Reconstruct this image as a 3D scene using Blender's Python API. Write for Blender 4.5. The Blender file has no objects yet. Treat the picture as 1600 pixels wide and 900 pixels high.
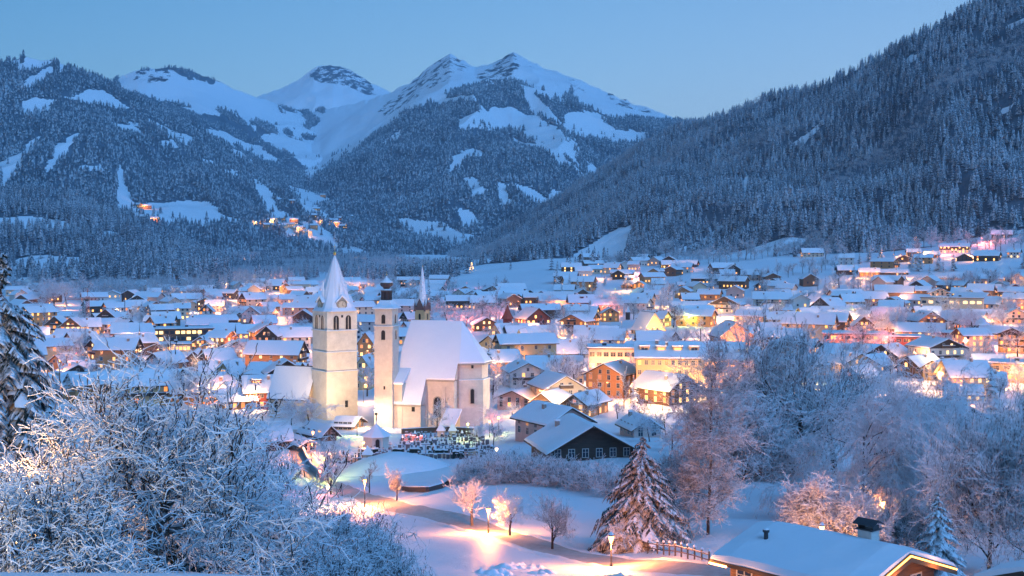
import bpy, math, random
import numpy as np
from mathutils import Vector, Matrix

random.seed(7)
rng = np.random.default_rng(7)
S = bpy.context.scene
COL = S.collection
R = math.radians
PI = math.pi
FPX, HOR, HC = 2000.0, 385.0, 50.0        # focal length in photo pixels, horizon row, eye height above the town

# ---------------------------------------------------------------- camera, sky, sun, exposure
cd = bpy.data.cameras.new('camera')
cam = bpy.data.objects.new('camera', cd); COL.objects.link(cam)
cam.location = (0, 0, HC); cam.rotation_euler = (R(90), 0, 0)
cd.sensor_width = 36; cd.lens = 36 * FPX / 1600
cd.shift_y = (HOR - 450) / 1600.0
cd.clip_start = 0.5; cd.clip_end = 60000
S.camera = cam

W = bpy.data.worlds.new('World'); S.world = W; W.use_nodes = True
nt = W.node_tree; nt.nodes.clear()
sky = nt.nodes.new('ShaderNodeTexSky'); sky.sky_type = 'NISHITA'; sky.sun_disc = False
sky.sun_elevation = R(7); sky.sun_rotation = R(205); sky.altitude = 900
sky.air_density = 1.0; sky.dust_density = 0.6; sky.ozone_density = 3.0
tint = nt.nodes.new('ShaderNodeMix'); tint.data_type = 'RGBA'; tint.blend_type = 'MULTIPLY'
tint.inputs['Factor'].default_value = 1.0
tco = nt.nodes.new('ShaderNodeTexCoord'); sxyz = nt.nodes.new('ShaderNodeSeparateXYZ')
nt.links.new(tco.outputs['Generated'], sxyz.inputs[0])
m1 = nt.nodes.new('ShaderNodeMath'); m1.operation = 'MULTIPLY_ADD'                 # paler towards the horizon and the right
nt.links.new(sxyz.outputs['X'], m1.inputs[0]); m1.inputs[1].default_value = 0.35; m1.inputs[2].default_value = 0.40
m2 = nt.nodes.new('ShaderNodeMath'); m2.operation = 'MULTIPLY_ADD'
nt.links.new(sxyz.outputs['Z'], m2.inputs[0]); m2.inputs[1].default_value = -1.3; nt.links.new(m1.outputs[0], m2.inputs[2])
tr = nt.nodes.new('ShaderNodeValToRGB'); nt.links.new(m2.outputs[0], tr.inputs[0])
tr.color_ramp.elements[0].position = 0.0; tr.color_ramp.elements[0].color = (0.70, 0.96, 1.06, 1)
tr.color_ramp.elements[1].position = 0.34; tr.color_ramp.elements[1].color = (1.22, 0.98, 0.95, 1)
nt.links.new(tr.outputs[0], tint.inputs['B'])
bg = nt.nodes.new('ShaderNodeBackground'); bg.inputs['Strength'].default_value = 0.15
wo = nt.nodes.new('ShaderNodeOutputWorld')
nt.links.new(sky.outputs[0], tint.inputs['A']); nt.links.new(tint.outputs['Result'], bg.inputs[0])
nt.links.new(bg.outputs[0], wo.inputs[0])
sl = bpy.data.lights.new('sun', 'SUN'); sl.energy = 1.9; sl.angle = R(45); sl.color = (0.16, 0.46, 1.0)
sun = bpy.data.objects.new('sun', sl); COL.objects.link(sun)
sun.rotation_euler = (R(50), 0, R(48))
S.view_settings.view_transform = 'Standard'; S.view_settings.look = 'None'
S.view_settings.exposure = 0.3; S.view_settings.gamma = 1.0
S.cycles.use_denoising = True
S.cycles.max_bounces = 4; S.cycles.diffuse_bounces = 2; S.cycles.glossy_bounces = 1
S.cycles.transmission_bounces = 1; S.cycles.volume_bounces = 1; S.cycles.transparent_max_bounces = 4
S.cycles.sample_clamp_indirect = 2.0
S.cycles.use_light_tree = True

# ---------------------------------------------------------------- helpers
def link(o, parent=None):
    COL.objects.link(o)
    if parent is not None: o.parent = parent
    return o
def tag(o, label=None, cat=None, group=None, kind=None):
    if label: o['label'] = label
    if cat: o['category'] = cat
    if group: o['group'] = group
    if kind: o['kind'] = kind
    return o
def empty(name, loc, rz=0, sc=1):
    o = bpy.data.objects.new(name, None); COL.objects.link(o)
    o.location = loc; o.rotation_euler = (0, 0, rz); o.scale = (sc, sc, sc); o.empty_display_size = 0.1
    return o
def copy_tree(o, parent=None):
    c = o.copy(); COL.objects.link(c); c.parent = parent
    for ch in KIDS.get(o.name, []): copy_tree_kid(ch, c)
    return c
KIDS = {}
def copy_tree_kid(o, parent):
    c = o.copy(); COL.objects.link(c); c.parent = parent
    for ch in KIDS.get(o.name, []): copy_tree_kid(ch, c)
def kid(o, parent):
    o.parent = parent; KIDS.setdefault(parent.name, []).append(o)
    return o
def mesh_np(name, V, F, mats=None, smooth=False, mi=None):
    """V (n,3); F a list of arrays (k,m) of faces with m corners"""
    me = bpy.data.meshes.new(name)
    if not isinstance(F, (list, tuple)): F = [F]
    F = [f for f in F if len(f)]
    V = np.asarray(V, np.float32)
    loops = np.concatenate([f.ravel() for f in F]).astype(np.int32)
    tot = np.concatenate([np.full(len(f), f.shape[1], np.int32) for f in F])
    st = np.concatenate([[0], np.cumsum(tot)[:-1]]).astype(np.int32)
    me.vertices.add(len(V)); me.vertices.foreach_set('co', V.ravel())
    me.loops.add(len(loops)); me.loops.foreach_set('vertex_index', loops)
    me.polygons.add(len(tot)); me.polygons.foreach_set('loop_start', st); me.polygons.foreach_set('loop_total', tot)
    if mi is not None: me.polygons.foreach_set('material_index', np.asarray(mi, np.int32))
    if smooth: me.polygons.foreach_set('use_smooth', np.ones(len(tot), bool))
    for m in (mats or []): me.materials.append(m)
    me.update(calc_edges=True)
    return me
def mobj(name, me, parent=None, loc=None):
    o = bpy.data.objects.new(name, me); COL.objects.link(o)
    if parent is not None: kid(o, parent)
    if loc is not None: o.location = loc
    return o
class MB:
    """collects boxes, prisms and tubes into one mesh"""
    def __init__(s): s.v = []; s.f = []; s.m = []; s.cm = 0
    def mat(s, i): s.cm = i; return s
    def face(s, pts):
        n = len(s.v); s.v += [tuple(p) for p in pts]; s.f.append(tuple(range(n, n + len(pts)))); s.m.append(s.cm); return s
    def box(s, x0, x1, y0, y1, z0, z1):
        n = len(s.v)
        s.v += [(x0,y0,z0),(x1,y0,z0),(x1,y1,z0),(x0,y1,z0),(x0,y0,z1),(x1,y0,z1),(x1,y1,z1),(x0,y1,z1)]
        for f in ((0,3,2,1),(4,5,6,7),(0,1,5,4),(1,2,6,5),(2,3,7,6),(3,0,4,7)):
            s.f.append(tuple(n + i for i in f)); s.m.append(s.cm)
        return s
    def solid(s, rings, cap=True):
        """rings: lists of equal point counts, joined"""
        k = len(rings[0]); n = len(s.v)
        for r in rings: s.v += [tuple(p) for p in r]
        for i in range(len(rings) - 1):
            for j in range(k):
                a = n + i*k + j; b = n + i*k + (j+1) % k
                s.f.append((a, b, b + k, a + k)); s.m.append(s.cm)
        if cap:
            s.f.append(tuple(n + j for j in range(k))[::-1]); s.m.append(s.cm)
            s.f.append(tuple(n + (len(rings)-1)*k + j for j in range(k))); s.m.append(s.cm)
        return s
    def lathe(s, prof, k=8, cx=0, cy=0, rot=0, sq=None):
        rings = []
        for r, z in prof:
            rings.append([(cx + r*math.cos(rot + 2*PI*j/k), cy + r*math.sin(rot + 2*PI*j/k), z) for j in range(k)])
        return s.solid(rings)
    def bar(s, a, b, r, k=5, r2=None):
        a = Vector(a); b = Vector(b); d = (b - a).normalized()
        u = d.cross(Vector((0.01, 0.02, 1)) if abs(d.z) < .95 else Vector((1, 0, 0))).normalized(); w = d.cross(u)
        r2 = r if r2 is None else r2
        return s.solid([[p + u*(q*math.cos(2*PI*j/k)) + w*(q*math.sin(2*PI*j/k)) for j in range(k)] for p, q in ((a, r), (b, r2))])
    def prism(s, poly, y0, y1):
        """poly of (x,z) extruded along y"""
        return s.solid([[(x, y0, z) for x, z in poly], [(x, y1, z) for x, z in poly]])
    def extr(s, poly, z0, z1):
        return s.solid([[(x, y, z0) for x, y in poly], [(x, y, z1) for x, y in poly]])
    def mesh(s, name, mats, smooth=False):
        me = bpy.data.meshes.new(name); me.from_pydata(s.v, [], s.f)
        for m in (mats if isinstance(mats, (list, tuple)) else [mats]): me.materials.append(m)
        me.polygons.foreach_set('material_index', s.m)
        if smooth: me.polygons.foreach_set('use_smooth', [True]*len(s.f))
        me.update(); return me
    def build(s, name, mats, parent=None, smooth=False, loc=None):
        return mobj(name, s.mesh(name, mats, smooth), parent, loc)

# ---------------------------------------------------------------- numpy noise
_perm = np.random.default_rng(3).random((256, 256)).astype(np.float32)
def vnoise(x, y, sx=0):
    xi = np.floor(x).astype(int); yi = np.floor(y).astype(int)
    fx = x - xi; fy = y - yi; fx = fx*fx*(3-2*fx); fy = fy*fy*(3-2*fy)
    p = lambda a, b: _perm[(a + sx*37) & 255, (b + sx*91) & 255]
    return (p(xi, yi)*(1-fx) + p(xi+1, yi)*fx)*(1-fy) + (p(xi, yi+1)*(1-fx) + p(xi+1, yi+1)*fx)*fy - .5
def fbm(x, y, o=4, sx=0):
    s = 0; a = 1
    for i in range(o):
        s = s + a*vnoise(x, y, sx + i); x = x*2.03 + 11; y = y*2.03 + 5; a *= .5
    return s

# ---------------------------------------------------------------- materials
def newmat(name):
    m = bpy.data.materials.new(name); m.use_nodes = True
    n = m.node_tree.nodes; b = n['Principled BSDF']
    return m, n, m.node_tree.links, b
def node(n, t, **kw):
    o = n.new(t)
    for k, v in kw.items(): setattr(o, k, v)
    return o
def noise(n, l, scale, detail=3, rough=.6, coord='Object', vec=None):
    tc = n.new('ShaderNodeTexCoord'); t = n.new('ShaderNodeTexNoise')
    t.inputs['Scale'].default_value = scale; t.inputs['Detail'].default_value = detail; t.inputs['Roughness'].default_value = rough
    l.new(vec if vec is not None else tc.outputs[coord], t.inputs['Vector'])
    return t.outputs['Fac']
def ramp(n, l, inp, stops):
    r = n.new('ShaderNodeValToRGB'); l.new(inp, r.inputs[0])
    el = r.color_ramp.elements
    el[0].position, el[0].color = stops[0][0], (*stops[0][1], 1)
    el[1].position, el[1].color = stops[-1][0], (*stops[-1][1], 1)
    for p, c in stops[1:-1]:
        e = el.new(p); e.color = (*c, 1)
    return r.outputs[0]
def mixc(n, l, fac, a, b, mode='MIX'):
    m = n.new('ShaderNodeMix'); m.data_type = 'RGBA'; m.blend_type = mode
    for s, v in (('Factor', fac), ('A', a), ('B', b)):
        if isinstance(v, (int, float)): m.inputs[s].default_value = v
        elif isinstance(v, tuple): m.inputs[s].default_value = (*v, 1) if len(v) == 3 else v
        else: l.new(v, m.inputs[s])
    return m.outputs['Result']
def mth(n, l, op, a, b=None, c=None, clamp=False):
    m = n.new('ShaderNodeMath'); m.operation = op; m.use_clamp = clamp
    for i, v in enumerate((a, b, c)):
        if v is None: continue
        if isinstance(v, (int, float)): m.inputs[i].default_value = v
        else: l.new(v, m.inputs[i])
    return m.outputs[0]
def bump(n, l, b, h, dist=.05, st=.5):
    bp = n.new('ShaderNodeBump'); bp.inputs['Distance'].default_value = dist; bp.inputs['Strength'].default_value = st
    l.new(h, bp.inputs['Height']); l.new(bp.outputs[0], b.inputs['Normal'])
SNOWC = (0.80, 0.83, 0.87)
def nz(n):
    g = n.new('ShaderNodeNewGeometry'); s = n.new('ShaderNodeSeparateXYZ')
    return g, s
def mat_plain(name, c, rough=.7, nscale=None, var=.25, bmp=0):
    m, n, l, b = newmat(name); b.inputs['Roughness'].default_value = rough
    if nscale:
        f = noise(n, l, nscale, 4)
        d = tuple(x*(1-var) for x in c); e = tuple(min(1, x*(1+var)) for x in c)
        l.new(ramp(n, l, f, [(.3, d), (.7, e)]), b.inputs['Base Color'])
        if bmp: bump(n, l, b, f, bmp)
    else: b.inputs['Base Color'].default_value = (*c, 1)
    return m
def mat_snow(name, scale=1.0, dist=.08, st=.5, c=SNOWC):
    m, n, l, b = newmat(name); b.inputs['Roughness'].default_value = .55
    b.inputs['Specular IOR Level'].default_value = .25
    f = noise(n, l, .9*scale, 6, .65); g = noise(n, l, .07*scale, 3)
    c1 = ramp(n, l, f, [(.25, tuple(x*.93 for x in c)), (.75, c)])
    l.new(mixc(n, l, g, c1, tuple(min(1, x*1.04) for x in c)), b.inputs['Base Color'])
    bump(n, l, b, mth(n, l, 'MULTIPLY_ADD', noise(n, l, 3.1*scale, 2, .5), .35, f), dist, st)
    return m
def mat_snowtop(name, c, lo=.1, hi=.45, nscale=6, rough=.8, frost=.0, c2=None):
    """stuff whose upward faces carry snow: snow by the true normal, broken by noise; frost = share of rime on the rest"""
    m, n, l, b = newmat(name); b.inputs['Roughness'].default_value = rough
    b.inputs['Specular IOR Level'].default_value = .2
    g, s = nz(n); l.new(g.outputs['True Normal'], s.inputs[0])
    f = noise(n, l, nscale, 3)
    z = mth(n, l, 'ADD', s.outputs['Z'], mth(n, l, 'MULTIPLY', mth(n, l, 'SUBTRACT', f, .5), .9))
    mr = n.new('ShaderNodeMapRange'); l.new(z, mr.inputs[0]); mr.inputs[1].default_value = lo; mr.inputs[2].default_value = hi
    base = c
    if frost > 0:
        f2 = noise(n, l, nscale*1.7, 2)
        base = mixc(n, l, mth(n, l, 'MULTIPLY', mth(n, l, 'GREATER_THAN', f2, .62 - frost*.35), frost), c, SNOWC)
    l.new(mixc(n, l, mr.outputs[0], base, SNOWC), b.inputs['Base Color'])
    return m
def mat_emit(name, c, st, sample=False):
    m, n, l, b = newmat(name)
    b.inputs['Base Color'].default_value = (*[x*.3 for x in c], 1)
    b.inputs['Emission Color'].default_value = (*c, 1); b.inputs['Emission Strength'].default_value = st
    if not sample: m.cycles.emission_sampling = 'NONE'
    return m

M = {}
M['snow'] = mat_snow('snow', 1.4, .16, .6)
M['snow_roof'] = mat_snow('roof snow', .6, .12)
# ---------------------------------------------------------------- the valley floor: heights by bearing (photo column) and distance
YN = np.array([0, 10, 14, 20, 30, 45, 70, 100, 125, 150, 175, 200, 225, 255, 300, 350, 420, 550, 750, 1000, 1250, 1500, 2000, 3000, 5200], float)
PN = np.array([-1500, 0, 300, 500, 620, 720, 830, 950, 1100, 1250, 1400, 1600, 3000], float)
ZT = np.array([
 # px -1500   0     300   500   620   720   830   950   1100  1250  1400  1600  3000
 [47.0]*13,                                                                    # 0
 [46.8,46.8,46.8,46.8,46.7,46.6,46.4,46.3,46.2,46.2,46.2,46.2,46.2],           # 10
 [46.5,46.5,46.5,46.46,46.4,46.1,45.6,45.2,45.0,45.0,45.0,45.0,45.0],          # 14
 [45.3,45.0,44.9,44.8,44.4,43.6,43,42.6,42.4,42.4,42.4,42.4,42.4],             # 20
 [42,41.6,41.5,41.2,40.5,39.5,39,38.6,38.4,38.4,38.4,38.4,38.4],               # 30
 [38.8,38.6,38.6,37.5,36,35,34,34,34,34,34,34,34],                             # 45
 [33,32.5,32,31,29.5,29,28.7,28.4,28.6,29,29,29,29],                           # 70
 [27,26,25.5,25,24,23.8,23.5,23.2,24,24,23,23,24],                             # 100
 [22,21,20.5,20,19.5,19.6,19.6,19.2,21,20.5,18,18,20],                         # 125
 [18,17,16.5,16,16,16.4,16.3,16.2,18.4,18,15,15,17],                           # 150
 [15,14,13.5,12.5,13.0,14.2,14.8,14.8,16.2,16,13,13,15],                       # 175
 [12,11,10.5,10.2,11,12.8,13.5,13.8,14.4,14.2,11,11,13],                       # 200
 [9,8,8,7.4,8.4,9.8,12.6,13.2,12.8,12,9,9,11],                                 # 225
 [6,5.5,5.5,5.4,5.6,6.8,10,11,10.5,9.5,7.5,7.5,9],                             # 255
 [3,3,3,4,4,4,5.5,7,7,6.5,6,6,7],                                              # 300
 [1,1,1,1,1,1,2.5,4,4.5,4.5,4.5,4.5,5],                                        # 350
 [0,0,0,0,0,0,0.5,1.5,2,2.5,3,3,4],                                            # 420
 [0,0,0,0,0,0,0,0.5,1,1.5,2,3,4],                                              # 550
 [0,0,0,0,0,1,2,3,4,5,7,8,10],                                                 # 750
 [1,1,1,1,2,5,8,10,13,16,20,24,40],                                            # 1000
 [4,4,4,4,6,14,22,26,32,38,44,62,90],                                          # 1250
 [6,6,6,6,8,20,28,34,44,50,52,66,100],                                       # 1500
 [12,12,10,10,10,20,30,36,40,40,40,40,60],                                 # 2000
 [30,30,30,30,30,30,30,30,30,30,30,30,30],                               # 3000
 [30,30,30,30,30,30,30,30,30,30,30,30,30],                              # 5200
])
_U = np.linspace(-1500, 3000, 361); _T = np.linspace(0, math.log(5200/10 + 1), 400)
_Yt = (np.exp(_T) - 1) * 10
def _bil(p, y):
    zi = np.empty((len(YN), len(p)))
    for i in range(len(YN)): zi[i] = np.interp(p, PN, ZT[i])
    out = np.empty((len(y), len(p)))
    for j in range(len(p)): out[:, j] = np.interp(y, YN, zi[:, j])
    return out
G = _bil(_U, _Yt)
_k = np.array([1, 4, 6, 4, 1]) / 16.0
for _ in range(5):
    Gp = np.pad(G, ((2, 2), (2, 2)), mode='edge')
    G = sum(_k[i]*Gp[i:i+G.shape[0], 2:-2] for i in range(5))
    Gp = np.pad(G, ((2, 2), (2, 2)), mode='edge')
    G = sum(_k[i]*Gp[2:-2, i:i+G.shape[1]] for i in range(5))
def gz(X, Y):
    X = np.asarray(X, float); Y = np.asarray(Y, float)
    Yc = np.clip(Y, 0, 5199)
    px = 800 + FPX*X/np.maximum(Yc, 12)
    a = np.clip((px + 1500)/4500*360, 0, 359.999); t = np.log(Yc/10 + 1)/_T[-1]*399
    t = np.clip(t, 0, 398.999)
    i = t.astype(int); j = a.astype(int); ft = t - i; fa = a - j
    z = (G[i, j]*(1-fa) + G[i, j+1]*fa)*(1-ft) + (G[i+1, j]*(1-fa) + G[i+1, j+1]*fa)*ft
    near = np.clip((Yc - 60)/200, 0, 1)
    z = z + fbm(X/9.0, Y/9.0, 3, 5)*(.22 + .5*near) + fbm(X/90.0, Y/90.0, 3, 9)*np.clip((Yc-900)/600, 0, 1)*7
    z = z + fbm(X/2.6, Y/2.6, 2, 2)*.07*(1-near)
    # the bank the picture is taken from: its far lip
    return z
def ray(px, row, ymin=14, ymax=5000):
    """the point of the ground seen at a photo pixel"""
    Y = np.exp(np.linspace(math.log(ymin), math.log(ymax), 1500))
    X = (px-800)/FPX*Y; z = HC + (HOR-row)/FPX*Y
    g = gz(X, Y); k = np.nonzero(z <= g)[0]
    k = k[0] if len(k) else len(Y)-1
    return X[k], Y[k], g[k]
def at(px, Y):
    X = (px-800)/FPX*Y
    return float(X), float(Y), float(gz(X, Y))
def zrow(row, Y): return HC + (HOR-row)/FPX*Y

def build_ground():
    ny, nx = 620, 420
    t = np.linspace(0, 1, ny); Y = (np.exp(t*math.log(5200/12 + 1)) - 1)*12 - 8
    s = np.linspace(-1.25, 1.25, nx); s = np.sign(s)*np.abs(s)**1.15
    YY, SS = np.meshgrid(Y, s, indexing='ij'); XX = SS*(YY + 34)
    ZZ = gz(XX, YY)
    V = np.stack([XX, YY, ZZ], -1).reshape(-1, 3)
    i = np.arange(ny-1)[:, None]*nx + np.arange(nx-1)[None]
    F = np.stack([i, i+1, i+nx+1, i+nx], -1).reshape(-1, 4)
    o = mobj('ground', mesh_np('ground', V, F, [M['snow']], True)); o['kind'] = 'structure'
    # the plain that carries on behind and to the sides
    mb = MB(); mb.face([(-30000, -12000, -40), (30000, -12000, -40), (30000, 30000, -40), (-30000, 30000, -40)])
    o = mb.build('far_ground', M['snow']); o['kind'] = 'structure'
build_ground()

# ---------------------------------------------------------------- mountains: surfaces lofted between crest lines at their own distances
def inpoly(px, py, poly):
    r = np.zeros(px.shape, bool); n = len(poly)
    for i in range(n):
        x0, y0 = poly[i]; x1, y1 = poly[(i+1) % n]
        c = ((y0 > py) != (y1 > py))
        with np.errstate(divide='ignore', invalid='ignore'):
            xx = (x1-x0)*(py-y0)/(y1-y0 + 1e-9) + x0
        r ^= c & (px < xx)
    return r
def mat_mountain(name, rock=False, fl=(0.09, 0.12, 0.15)):
    m, n, l, b = newmat(name); b.inputs['Roughness'].default_value = .8; b.inputs['Specular IOR Level'].default_value = .1
    at_ = n.new('ShaderNodeAttribute'); at_.attribute_name = 'forest'
    f = noise(n, l, .05, 5, .7); f2 = noise(n, l, .012, 4)
    k = mth(n, l, 'ADD', at_.outputs['Fac'], mth(n, l, 'MULTIPLY', mth(n, l, 'SUBTRACT', f, .5), .5))
    k = mth(n, l, 'MULTIPLY', mth(n, l, 'SUBTRACT', k, .42), 7, clamp=True)
    fc = ramp(n, l, f2, [(.3, tuple(x*.8 for x in fl)), (.7, tuple(x*1.6 for x in fl))])
    c = mixc(n, l, k, SNOWC, fc)
    rk = n.new('ShaderNodeAttribute'); rk.attribute_name = 'rock'
    gm = n.new('ShaderNodeTexCoord'); mp_ = n.new('ShaderNodeMapping'); mp_.inputs['Scale'].default_value = (1, .5, 1.6); mp_.inputs['Rotation'].default_value = (0, .5, .4); l.new(gm.outputs['Object'], mp_.inputs[0]); fr = noise(n, l, .016, 10, .72, vec=mp_.outputs[0])
    kr = mth(n, l, 'MULTIPLY', mth(n, l, 'SUBTRACT', mth(n, l, 'ADD', rk.outputs['Fac'], mth(n, l, 'MULTIPLY', mth(n, l, 'SUBTRACT', fr, .5), 3.2)), .80), 6, clamp=True)
    c = mixc(n, l, kr, c, (.05, .055, .07))
    l.new(c, b.inputs['Base Color']); bump(n, l, b, f, 6, .5)
    return m
M['mount'] = mat_mountain('mountain side')
SURF = {}
def loft(name, lines, px0, px1, ncol, nper, amp, forest, rocks=(), ridge_amp=0, gul=(0, 100), seed=1, smooth=0.0):
    px = np.linspace(px0, px1, ncol)
    L = []
    for ln in lines:
        a = np.array(ln, float)
        L.append(np.stack([np.interp(px, a[:, 0], a[:, 1]), np.interp(px, a[:, 0], a[:, 2])], 0))
    L = np.array(L)                       # (nl, 2, ncol): row, Y
    nl = len(L); T = np.linspace(0, nl-1, (nl-1)*nper + 1)
    i = np.minimum(T.astype(int), nl-2); f = (T - i)[:, None]
    row = L[i, 0]*(1-f) + L[i+1, 0]*f; YY = L[i, 1]*(1-f) + L[i+1, 1]*f
    ZZ = HC + (HOR - row)/FPX*YY; XX = (px[None] - 800)/FPX*YY
    for _ in range(3):                    # soften the fold at the joining lines
        Zp = np.pad(ZZ, ((1, 1), (0, 0)), mode='edge'); Zs = (Zp[:-2] + 2*Zp[1:-1] + Zp[2:])/4
        keep = np.zeros(len(T), bool); keep[[0, (nl-2)*nper]] = True; keep[-1] = True
        ZZ = np.where(keep[:, None], ZZ, Zs)
    w = np.sin(np.clip(T/(nl-2), 0, 1)*PI)[:, None]**.6
    ZZ = ZZ + fbm(XX/(amp*9), YY/(amp*9), 5, seed)*amp*w
    rg = -np.abs(fbm(XX/gul[1], YY/(gul[1]*2.2), 3, seed+4))*gul[0]*w
    ZZ = ZZ + rg
    top = (nl-2)*nper
    if ridge_amp:
        ZZ[top-3:top+4] += (fbm(XX[top-3:top+4]/(ridge_amp*3), YY[top-3:top+4]*0+seed, 4, seed+8))*ridge_amp
    prow = HOR - (ZZ - HC)/YY*FPX; ppx = np.broadcast_to(px[None], prow.shape)
    fo = forest(ppx, prow, XX, YY, ZZ, T[:, None]/(nl-2)) .astype(np.float32)
    rk = np.zeros(fo.shape, np.float32)
    for poly, v in rocks: rk = np.maximum(rk, inpoly(ppx, prow, poly)*v)
    for arr in (rk,):
        p_ = np.pad(arr, 2, mode='edge'); arr[:] = sum(p_[a:a+arr.shape[0], c:c+arr.shape[1]] for a in range(5) for c in range(5))/25
    V = np.stack([XX, YY, ZZ], -1).reshape(-1, 3); nx = ncol; ny = len(T)
    k = np.arange(ny-1)[:, None]*nx + np.arange(nx-1)[None]
    F = np.stack([k, k+1, k+nx+1, k+nx], -1).reshape(-1, 4)
    me = mesh_np(name, V, F, [M['mount']], True)
    for nm, arr in (('forest', fo), ('rock', rk)):
        a = me.attributes.new(nm, 'FLOAT', 'POINT'); a.data.foreach_set('value', arr.astype(np.float32).ravel())
    o = mobj(name, me); o['kind'] = 'structure'
    SURF[name] = (XX, YY, ZZ, fo, top)
    return o
def patches(snow, base=1.0, wob=9, streak=.33):
    def fn(px, row, X, Y, Z, t):
        w = fbm(X/70, Y/70, 4, 3)*wob*1.5; w2 = fbm(X/70, Y/70, 4, 6)*wob*1.5
        f = np.full(px.shape, base)
        if base and streak: f = np.where((fbm((X + Y*.35)/150, Z/420, 4, 12) > streak) & (t > .12), 0.1, f)
        for p in snow: f = np.where(inpoly(px + w, row + w2*.7, p), 0.0, f)
        return f
    return fn
# right-hand mountain
rs = [[(1238,222),(1262,208),(1290,183),(1278,200),(1262,218),(1250,232)], [(1412,100),(1425,86),(1450,80),(1430,96),(1415,108)],
      [(1570,40),(1600,28),(1600,34),(1575,48)], [(880,412),(915,388),(965,358),(992,350),(985,378),(975,395),(985,412)],
      [(1015,405),(1060,388),(1100,372),(1130,345),(1120,365),(1090,390),(1040,410),(1020,425)],
      [(1150,395),(1230,372),(1262,372),(1240,392),(1180,408),(1130,425)], [(1155,290),(1164,262),(1168,290),(1170,305),(1158,325),(1160,305)],
      [(1560,175),(1585,160),(1580,172),(1565,180)], [(1480,380),(1545,366),(1600,360),(1600,420),(1480,420)]]
loft('mountain_slope', [
  [(640,430,1500),(700,428,1500),(800,424,1420),(900,420,1350),(1000,415,1330),(1150,412,1300),(1300,400,1290),(1450,385,1280),(1600,375,1270),(2400,420,1200)],
  [(640,418,2600),(700,408,2500),(800,385,2300),(900,365,2100),(1000,340,1900),(1150,300,1800),(1300,270,1700),(1450,240,1650),(1600,215,1600),(2400,150,1500)],
  [(640,414,3600),(700,400,3600),(800,352,3500),(900,292,3400),(1000,228,3200),(1064,196,3100),(1100,192,3050),(1150,172,2900),(1200,154,2800),(1280,140,2650),(1330,114,2550),(1380,88,2450),(1430,60,2350),(1500,24,2250),(1600,-30,2150),(2400,-300,1900)],
  [(640,500,4600),(700,500,4600),(900,480,4300),(1064,430,4000),(1300,380,3600),(1600,300,3400),(2400,100,3200)]],
  620, 2400, 520, 110, 26, patches(rs, wob=4, streak=.62), (), 0, (90, 230), 2)
# left-hand mountain
ls = [[(0,255),(30,240),(60,215),(75,215),(40,250),(10,290),(0,290)], [(30,160),(60,152),(92,155),(70,170),(40,185)], [(78,240),(100,215),(130,208),(110,230),(85,255)],
      [(70,262),(85,240),(125,212),(130,215),(100,245),(75,268)],
      [(228,185),(262,196),(300,222),(295,226),(258,208),(230,192)], [(255,220),(270,216),(284,232),(258,233)], [(296,197),(322,206),(345,214),(340,220),(310,212)],
      [(350,225),(372,235),(400,250),(396,253),(365,244)], [(308,243),(350,262),(400,275),(398,280),(360,272),(318,255)], [(322,268),(345,285),(340,287),(325,275)],
      [(170,315),(200,314),(222,322),(250,320),(300,310),(330,312),(345,330),(390,345),(300,352),(215,348),(180,340)],
      [(415,328),(440,330),(462,348),(430,350)], [(440,292),(480,298),(560,318),(600,325),(560,335),(500,345),(470,330),(445,300)],
      [(24,98),(50,86),(80,92),(66,104),(36,112)],[(20,148),(58,112),(84,104),(70,122),(44,140)],[(100,150),(160,142),(200,165),(180,170),(140,160)],[(170,190),(215,196),(230,214),(190,206)],[(120,262),(160,256),(168,266),(125,272)],[(395,290),(430,300),(445,312),(405,304)]]
loft('valley_side', [
  [(-900,450,1900),(0,445,1900),(200,440,2000),(400,435,2100),(560,430,2300),(680,425,2500)],
  [(-900,340,2700),(0,352,2600),(200,352,2650),(400,366,2800),(560,378,3000),(680,392,3100)],
  [(-900,180,3400),(0,240,3300),(150,232,3350),(300,270,3500),(420,305,3700),(500,328,3900),(600,346,4000),(680,378,4000)],
  [(-900,40,4300),(-300,120,4200),(-60,112,4100),(0,99,4100),(40,90,4100),(90,98,4100),(150,120,4200),(200,146,4300),(260,176,4400),(320,206,4500),(400,252,4700),(480,296,4900),(560,326,5000),(620,345,5000),(680,372,5000)],
  [(-900,260,5600),(0,260,5600),(400,330,5900),(680,420,6000)]],
  -900, 680, 460, 90, 40, patches(ls, wob=8), (), 8, (130, 330), 4)
loft('wooded_hill', [
  [(-500,450,1450),(0,440,1450),(200,436,1450),(300,430,1500),(360,425,1600)],
  [(-500,350,1800),(0,352,1800),(120,356,1800),(200,372,1800),(300,400,1800),(360,412,1850)],
  [(-500,290,2150),(0,301,2150),(60,301,2150),(120,311,2150),(170,328,2150),(230,356,2150),(300,388,2150),(360,410,2150)],
  [(-500,380,2800),(360,430,2800)]],
  -500, 360, 220, 40, 12, patches([[(-60,340),(50,338),(100,346),(112,356),(0,358),(-60,358)], [(30,404),(70,399),(134,401),(130,418),(60,422),(20,420)], [(150,360),(185,362),(190,372),(160,370)]], wob=4, streak=.6), (), 0, (12, 160), 21)
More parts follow.
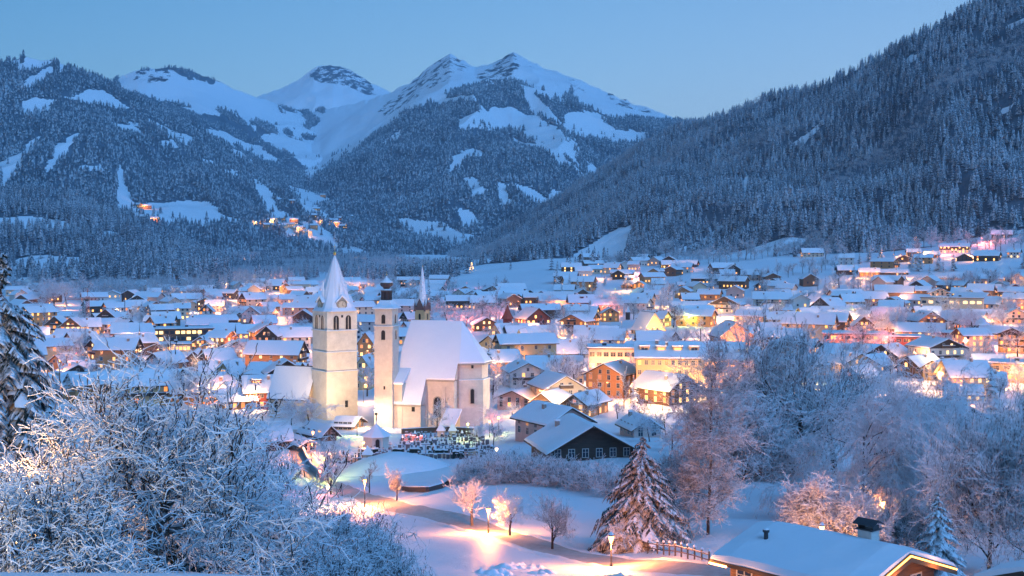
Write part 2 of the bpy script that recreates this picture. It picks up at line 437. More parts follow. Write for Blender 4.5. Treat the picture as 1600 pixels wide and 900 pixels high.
# middle ridge behind the left-hand mountain, forest below and snow above
ms = [[(180,100),(420,140),(430,175),(400,180),(350,170),(290,168),(240,150),(190,140)],
      [(295,160),(345,168),(342,185),(310,178)], [(340,170),(440,175),(600,160),(700,140),(720,260),(470,208),(400,190)],
      [(420,205),(455,212),(500,225),(548,240),(530,258),(488,266),(460,245),(400,218)], [(455,195),(490,200),(550,232),(548,240),(500,222)],
      [(300,195),(360,210),(400,228),(440,250),(430,255),(380,236),(320,212)]]
loft('middle_ridge', [
  [(100,400,4300),(400,400,5000),(620,398,5100),(760,398,5000)],
  [(100,200,5600),(250,215,5700),(400,250,6000),(500,272,6300),(560,262,6500),(620,255,6500),(760,290,6300)],
  [(100,150,6500),(250,165,6600),(330,178,6800),(420,196,7200),(500,215,7500),(600,215,7600),(760,220,7600)],
  [(100,160,7200),(180,125,7200),(215,110,7200),(262,105,7300),(300,110,7400),(350,132,7600),(400,152,8000),(440,165,8400),(520,190,8800),(600,196,8900),(760,200,8900)],
  [(100,320,9000),(760,320,10500)]],
  100, 760, 360, 80, 60, patches(ms, wob=10), [([(200,112),(240,103),(280,108),(270,125),(230,135),(205,128)], .75)], 14, (150, 420), 6)
# the double summit with its forested spur
cs = [[(560,100),(840,60),(1000,130),(1060,190),(1020,190),(940,165),(890,140),(880,160),(800,128),(720,138),(640,172),(560,232),(480,285),(460,240)],
      [(712,190),(760,170),(800,165),(850,186),(870,205),(905,222),(870,225),(830,205),(760,203),(722,200)],
      [(870,185),(900,172),(940,180),(960,200),(1005,205),(1010,220),(960,225),(900,215),(880,200)],
      [(885,125),(940,140),(1010,180),(1030,190),(960,185),(900,160)], [(832,232),(870,212),(905,225),(900,240),(895,252),(870,238)],
      [(698,255),(720,235),(750,232),(755,245),(725,250),(705,272)], [(726,278),(745,278),(762,300),(742,305)],
      [(800,290),(835,292),(872,320),(865,330),(825,308)], [(855,298),(895,305),(892,320),(868,318)], [(718,325),(740,328),(752,350),(722,355)],
      [(605,345),(640,340),(700,352),(765,378),(700,380),(650,368)], [(775,285),(792,292),(800,315),(785,318)], [(596,220),(628,200),(622,218),(600,232)]]
loft('double_summit', [
  [(420,415,2800),(600,412,2800),(800,410,2900),(1000,400,3200),(1300,390,3600)],
  [(420,345,4200),(500,330,4200),(600,352,3700),(700,365,3500),(800,345,3600),(950,320,3900),(1100,300,4200),(1300,300,4400)],
  [(420,300,5300),(500,268,5200),(600,238,4800),(700,225,4400),(800,222,4500),(900,235,4800),(1000,230,5100),(1100,230,5300),(1300,260,5400)],
  [(420,262,6300),(500,262,6200),(560,224,5900),(640,174,5600),(720,142,5500),(800,128,5600),(900,158,5800),(1000,190,6000),(1060,195,6100),(1100,205,6200),(1300,240,6200)],
  [(420,180,8600),(480,175,8600),(540,165,8500),(600,148,8300),(640,130,8000),(672,104,7800),(703,83,7700),(716,91,7700),(742,104,7700),(770,100,7600),(802,81,7400),(820,92,7300),(850,106,7200),(900,122,7000),(950,146,6900),(1000,166,6800),(1030,174,6700),(1062,188,6700),(1100,202,6700),(1300,240,6700)],
  [(420,330,10500),(800,300,10000),(1300,380,8500)]],
  420, 1300, 480, 80, 55, patches(cs, wob=8),
  [([(640,130),(703,80),(735,105),(700,125),(660,150),(600,185),(585,175)], .78), ([(740,120),(803,78),(815,105),(800,125),(760,130)], .85), ([(940,142),(1010,160),(1020,178),(960,165)], .8), ([(815,95),(850,106),(900,124),(940,145),(900,150),(850,130),(820,120)], .5)],
  12, (190, 420), 9)
# the rock-capped peak in the gap
loft('snow_peak', [
  [(340,330,9000),(700,330,9000)],
  [(340,220,9800),(480,205,9800),(700,230,9600)],
  [(340,170,10400),(420,160,10400),(520,150,10300),(620,165,10400),(700,190,10400)],
  [(340,172,11000),(400,152,11000),(440,138,11000),(470,122,11000),(490,106,11000),(505,102,11000),(530,103,11000),(556,114,11000),(580,130,11000),(610,144,11000),(650,152,11000),(700,170,11000)],
  [(340,330,13000),(700,330,13000)]],
  340, 700, 260, 60, 60, patches([], base=0.0), [([(478,118),(500,100),(540,103),(580,130),(592,150),(575,150),(540,135),(500,130)], .9)], 10, (150, 420), 12)
# ---------------------------------------------------------------- far-off woods: one object for each wood
def mat_conifer(name, dark, mid, fscale=.9, frost=.35):
    m, n, l, b = newmat(name); b.inputs['Roughness'].default_value = .9; b.inputs['Specular IOR Level'].default_value = .05
    f = noise(n, l, fscale, 2, .7); big = noise(n, l, .012, 4, .6)
    base = mixc(n, l, big, dark, mid)
    th = mth(n, l, 'SUBTRACT', .78 - frost*.3, mth(n, l, 'MULTIPLY', big, .36))
    k = mth(n, l, 'MULTIPLY', mth(n, l, 'SUBTRACT', f, th), 6, clamp=True)
    l.new(mixc(n, l, mth(n, l, 'MULTIPLY', k, .6), base, SNOWC), b.inputs['Base Color'])
    return m
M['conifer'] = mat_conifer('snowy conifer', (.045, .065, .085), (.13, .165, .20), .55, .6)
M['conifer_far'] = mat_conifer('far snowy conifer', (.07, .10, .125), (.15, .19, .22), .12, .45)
M['rime'] = mat_conifer('rimed broadleaf', (.13, .14, .16), (.26, .27, .30), .8, .9)
def cone_proto(tiers, k, seed):
    """a conifer of height 1: ragged tiers of drooping boughs; triangles only"""
    r = np.random.default_rng(seed); V = []; F = []
    for t in range(tiers):
        z0 = .10 + .80*t/tiers; z1 = z0 + (1-z0)*(.62 if t < tiers-1 else 1.0)
        rad = .20*(1 - z0)**.85 + .012
        n = len(V); V.append((0, 0, z1))
        for j in range(k):
            a = 2*PI*(j + .5*r.random())/k + t; q = rad*(.72 + .5*r.random())
            V.append((q*math.cos(a), q*math.sin(a), z0 - .03*r.random()))
        for j in range(k): F.append((n, n+1+j, n+1+(j+1) % k))
    return np.array(V), np.array(F)
def star_proto(tiers, k, seed):
    """a nearer conifer: every bough a drooping blade of its own, so the sky shows between"""
    r = np.random.default_rng(seed); V = []; F = []
    V += [(0, 0, 1.0), (.02, 0, 0), (-.01, .017, 0), (-.01, -.017, 0)]; F += [(0, 1, 2), (0, 2, 3), (0, 3, 1)]
    for t in range(tiers):
        z = .10 + .86*(t/tiers)**.95; rad = .20*(1 - z)**.8 + .012
        for j in range(k):
            a = 2*PI*(j + .6*r.random())/k + t*1.3; q = rad*(.65 + .5*r.random()); w = q*.42
            c, s = math.cos(a), math.sin(a); zz = z + .02*r.random(); n = len(V)
            V += [(0, 0, zz + .07), (q*.6*c - w*s, q*.6*s + w*c, zz - .01), (q*c, q*s, zz - .035), (q*.6*c + w*s, q*.6*s - w*c, zz - .01)]
            F += [(n, n+1, n+2), (n, n+2, n+3)]
    return np.array(V), np.array(F)
def puff_proto(k, seed, h=1.0, wid=.42, low=.12):
    """a rimed broadleaf tree of height 1: short blades of twigs through an uneven crown"""
    r = np.random.default_rng(seed); V = []; F = []
    V += [(0, 0, .7), (.02, 0, 0), (-.01, .017, 0), (-.01, -.017, 0)]; F += [(0, 1, 2), (0, 2, 3), (0, 3, 1)]
    lob = [(r.uniform(-.5, .5)*wid, r.uniform(-.5, .5)*wid, r.uniform(.38, .82), r.uniform(.12, .24)) for _ in range(7)]
    for j in range(k):
        cx, cy, cz, rr = lob[r.integers(7)]
        d = r.normal(size=3); d /= np.linalg.norm(d); p = np.array([cx, cy, cz]) + d*rr*r.random()**.4
        p[2] = max(low, p[2])
        o = d*.06 + r.normal(size=3)*.03 + np.array([0, 0, .03]); s = np.cross(o, r.normal(size=3)); s /= np.linalg.norm(s)+1e-6; s *= .011
        n = len(V); V += [tuple(p - o - s), tuple(p - o + s), tuple(p + o)]; F.append((n, n+1, n+2))
    return np.array(V), np.array(F)
def scatter(name, protos, P, H, label, mat, wide=1.0, cat='wood'):
    """P (n,3) feet, H (n,) heights: all trees of a far wood merged in one mesh"""
    r = np.random.default_rng(len(P)); VV = []; FF = []; off = 0
    pick = r.integers(len(protos), size=len(P))
    for q, (pv, pf) in enumerate(protos):
        idx = np.nonzero(pick == q)[0]
        if not len(idx): continue
        a = r.random(len(idx))*2*PI; c, s = np.cos(a), np.sin(a); h = H[idx]; w = h*wide*(.8 + .45*r.random(len(idx)))
        X = (pv[None, :, 0]*c[:, None] - pv[None, :, 1]*s[:, None])*w[:, None] + P[idx, 0:1]
        Y = (pv[None, :, 0]*s[:, None] + pv[None, :, 1]*c[:, None])*w[:, None] + P[idx, 1:2]
        Z = pv[None, :, 2]*h[:, None] + P[idx, 2:3] - .02*h[:, None]
        VV.append(np.stack([X, Y, Z], -1).reshape(-1, 3))
        FF.append((pf[None] + (np.arange(len(idx))*len(pv))[:, None, None] + off).reshape(-1, 3)); off += len(idx)*len(pv)
    o = mobj(name, mesh_np(name, np.concatenate(VV), np.concatenate(FF), [mat]))
    return tag(o, label, cat, kind='stuff')
def on_surface(name, spacing, seed, hmin, hmax, clump=0, tmax=None, frame=330):
    X, Y, Z, fo, top = SURF[name]
    r = np.random.default_rng(seed); n0, n1 = X.shape
    n0 = top + 6
    A = np.abs((X[1:n0, 1:] - X[:n0-1, :-1])*(Y[1:n0, :-1] - Y[:n0-1, 1:]) - (X[1:n0, :-1] - X[:n0-1, 1:])*(Y[1:n0, 1:] - Y[:n0-1, :-1]))/2
    px = 800 + FPX*X[:n0-1, :-1]/Y[:n0-1, :-1]
    A = A*((px > -frame) & (px < 1600 + frame))
    A = A.ravel(); N = int(A.sum()/spacing**2); k = r.choice(len(A), N, p=A/A.sum()); i = k//(n1-1); j = k % (n1-1)
    u = r.random(N); v = r.random(N)
    def b(M_): return (M_[i, j]*(1-u) + M_[i, j+1]*u)*(1-v) + (M_[i+1, j]*(1-u) + M_[i+1, j+1]*u)*v
    x, y, z, f = b(X), b(Y), b(Z), b(fo)
    keep = (f + fbm(x/45, y/45, 2, 8)*.5 > .52) | ((r.random(N) < .10) & (fbm(x/70, y/70, 2, 18) > .12) & (z < 560))
    if clump: keep &= fbm(x/clump, y/clump, 3, 15) > -.33
    keep &= z > gz(x, y) - 3
    x, y, z = x[keep], y[keep], z[keep]
    h = (hmin + (hmax-hmin)*r.random(len(x)))*(1 + .35*fbm(x/120, y/120, 2, 3))
    return np.stack([x, y, z], -1), h
C2 = [cone_proto(2, 5, i) for i in range(5)]
C3 = [cone_proto(4, 6, i+20) for i in range(4)] + [star_proto(7, 6, i+30) for i in range(5)]
ST = [star_proto(11, 7, i+40) for i in range(6)]
PU = [puff_proto(170, i+60) for i in range(5)]
PUL = [puff_proto(70, i+70) for i in range(5)]
P, H = on_surface('mountain_slope', 8.5, 1, 13, 25); near = P[:, 1] < 2150
# some broadleaf trees among the conifers
mixr = (fbm(P[:, 0]/150, P[:, 1]/150, 3, 33) + np.random.default_rng(5).random(len(P))*.3 > .32)
scatter('mountain_forest', C3, P[~mixr], H[~mixr], 'dark snow-dusted spruce forest covering the steep right-hand mountainside', M['conifer'])
scatter('mountain_broadleaf_wood', PUL, P[mixr], H[mixr]*.8, 'pale rimed broadleaf patches among the spruces of the right-hand mountainside', M['rime'], 1.1)
P, H = on_surface('valley_side', 11, 2, 14, 26)
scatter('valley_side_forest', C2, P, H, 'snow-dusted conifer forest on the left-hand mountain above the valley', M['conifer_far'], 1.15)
P, H = on_surface('wooded_hill', 9.5, 6, 12, 22)
scatter('hill_wood', C3, P, H, 'dark wood over the low hill at the left edge of the valley', M['conifer'], 1.05)
P, H = on_surface('middle_ridge', 17, 3, 15, 26, 160)
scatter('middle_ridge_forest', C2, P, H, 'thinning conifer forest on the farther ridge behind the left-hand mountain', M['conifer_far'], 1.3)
P, H = on_surface('double_summit', 13, 4, 15, 27)
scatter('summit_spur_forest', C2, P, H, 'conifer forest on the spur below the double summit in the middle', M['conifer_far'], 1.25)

def in_ground(polys, spacing, seed, hmin, hmax, ymin=900, ymax=4000, edge=6):
    """trees on the valley floor, inside outlines drawn on the ground as seen from the hill"""
    r = np.random.default_rng(seed); out = []
    for poly in polys:
        p = np.array([[*ray(a, b_, ymin, ymax)] for a, b_ in poly])
        x0, x1, y0, y1 = p[:, 0].min(), p[:, 0].max(), p[:, 1].min(), p[:, 1].max()
        N = min(60000, int((x1-x0)*(y1-y0)/spacing**2)); x = r.uniform(x0, x1, N); y = r.uniform(y0, y1, N)
        k = inpoly(x + fbm(x/50, y/50, 2, 7)*edge*3, y + fbm(x/50, y/50, 2, 4)*edge*5, [tuple(q[:2]) for q in p]); x, y = x[k], y[k]
        out.append(np.stack([x, y, gz(x, y)], -1))
    P = np.concatenate(out)
    return P, hmin + (hmax-hmin)*r.random(len(P))
# woods on the valley floor and its low rises
def rise(name, pts, Y0, Y1, hgt):
    pass
P, H = in_ground([[(-200,394),(-200,450),(20,452),(45,420),(135,416),(140,430),(150,452),(380,450),(470,440),(500,434),(560,436),(640,440),(705,434),(740,414),(600,400),(400,398),(200,396)],
                  [(-200,458),(0,462),(150,466),(420,462),(420,454),(200,452),(0,452)]], 12, 11, 12, 22, 900, 4200)
half = fbm(P[:, 0]/90, P[:, 1]/160, 3, 41) + np.random.default_rng(2).random(len(P))*.5 > .3
scatter('valley_wood', C3, P[half], H[half], 'dark conifer wood across the valley floor beyond the town', M['conifer'], 1.1)
scatter('valley_broadleaf_wood', PUL, P[~half], H[~half]*.8, 'pale rimed broadleaf wood on the valley floor beyond the town', M['rime'], 1.3)

# ---------------------------------------------------------------- haze
def haze(density):
    m = bpy.data.materials.new('haze'); m.use_nodes = True; n = m.node_tree.nodes; n.clear()
    v = n.new('ShaderNodeVolumePrincipled'); v.inputs['Color'].default_value = (.48, .76, 1, 1)
    v.inputs['Density'].default_value = density; v.inputs['Anisotropy'].default_value = 0
    o = n.new('ShaderNodeOutputMaterial'); m.node_tree.links.new(v.outputs[0], o.inputs['Volume'])
    mb = MB(); mb.box(-31000, 31000, -13000, 31000, -42, 1700)
    h = mb.build('haze', m); h['kind'] = 'stuff'; h['label'] = 'thin blue evening haze filling the valley air'; h['category'] = 'haze'
haze(4.6e-5)
# ---------------------------------------------------------------- building materials
def mat_wall(name, c, dirt=.15, scale=1.2):
    m, n, l, b = newmat(name); b.inputs['Roughness'].default_value = .85; b.inputs['Specular IOR Level'].default_value = .2
    f = noise(n, l, scale, 6, .7); g = noise(n, l, scale*6, 3)
    c1 = ramp(n, l, f, [(.3, tuple(x*(1-dirt*1.6) for x in c)), (.65, c)])
    l.new(mixc(n, l, .3, c1, mixc(n, l, g, tuple(x*.7 for x in c), tuple(min(1, x*1.2) for x in c))), b.inputs['Base Color'])
    bump(n, l, b, g, .02, .4); return m
def mat_wood(name, c, ax='Z'):
    m, n, l, b = newmat(name); b.inputs['Roughness'].default_value = .8
    tc = n.new('ShaderNodeTexCoord'); mp = n.new('ShaderNodeMapping'); l.new(tc.outputs['Object'], mp.inputs[0])
    mp.inputs['Scale'].default_value = (.6, .6, 9)
    f = noise(n, l, 1, 4, .7, vec=mp.outputs[0])
    l.new(ramp(n, l, f, [(.3, tuple(x*.55 for x in c)), (.7, tuple(x*1.35 for x in c))]), b.inputs['Base Color'])
    bump(n, l, b, f, .03, .6); return m
WALL = {'white': mat_wall('white render', (.62, .60, .56)), 'cream': mat_wall('cream render', (.60, .50, .37)),
        'yellow': mat_wall('yellow render', (.62, .46, .25)), 'salmon': mat_wall('salmon render', (.60, .36, .26)),
        'grey': mat_wall('grey render', (.35, .36, .38)), 'pink': mat_wall('pale pink render', (.62, .45, .40)),
        'dark': mat_wood('dark weathered boards', (.055, .038, .028)), 'brown': mat_wood('brown boards', (.15, .08, .045)),
        'ochre': mat_wood('golden brown boards', (.33, .19, .08)), 'red': mat_wall('dark red render', (.28, .07, .05)),
        'orange': mat_wall('orange render', (.55, .27, .12))}
M['timber'] = mat_wood('dark roof timber', (.07, .045, .03))
M['frame'] = mat_plain('window frame', (.5, .48, .45), .6)
M['darkmetal'] = mat_plain('dark metal', (.04, .04, .045), .5)
M['brick'] = mat_plain('chimney render', (.32, .24, .2), .9, 3)
M['pane_dark'] = mat_plain('unlit pane', (.03, .04, .06), .15)
M['shutter'] = mat_plain('shutter', (.08, .13, .10), .7)
for k_, c_, s_ in (('warm', (1, .44, .11), 2.0), ('gold', (1, .52, .14), 3.2), ('amber', (1, .28, .05), 1.5), ('pale', (1, .62, .25), 2.2), ('dim', (1, .38, .12), .5)):
    M['pane_' + k_] = mat_emit('lit pane ' + k_, c_, s_)
WM = {}
def win_mesh(w, h, kind):
    """frame and pane meshes, lying in the xz plane, facing -y, centred on their sill"""
    key = (round(w, 1), round(h, 1), kind)
    if key in WM: return WM[key]
    w, h = key[0], key[1]; mb = MB(); t = .09
    mb.box(-w/2-t, w/2+t, -.07, .0, -t, 0).box(-w/2-t, w/2+t, -.06, .0, h, h+t)
    mb.box(-w/2-t, -w/2, -.06, 0, 0, h).box(w/2, w/2+t, -.06, 0, 0, h).box(-.035, .035, -.05, 0, 0, h)
    if h > 1.1: mb.box(-w/2, -.035, -.045, 0, h*.6, h*.6+.05).box(.035, w/2, -.045, 0, h*.6, h*.6+.05)
    fr = mb.mesh('window', M['frame'])
    p = MB().box(-w/2, w/2, -.03, .0, 0, h).mesh('pane', M['pane_' + kind])
    WM[key] = (fr, p); return WM[key]
def window(root, x, y, z, rz, w=1.1, h=1.3, kind='dark', detail=True):
    fr, p = win_mesh(w, h, kind)
    if detail:
        f = mobj('window', fr, root, (x, y, z)); f.rotation_euler = (0, 0, rz); mobj('pane', p, f)
    else:
        f = mobj('window', p, root, (x, y, z)); f.rotation_euler = (0, 0, rz)
HOUSES = []
def roof_slab(x0, x1, hw, ze, zr, th, ovx, ovy, dz=0, hipl=0, hipr=0, ex=0):
    """gable roof slab with ridge along x; hw half width (y); returns an MB"""
    mb = MB(); s = (zr - ze)/hw
    yo = hw + ovy; zo = ze - s*ovy
    for sg in (-1, 1):
        a = [(x0-ovx, 0, zr+dz), (x1+ovx, 0, zr+dz), (x1+ovx, sg*yo, zo+dz), (x0-ovx, sg*yo, zo+dz)]
        if hipl: a[0] = (x0-ovx+hipl, 0, zr+dz)
        if hipr: a[1] = (x1+ovx-hipr, 0, zr+dz)
        mb.solid([a, [(p[0], p[1], p[2]+th) for p in a]])
    for hp, xa, sg in ((hipl, x0-ovx, 1), (hipr, x1+ovx, -1)):
        if hp:
            a = [(xa + sg*hp, 0, zr+dz-.003), (xa, -yo, zo+dz-.003), (xa, yo, zo+dz-.003)]
            mb.solid([a, [(p[0], p[1], p[2]+th) for p in a]])
    return mb
def snow_slab(x0, x1, hw, ze, zr, th, ovx, ovy, seed, hipl=0, hipr=0):
    """the snow lying on a gable roof: a soft thick sheet with uneven edges"""
    r = random.Random(seed); s = (zr - ze)/hw; yo = hw + ovy; L = (x1 - x0 + 2*ovx)
    nx = max(4, int(L/1.2)); V = []; prof = [-1, -.97, -.8, -.4, -.06, .06, .4, .8, .97, 1]
    for i in range(nx+1):
        t = i/nx; row = []
        for q in prof:
            ys = q*yo*(1 if abs(q) < .9 else (1 - .012*r.random())); xx = x0 - ovx + t*L
            e = min(t, 1-t)*L; edge = min(1, e/.5)
            lo, hi = hipl, hipr
            xl = x0 - ovx + lo*(1-abs(q)); xr = x1 + ovx - hi*(1-abs(q)); xx = xl + t*(xr-xl)
            tt = th*(.25 if abs(q) == 1 else (.85 if abs(q) > .9 else 1))*(.55 + .45*edge)*(1 + .18*(r.random()-.5))
            z = zr - s*abs(ys) + tt + (0 if abs(q) > .05 else 0)
            if abs(q) < .1: z -= th*.12
            row.append((xx + (r.random()-.5)*.06*(i in (0, nx)), ys, z))
        V.append(row)
    mb = MB(); k = len(prof)
    n = 0; mb.v = [p for row in V for p in row] + [(p[0], p[1], zr - s*abs(p[1]) + .002) for row in V for p in row]
    T = (nx+1)*k
    for i in range(nx):
        for j in range(k-1):
            a = i*k + j; mb.f.append((a, a+k, a+k+1, a+1)); mb.m.append(0)
    for i in range(nx):
        for j in (0, k-1):
            a = i*k + j; mb.f.append((a, a+k, a+k+T, a+T) if j else (a, a+T, a+T+k, a+k)); mb.m.append(0)
    for i in (0, nx):
        for j in range(k-1):
            a = i*k + j; mb.f.append((a, a+1, a+1+T, a+T)); mb.m.append(0)
    return mb
def house(loc, rz, w, d, h, rh, wall='white', gable=None, floors=2, cols=4, lit=.3, kind='warm', ov=1.0, balcony=False, chim=1,
          seed=0, snow=.4, detail=True, name='house', hip=0, label=None, group=None, dormers=0, lampy=None, glow=0, upper=None, rows_from=0, scols=None, gw=True):
    """ridge runs along local x (length w); local -y is the eave side; gables at +-x.  d is the depth."""
    r = random.Random(seed*7 + 3); root = empty(name, loc, rz)
    hw = d/2; zr = h + rh
    mb = MB(); hm = h*.52 if upper else h
    zb = -6
    if upper:
        mb.extr([(-w/2, -hw), (w/2, -hw), (w/2, hw), (-w/2, hw)], zb, hm)
        mb.mat(1)
    z0 = hm if upper else zb
    q = .04 if upper else 0
    mb.solid([[(x, -hw-q, z0), (x, hw+q, z0), (x, hw+q, h), (x, 0, zr), (x, -hw-q, h)] for x in (-w/2-q, w/2+q)])
    if gable: # a boarded gable on top of rendered floors
        mb.mat(1)
        for x in (-w/2-.05, w/2+.05 - .04):
            s = rh/hw
            mb.solid([[(xx, -hw, h-.2), (xx, hw, h-.2), (xx, hw, h), (xx, 0, zr), (xx, -hw, h)] for xx in (x, x+.04)])
    mats = [WALL[wall], WALL[upper or gable or wall]]
    mb.build('wall', mats, root)
    th = .22
    rf = roof_slab(-w/2, w/2, hw, h, zr, th, ov, ov*.9, .02, hip, hip).build('roof', M['timber'], root)
    s = rh/hw
    sn = snow_slab(-w/2, w/2, hw, h + .02 + th, zr + .02 + th, snow, ov*.97, ov*.87, seed, hip, hip).build('roof_snow', M['snow_roof'], rf)
    for c in range(chim):
        cx = r.uniform(-.3, .3)*w; cy = r.choice((-1, 1))*hw*r.uniform(.15, .5); cz = zr - s*abs(cy)
        cw = r.uniform(.35, .5)
        ch = MB().box(cx-cw, cx+cw, cy-.35, cy+.35, cz-.6, cz+1.5).mat(1).box(cx-cw-.1, cx+cw+.1, cy-.45, cy+.45, cz+1.5, cz+1.85)
        ch.build('chimney', [M['brick'], M['snow']], root if False else rf)
    fh = h/floors; ww = 1.0 if detail else 1.2; wh = 1.35 if detail else 1.5
    def pick():
        return r.choice((kind, kind, kind, 'dim', 'amber')) if r.random() < lit else 'dark'
    cz_, sz_ = math.cos(rz), math.sin(rz)
    def facing(nx, ny):   # does this wall look towards the hill the picture is taken from
        ax = nx*cz_ - ny*sz_; ay = nx*sz_ + ny*cz_
        return ax*(-loc[0]) + ay*(-loc[1]) > 0.06*math.hypot(loc[0], loc[1])
    fr = q + .002
    if facing(0, -1) or facing(0, 1):
        sg = -1 if facing(0, -1) else 1
        for f in range(rows_from, floors):
            for c in range(cols):
                window(root, -w/2 + w*(c+.5)/cols, sg*(hw+fr), f*fh + fh*.34, 0 if sg < 0 else PI, ww, wh, pick(), detail)
    gc = scols or max(2, int(round(d/3.2)))
    for sg in (-1, 1):
        if facing(sg, 0):
            gg = (.052 if gable else 0) + fr
            for f in range(rows_from, floors):
                for c in range(gc):
                    window(root, sg*(w/2+fr), -hw + d*(c+.5)/gc, f*fh + fh*.34, -PI/2 if sg < 0 else PI/2, ww, wh, pick(), detail)
            if rh > 2.4 and gw:
                for c in (-1, 1) if rh > 3 else (0,):
                    window(root, sg*(w/2+gg), c*d*.11, h + .3, -PI/2 if sg < 0 else PI/2, ww*.9, min(wh, rh*.38), pick(), detail)
            if balcony:
                for f in range(1, floors + (1 if rh > 3.2 else 0)):
                    x0, x1 = (w/2+.01, w/2+1.1) if sg > 0 else (-w/2-1.1, -w/2-.01); z = f*fh - .05; bw = hw*.86 if f < floors else hw*.35
                    b = MB().box(x0, x1, -bw, bw, z, z+.15); xo = x1-.08 if sg > 0 else x0
                    b.box(xo, xo+.08, -bw, bw, z+.15, z+1.0); b.box(x0, x1, -bw, -bw+.08, z+.15, z+1.0).box(x0, x1, bw-.08, bw, z+.15, z+1.0)
                    b.mat(1).box(xo-.06, xo+.14, -bw, bw, z+1.0, z+1.12)
                    b.build('balcony', [M['timber'], M['snow']], root)
    if balcony and facing(0, -1) and not (facing(1, 0) or facing(-1, 0)):
        for f in range(1, floors):
            z = f*fh - .05; bw = w*.42
            b = MB().box(-bw, bw, -hw-1.1, -hw-.01, z, z+.15).box(-bw, bw, -hw-1.1, -hw-1.02, z+.15, z+1.0).mat(1).box(-bw, bw, -hw-1.16, -hw-.96, z+1.0, z+1.12)
            b.build('balcony', [M['timber'], M['snow']], root)
    sgd = -1 if facing(0, -1) else 1
    for k in range(dormers):
        dx = -w/2 + w*(k+.5)/dormers; yy = hw*.62; zz = zr - s*yy + .1; dw = 1.5 if detail else 1.2
        o = empty_part('dormer', root)
        b = MB().box(dx-dw, dx+dw, min(sgd*yy, sgd*(yy-2.4)), max(sgd*yy, sgd*(yy-2.4)), zz-.2, zz+1.5)
        o = b.build('dormer', [WALL[wall]], root)
        MB().box(dx-dw-.3, dx+dw+.3, min(sgd*(yy+.4), sgd*(yy-2.8)), max(sgd*(yy+.4), sgd*(yy-2.8)), zz+1.5, zz+1.65).mat(1).box(
            dx-dw-.25, dx+dw+.25, min(sgd*(yy+.35), sgd*(yy-2.8)), max(sgd*(yy+.35), sgd*(yy-2.8)), zz+1.65, zz+1.65+snow).build('dormer_roof', [M['timber'], M['snow_roof']], o)
        window(root, dx, sgd*(yy+.004), zz+.3, 0 if sgd < 0 else PI, 2.0, 1.0, kind if r.random() < max(lit, .4) else 'dark', detail)
    HOUSES.append(dict(o=root, wall=wall, lit=lit, floors=floors, w=w, d=d, balcony=balcony, seed=seed, name=name, gable=gable, upper=upper, dormers=dormers, label=label))
    tag(root, label, 'house', group)
    return root
def empty_part(n, p): return None
def hs(px, row, Wp, Hp, Rp, face='r', yaw=0, dep=None, **kw):
    """a house from its look: px centre and foot row, width / eave height / roof height in photo pixels.
    face 'r': the long eave side looks at us (ridge across); 'g': the gable looks at us"""
    X, Y, z = ray(px, row, 150)
    m = Y/FPX                                     # metres per pixel there
    W_, H_, R_ = Wp*m, Hp*m, Rp*m*1.0
    az = math.atan2(X, Y)                         # turn with the bearing so that yaw is as seen
    if face == 'r':
        w, d = W_, dep or max(9, W_*.6); rz = -az + R(yaw)
        off = d/2
    else:
        d, w = W_, dep or max(10, W_*1.1); rz = -az + R(yaw) + PI/2; off = w/2
    c = (X + math.sin(az)*off, Y + math.cos(az)*off, z - .0)
    kw.setdefault('detail', Y < 620)
    kw.setdefault('seed', int(px*13 + row))
    return house(c, rz, w, d, H_, R_, **kw)
# ---------------------------------------------------------------- churches
M['tower_stone'] = mat_wall('pale tower stone', (.72, .67, .56), .2, .45)
M['church_render'] = mat_wall('church render', (.66, .59, .50), .2, .4)
M['church_dark'] = mat_wall('weathered church render', (.40, .36, .30), .2, .5)
M['copper'] = mat_plain('dark lantern shingles', (.05, .035, .035), .6, 3)
M['gold'] = mat_plain('gilt ball', (.7, .45, .12), .35); M['gold'].node_tree.nodes['Principled BSDF'].inputs['Metallic'].default_value = .8
M['hole'] = mat_plain('dark opening', (.02, .018, .018), .9)
M['dial'] = mat_plain('clock dial', (.55, .50, .36), .6); M['dialring'] = mat_plain('clock ring', (.12, .10, .08), .6)
M['snow_spire'] = mat_snowtop('snow on steep spire', (.30, .26, .30), -.35, .1, 1.5)
M['spire_dark'] = mat_snowtop('steep shingles with snow', (.16, .10, .09), .12, .5, 2.2)
def arch_pts(w, h, k=8):
    pts = [(-w/2, 0), (w/2, 0), (w/2, h - w/2)]
    for j in range(1, k): a = PI*j/k; pts.append((w/2*math.cos(a), h - w/2 + w/2*math.sin(a)*1.15))
    pts.append((-w/2, h - w/2)); return pts
def arched(root, x, y, z, rz, w, h, name='window', glass='hole', surround=None, mull=False):
    """a recessed-looking arched opening: stone surround standing proud, dark pane behind it"""
    p = arch_pts(w, h); q = [(a*1.28, b*1.06 - .06) for a, b in arch_pts(w, h)]
    mb = MB(); k = len(p)
    for i in range(k):
        j = (i+1) % k
        a0, a1 = q[i], q[j]; b0, b1 = p[i], p[j]
        mb.solid([[(a0[0], -.16, a0[1]), (a1[0], -.16, a1[1]), (b1[0], -.16, b1[1]), (b0[0], -.16, b0[1])],
                  [(a0[0], 0, a0[1]), (a1[0], 0, a1[1]), (b1[0], 0, b1[1]), (b0[0], 0, b0[1])]])
    if mull: mb.box(-.06, .06, -.12, 0, 0, h*.93)
    o = mb.build(name, surround or M['tower_stone'], root, loc=(x, y, z)); o.rotation_euler = (0, 0, rz)
    MB().solid([[(a, -.03, b) for a, b in p], [(a, 0, b) for a, b in p]]).build('pane', M[glass], o)
    return o
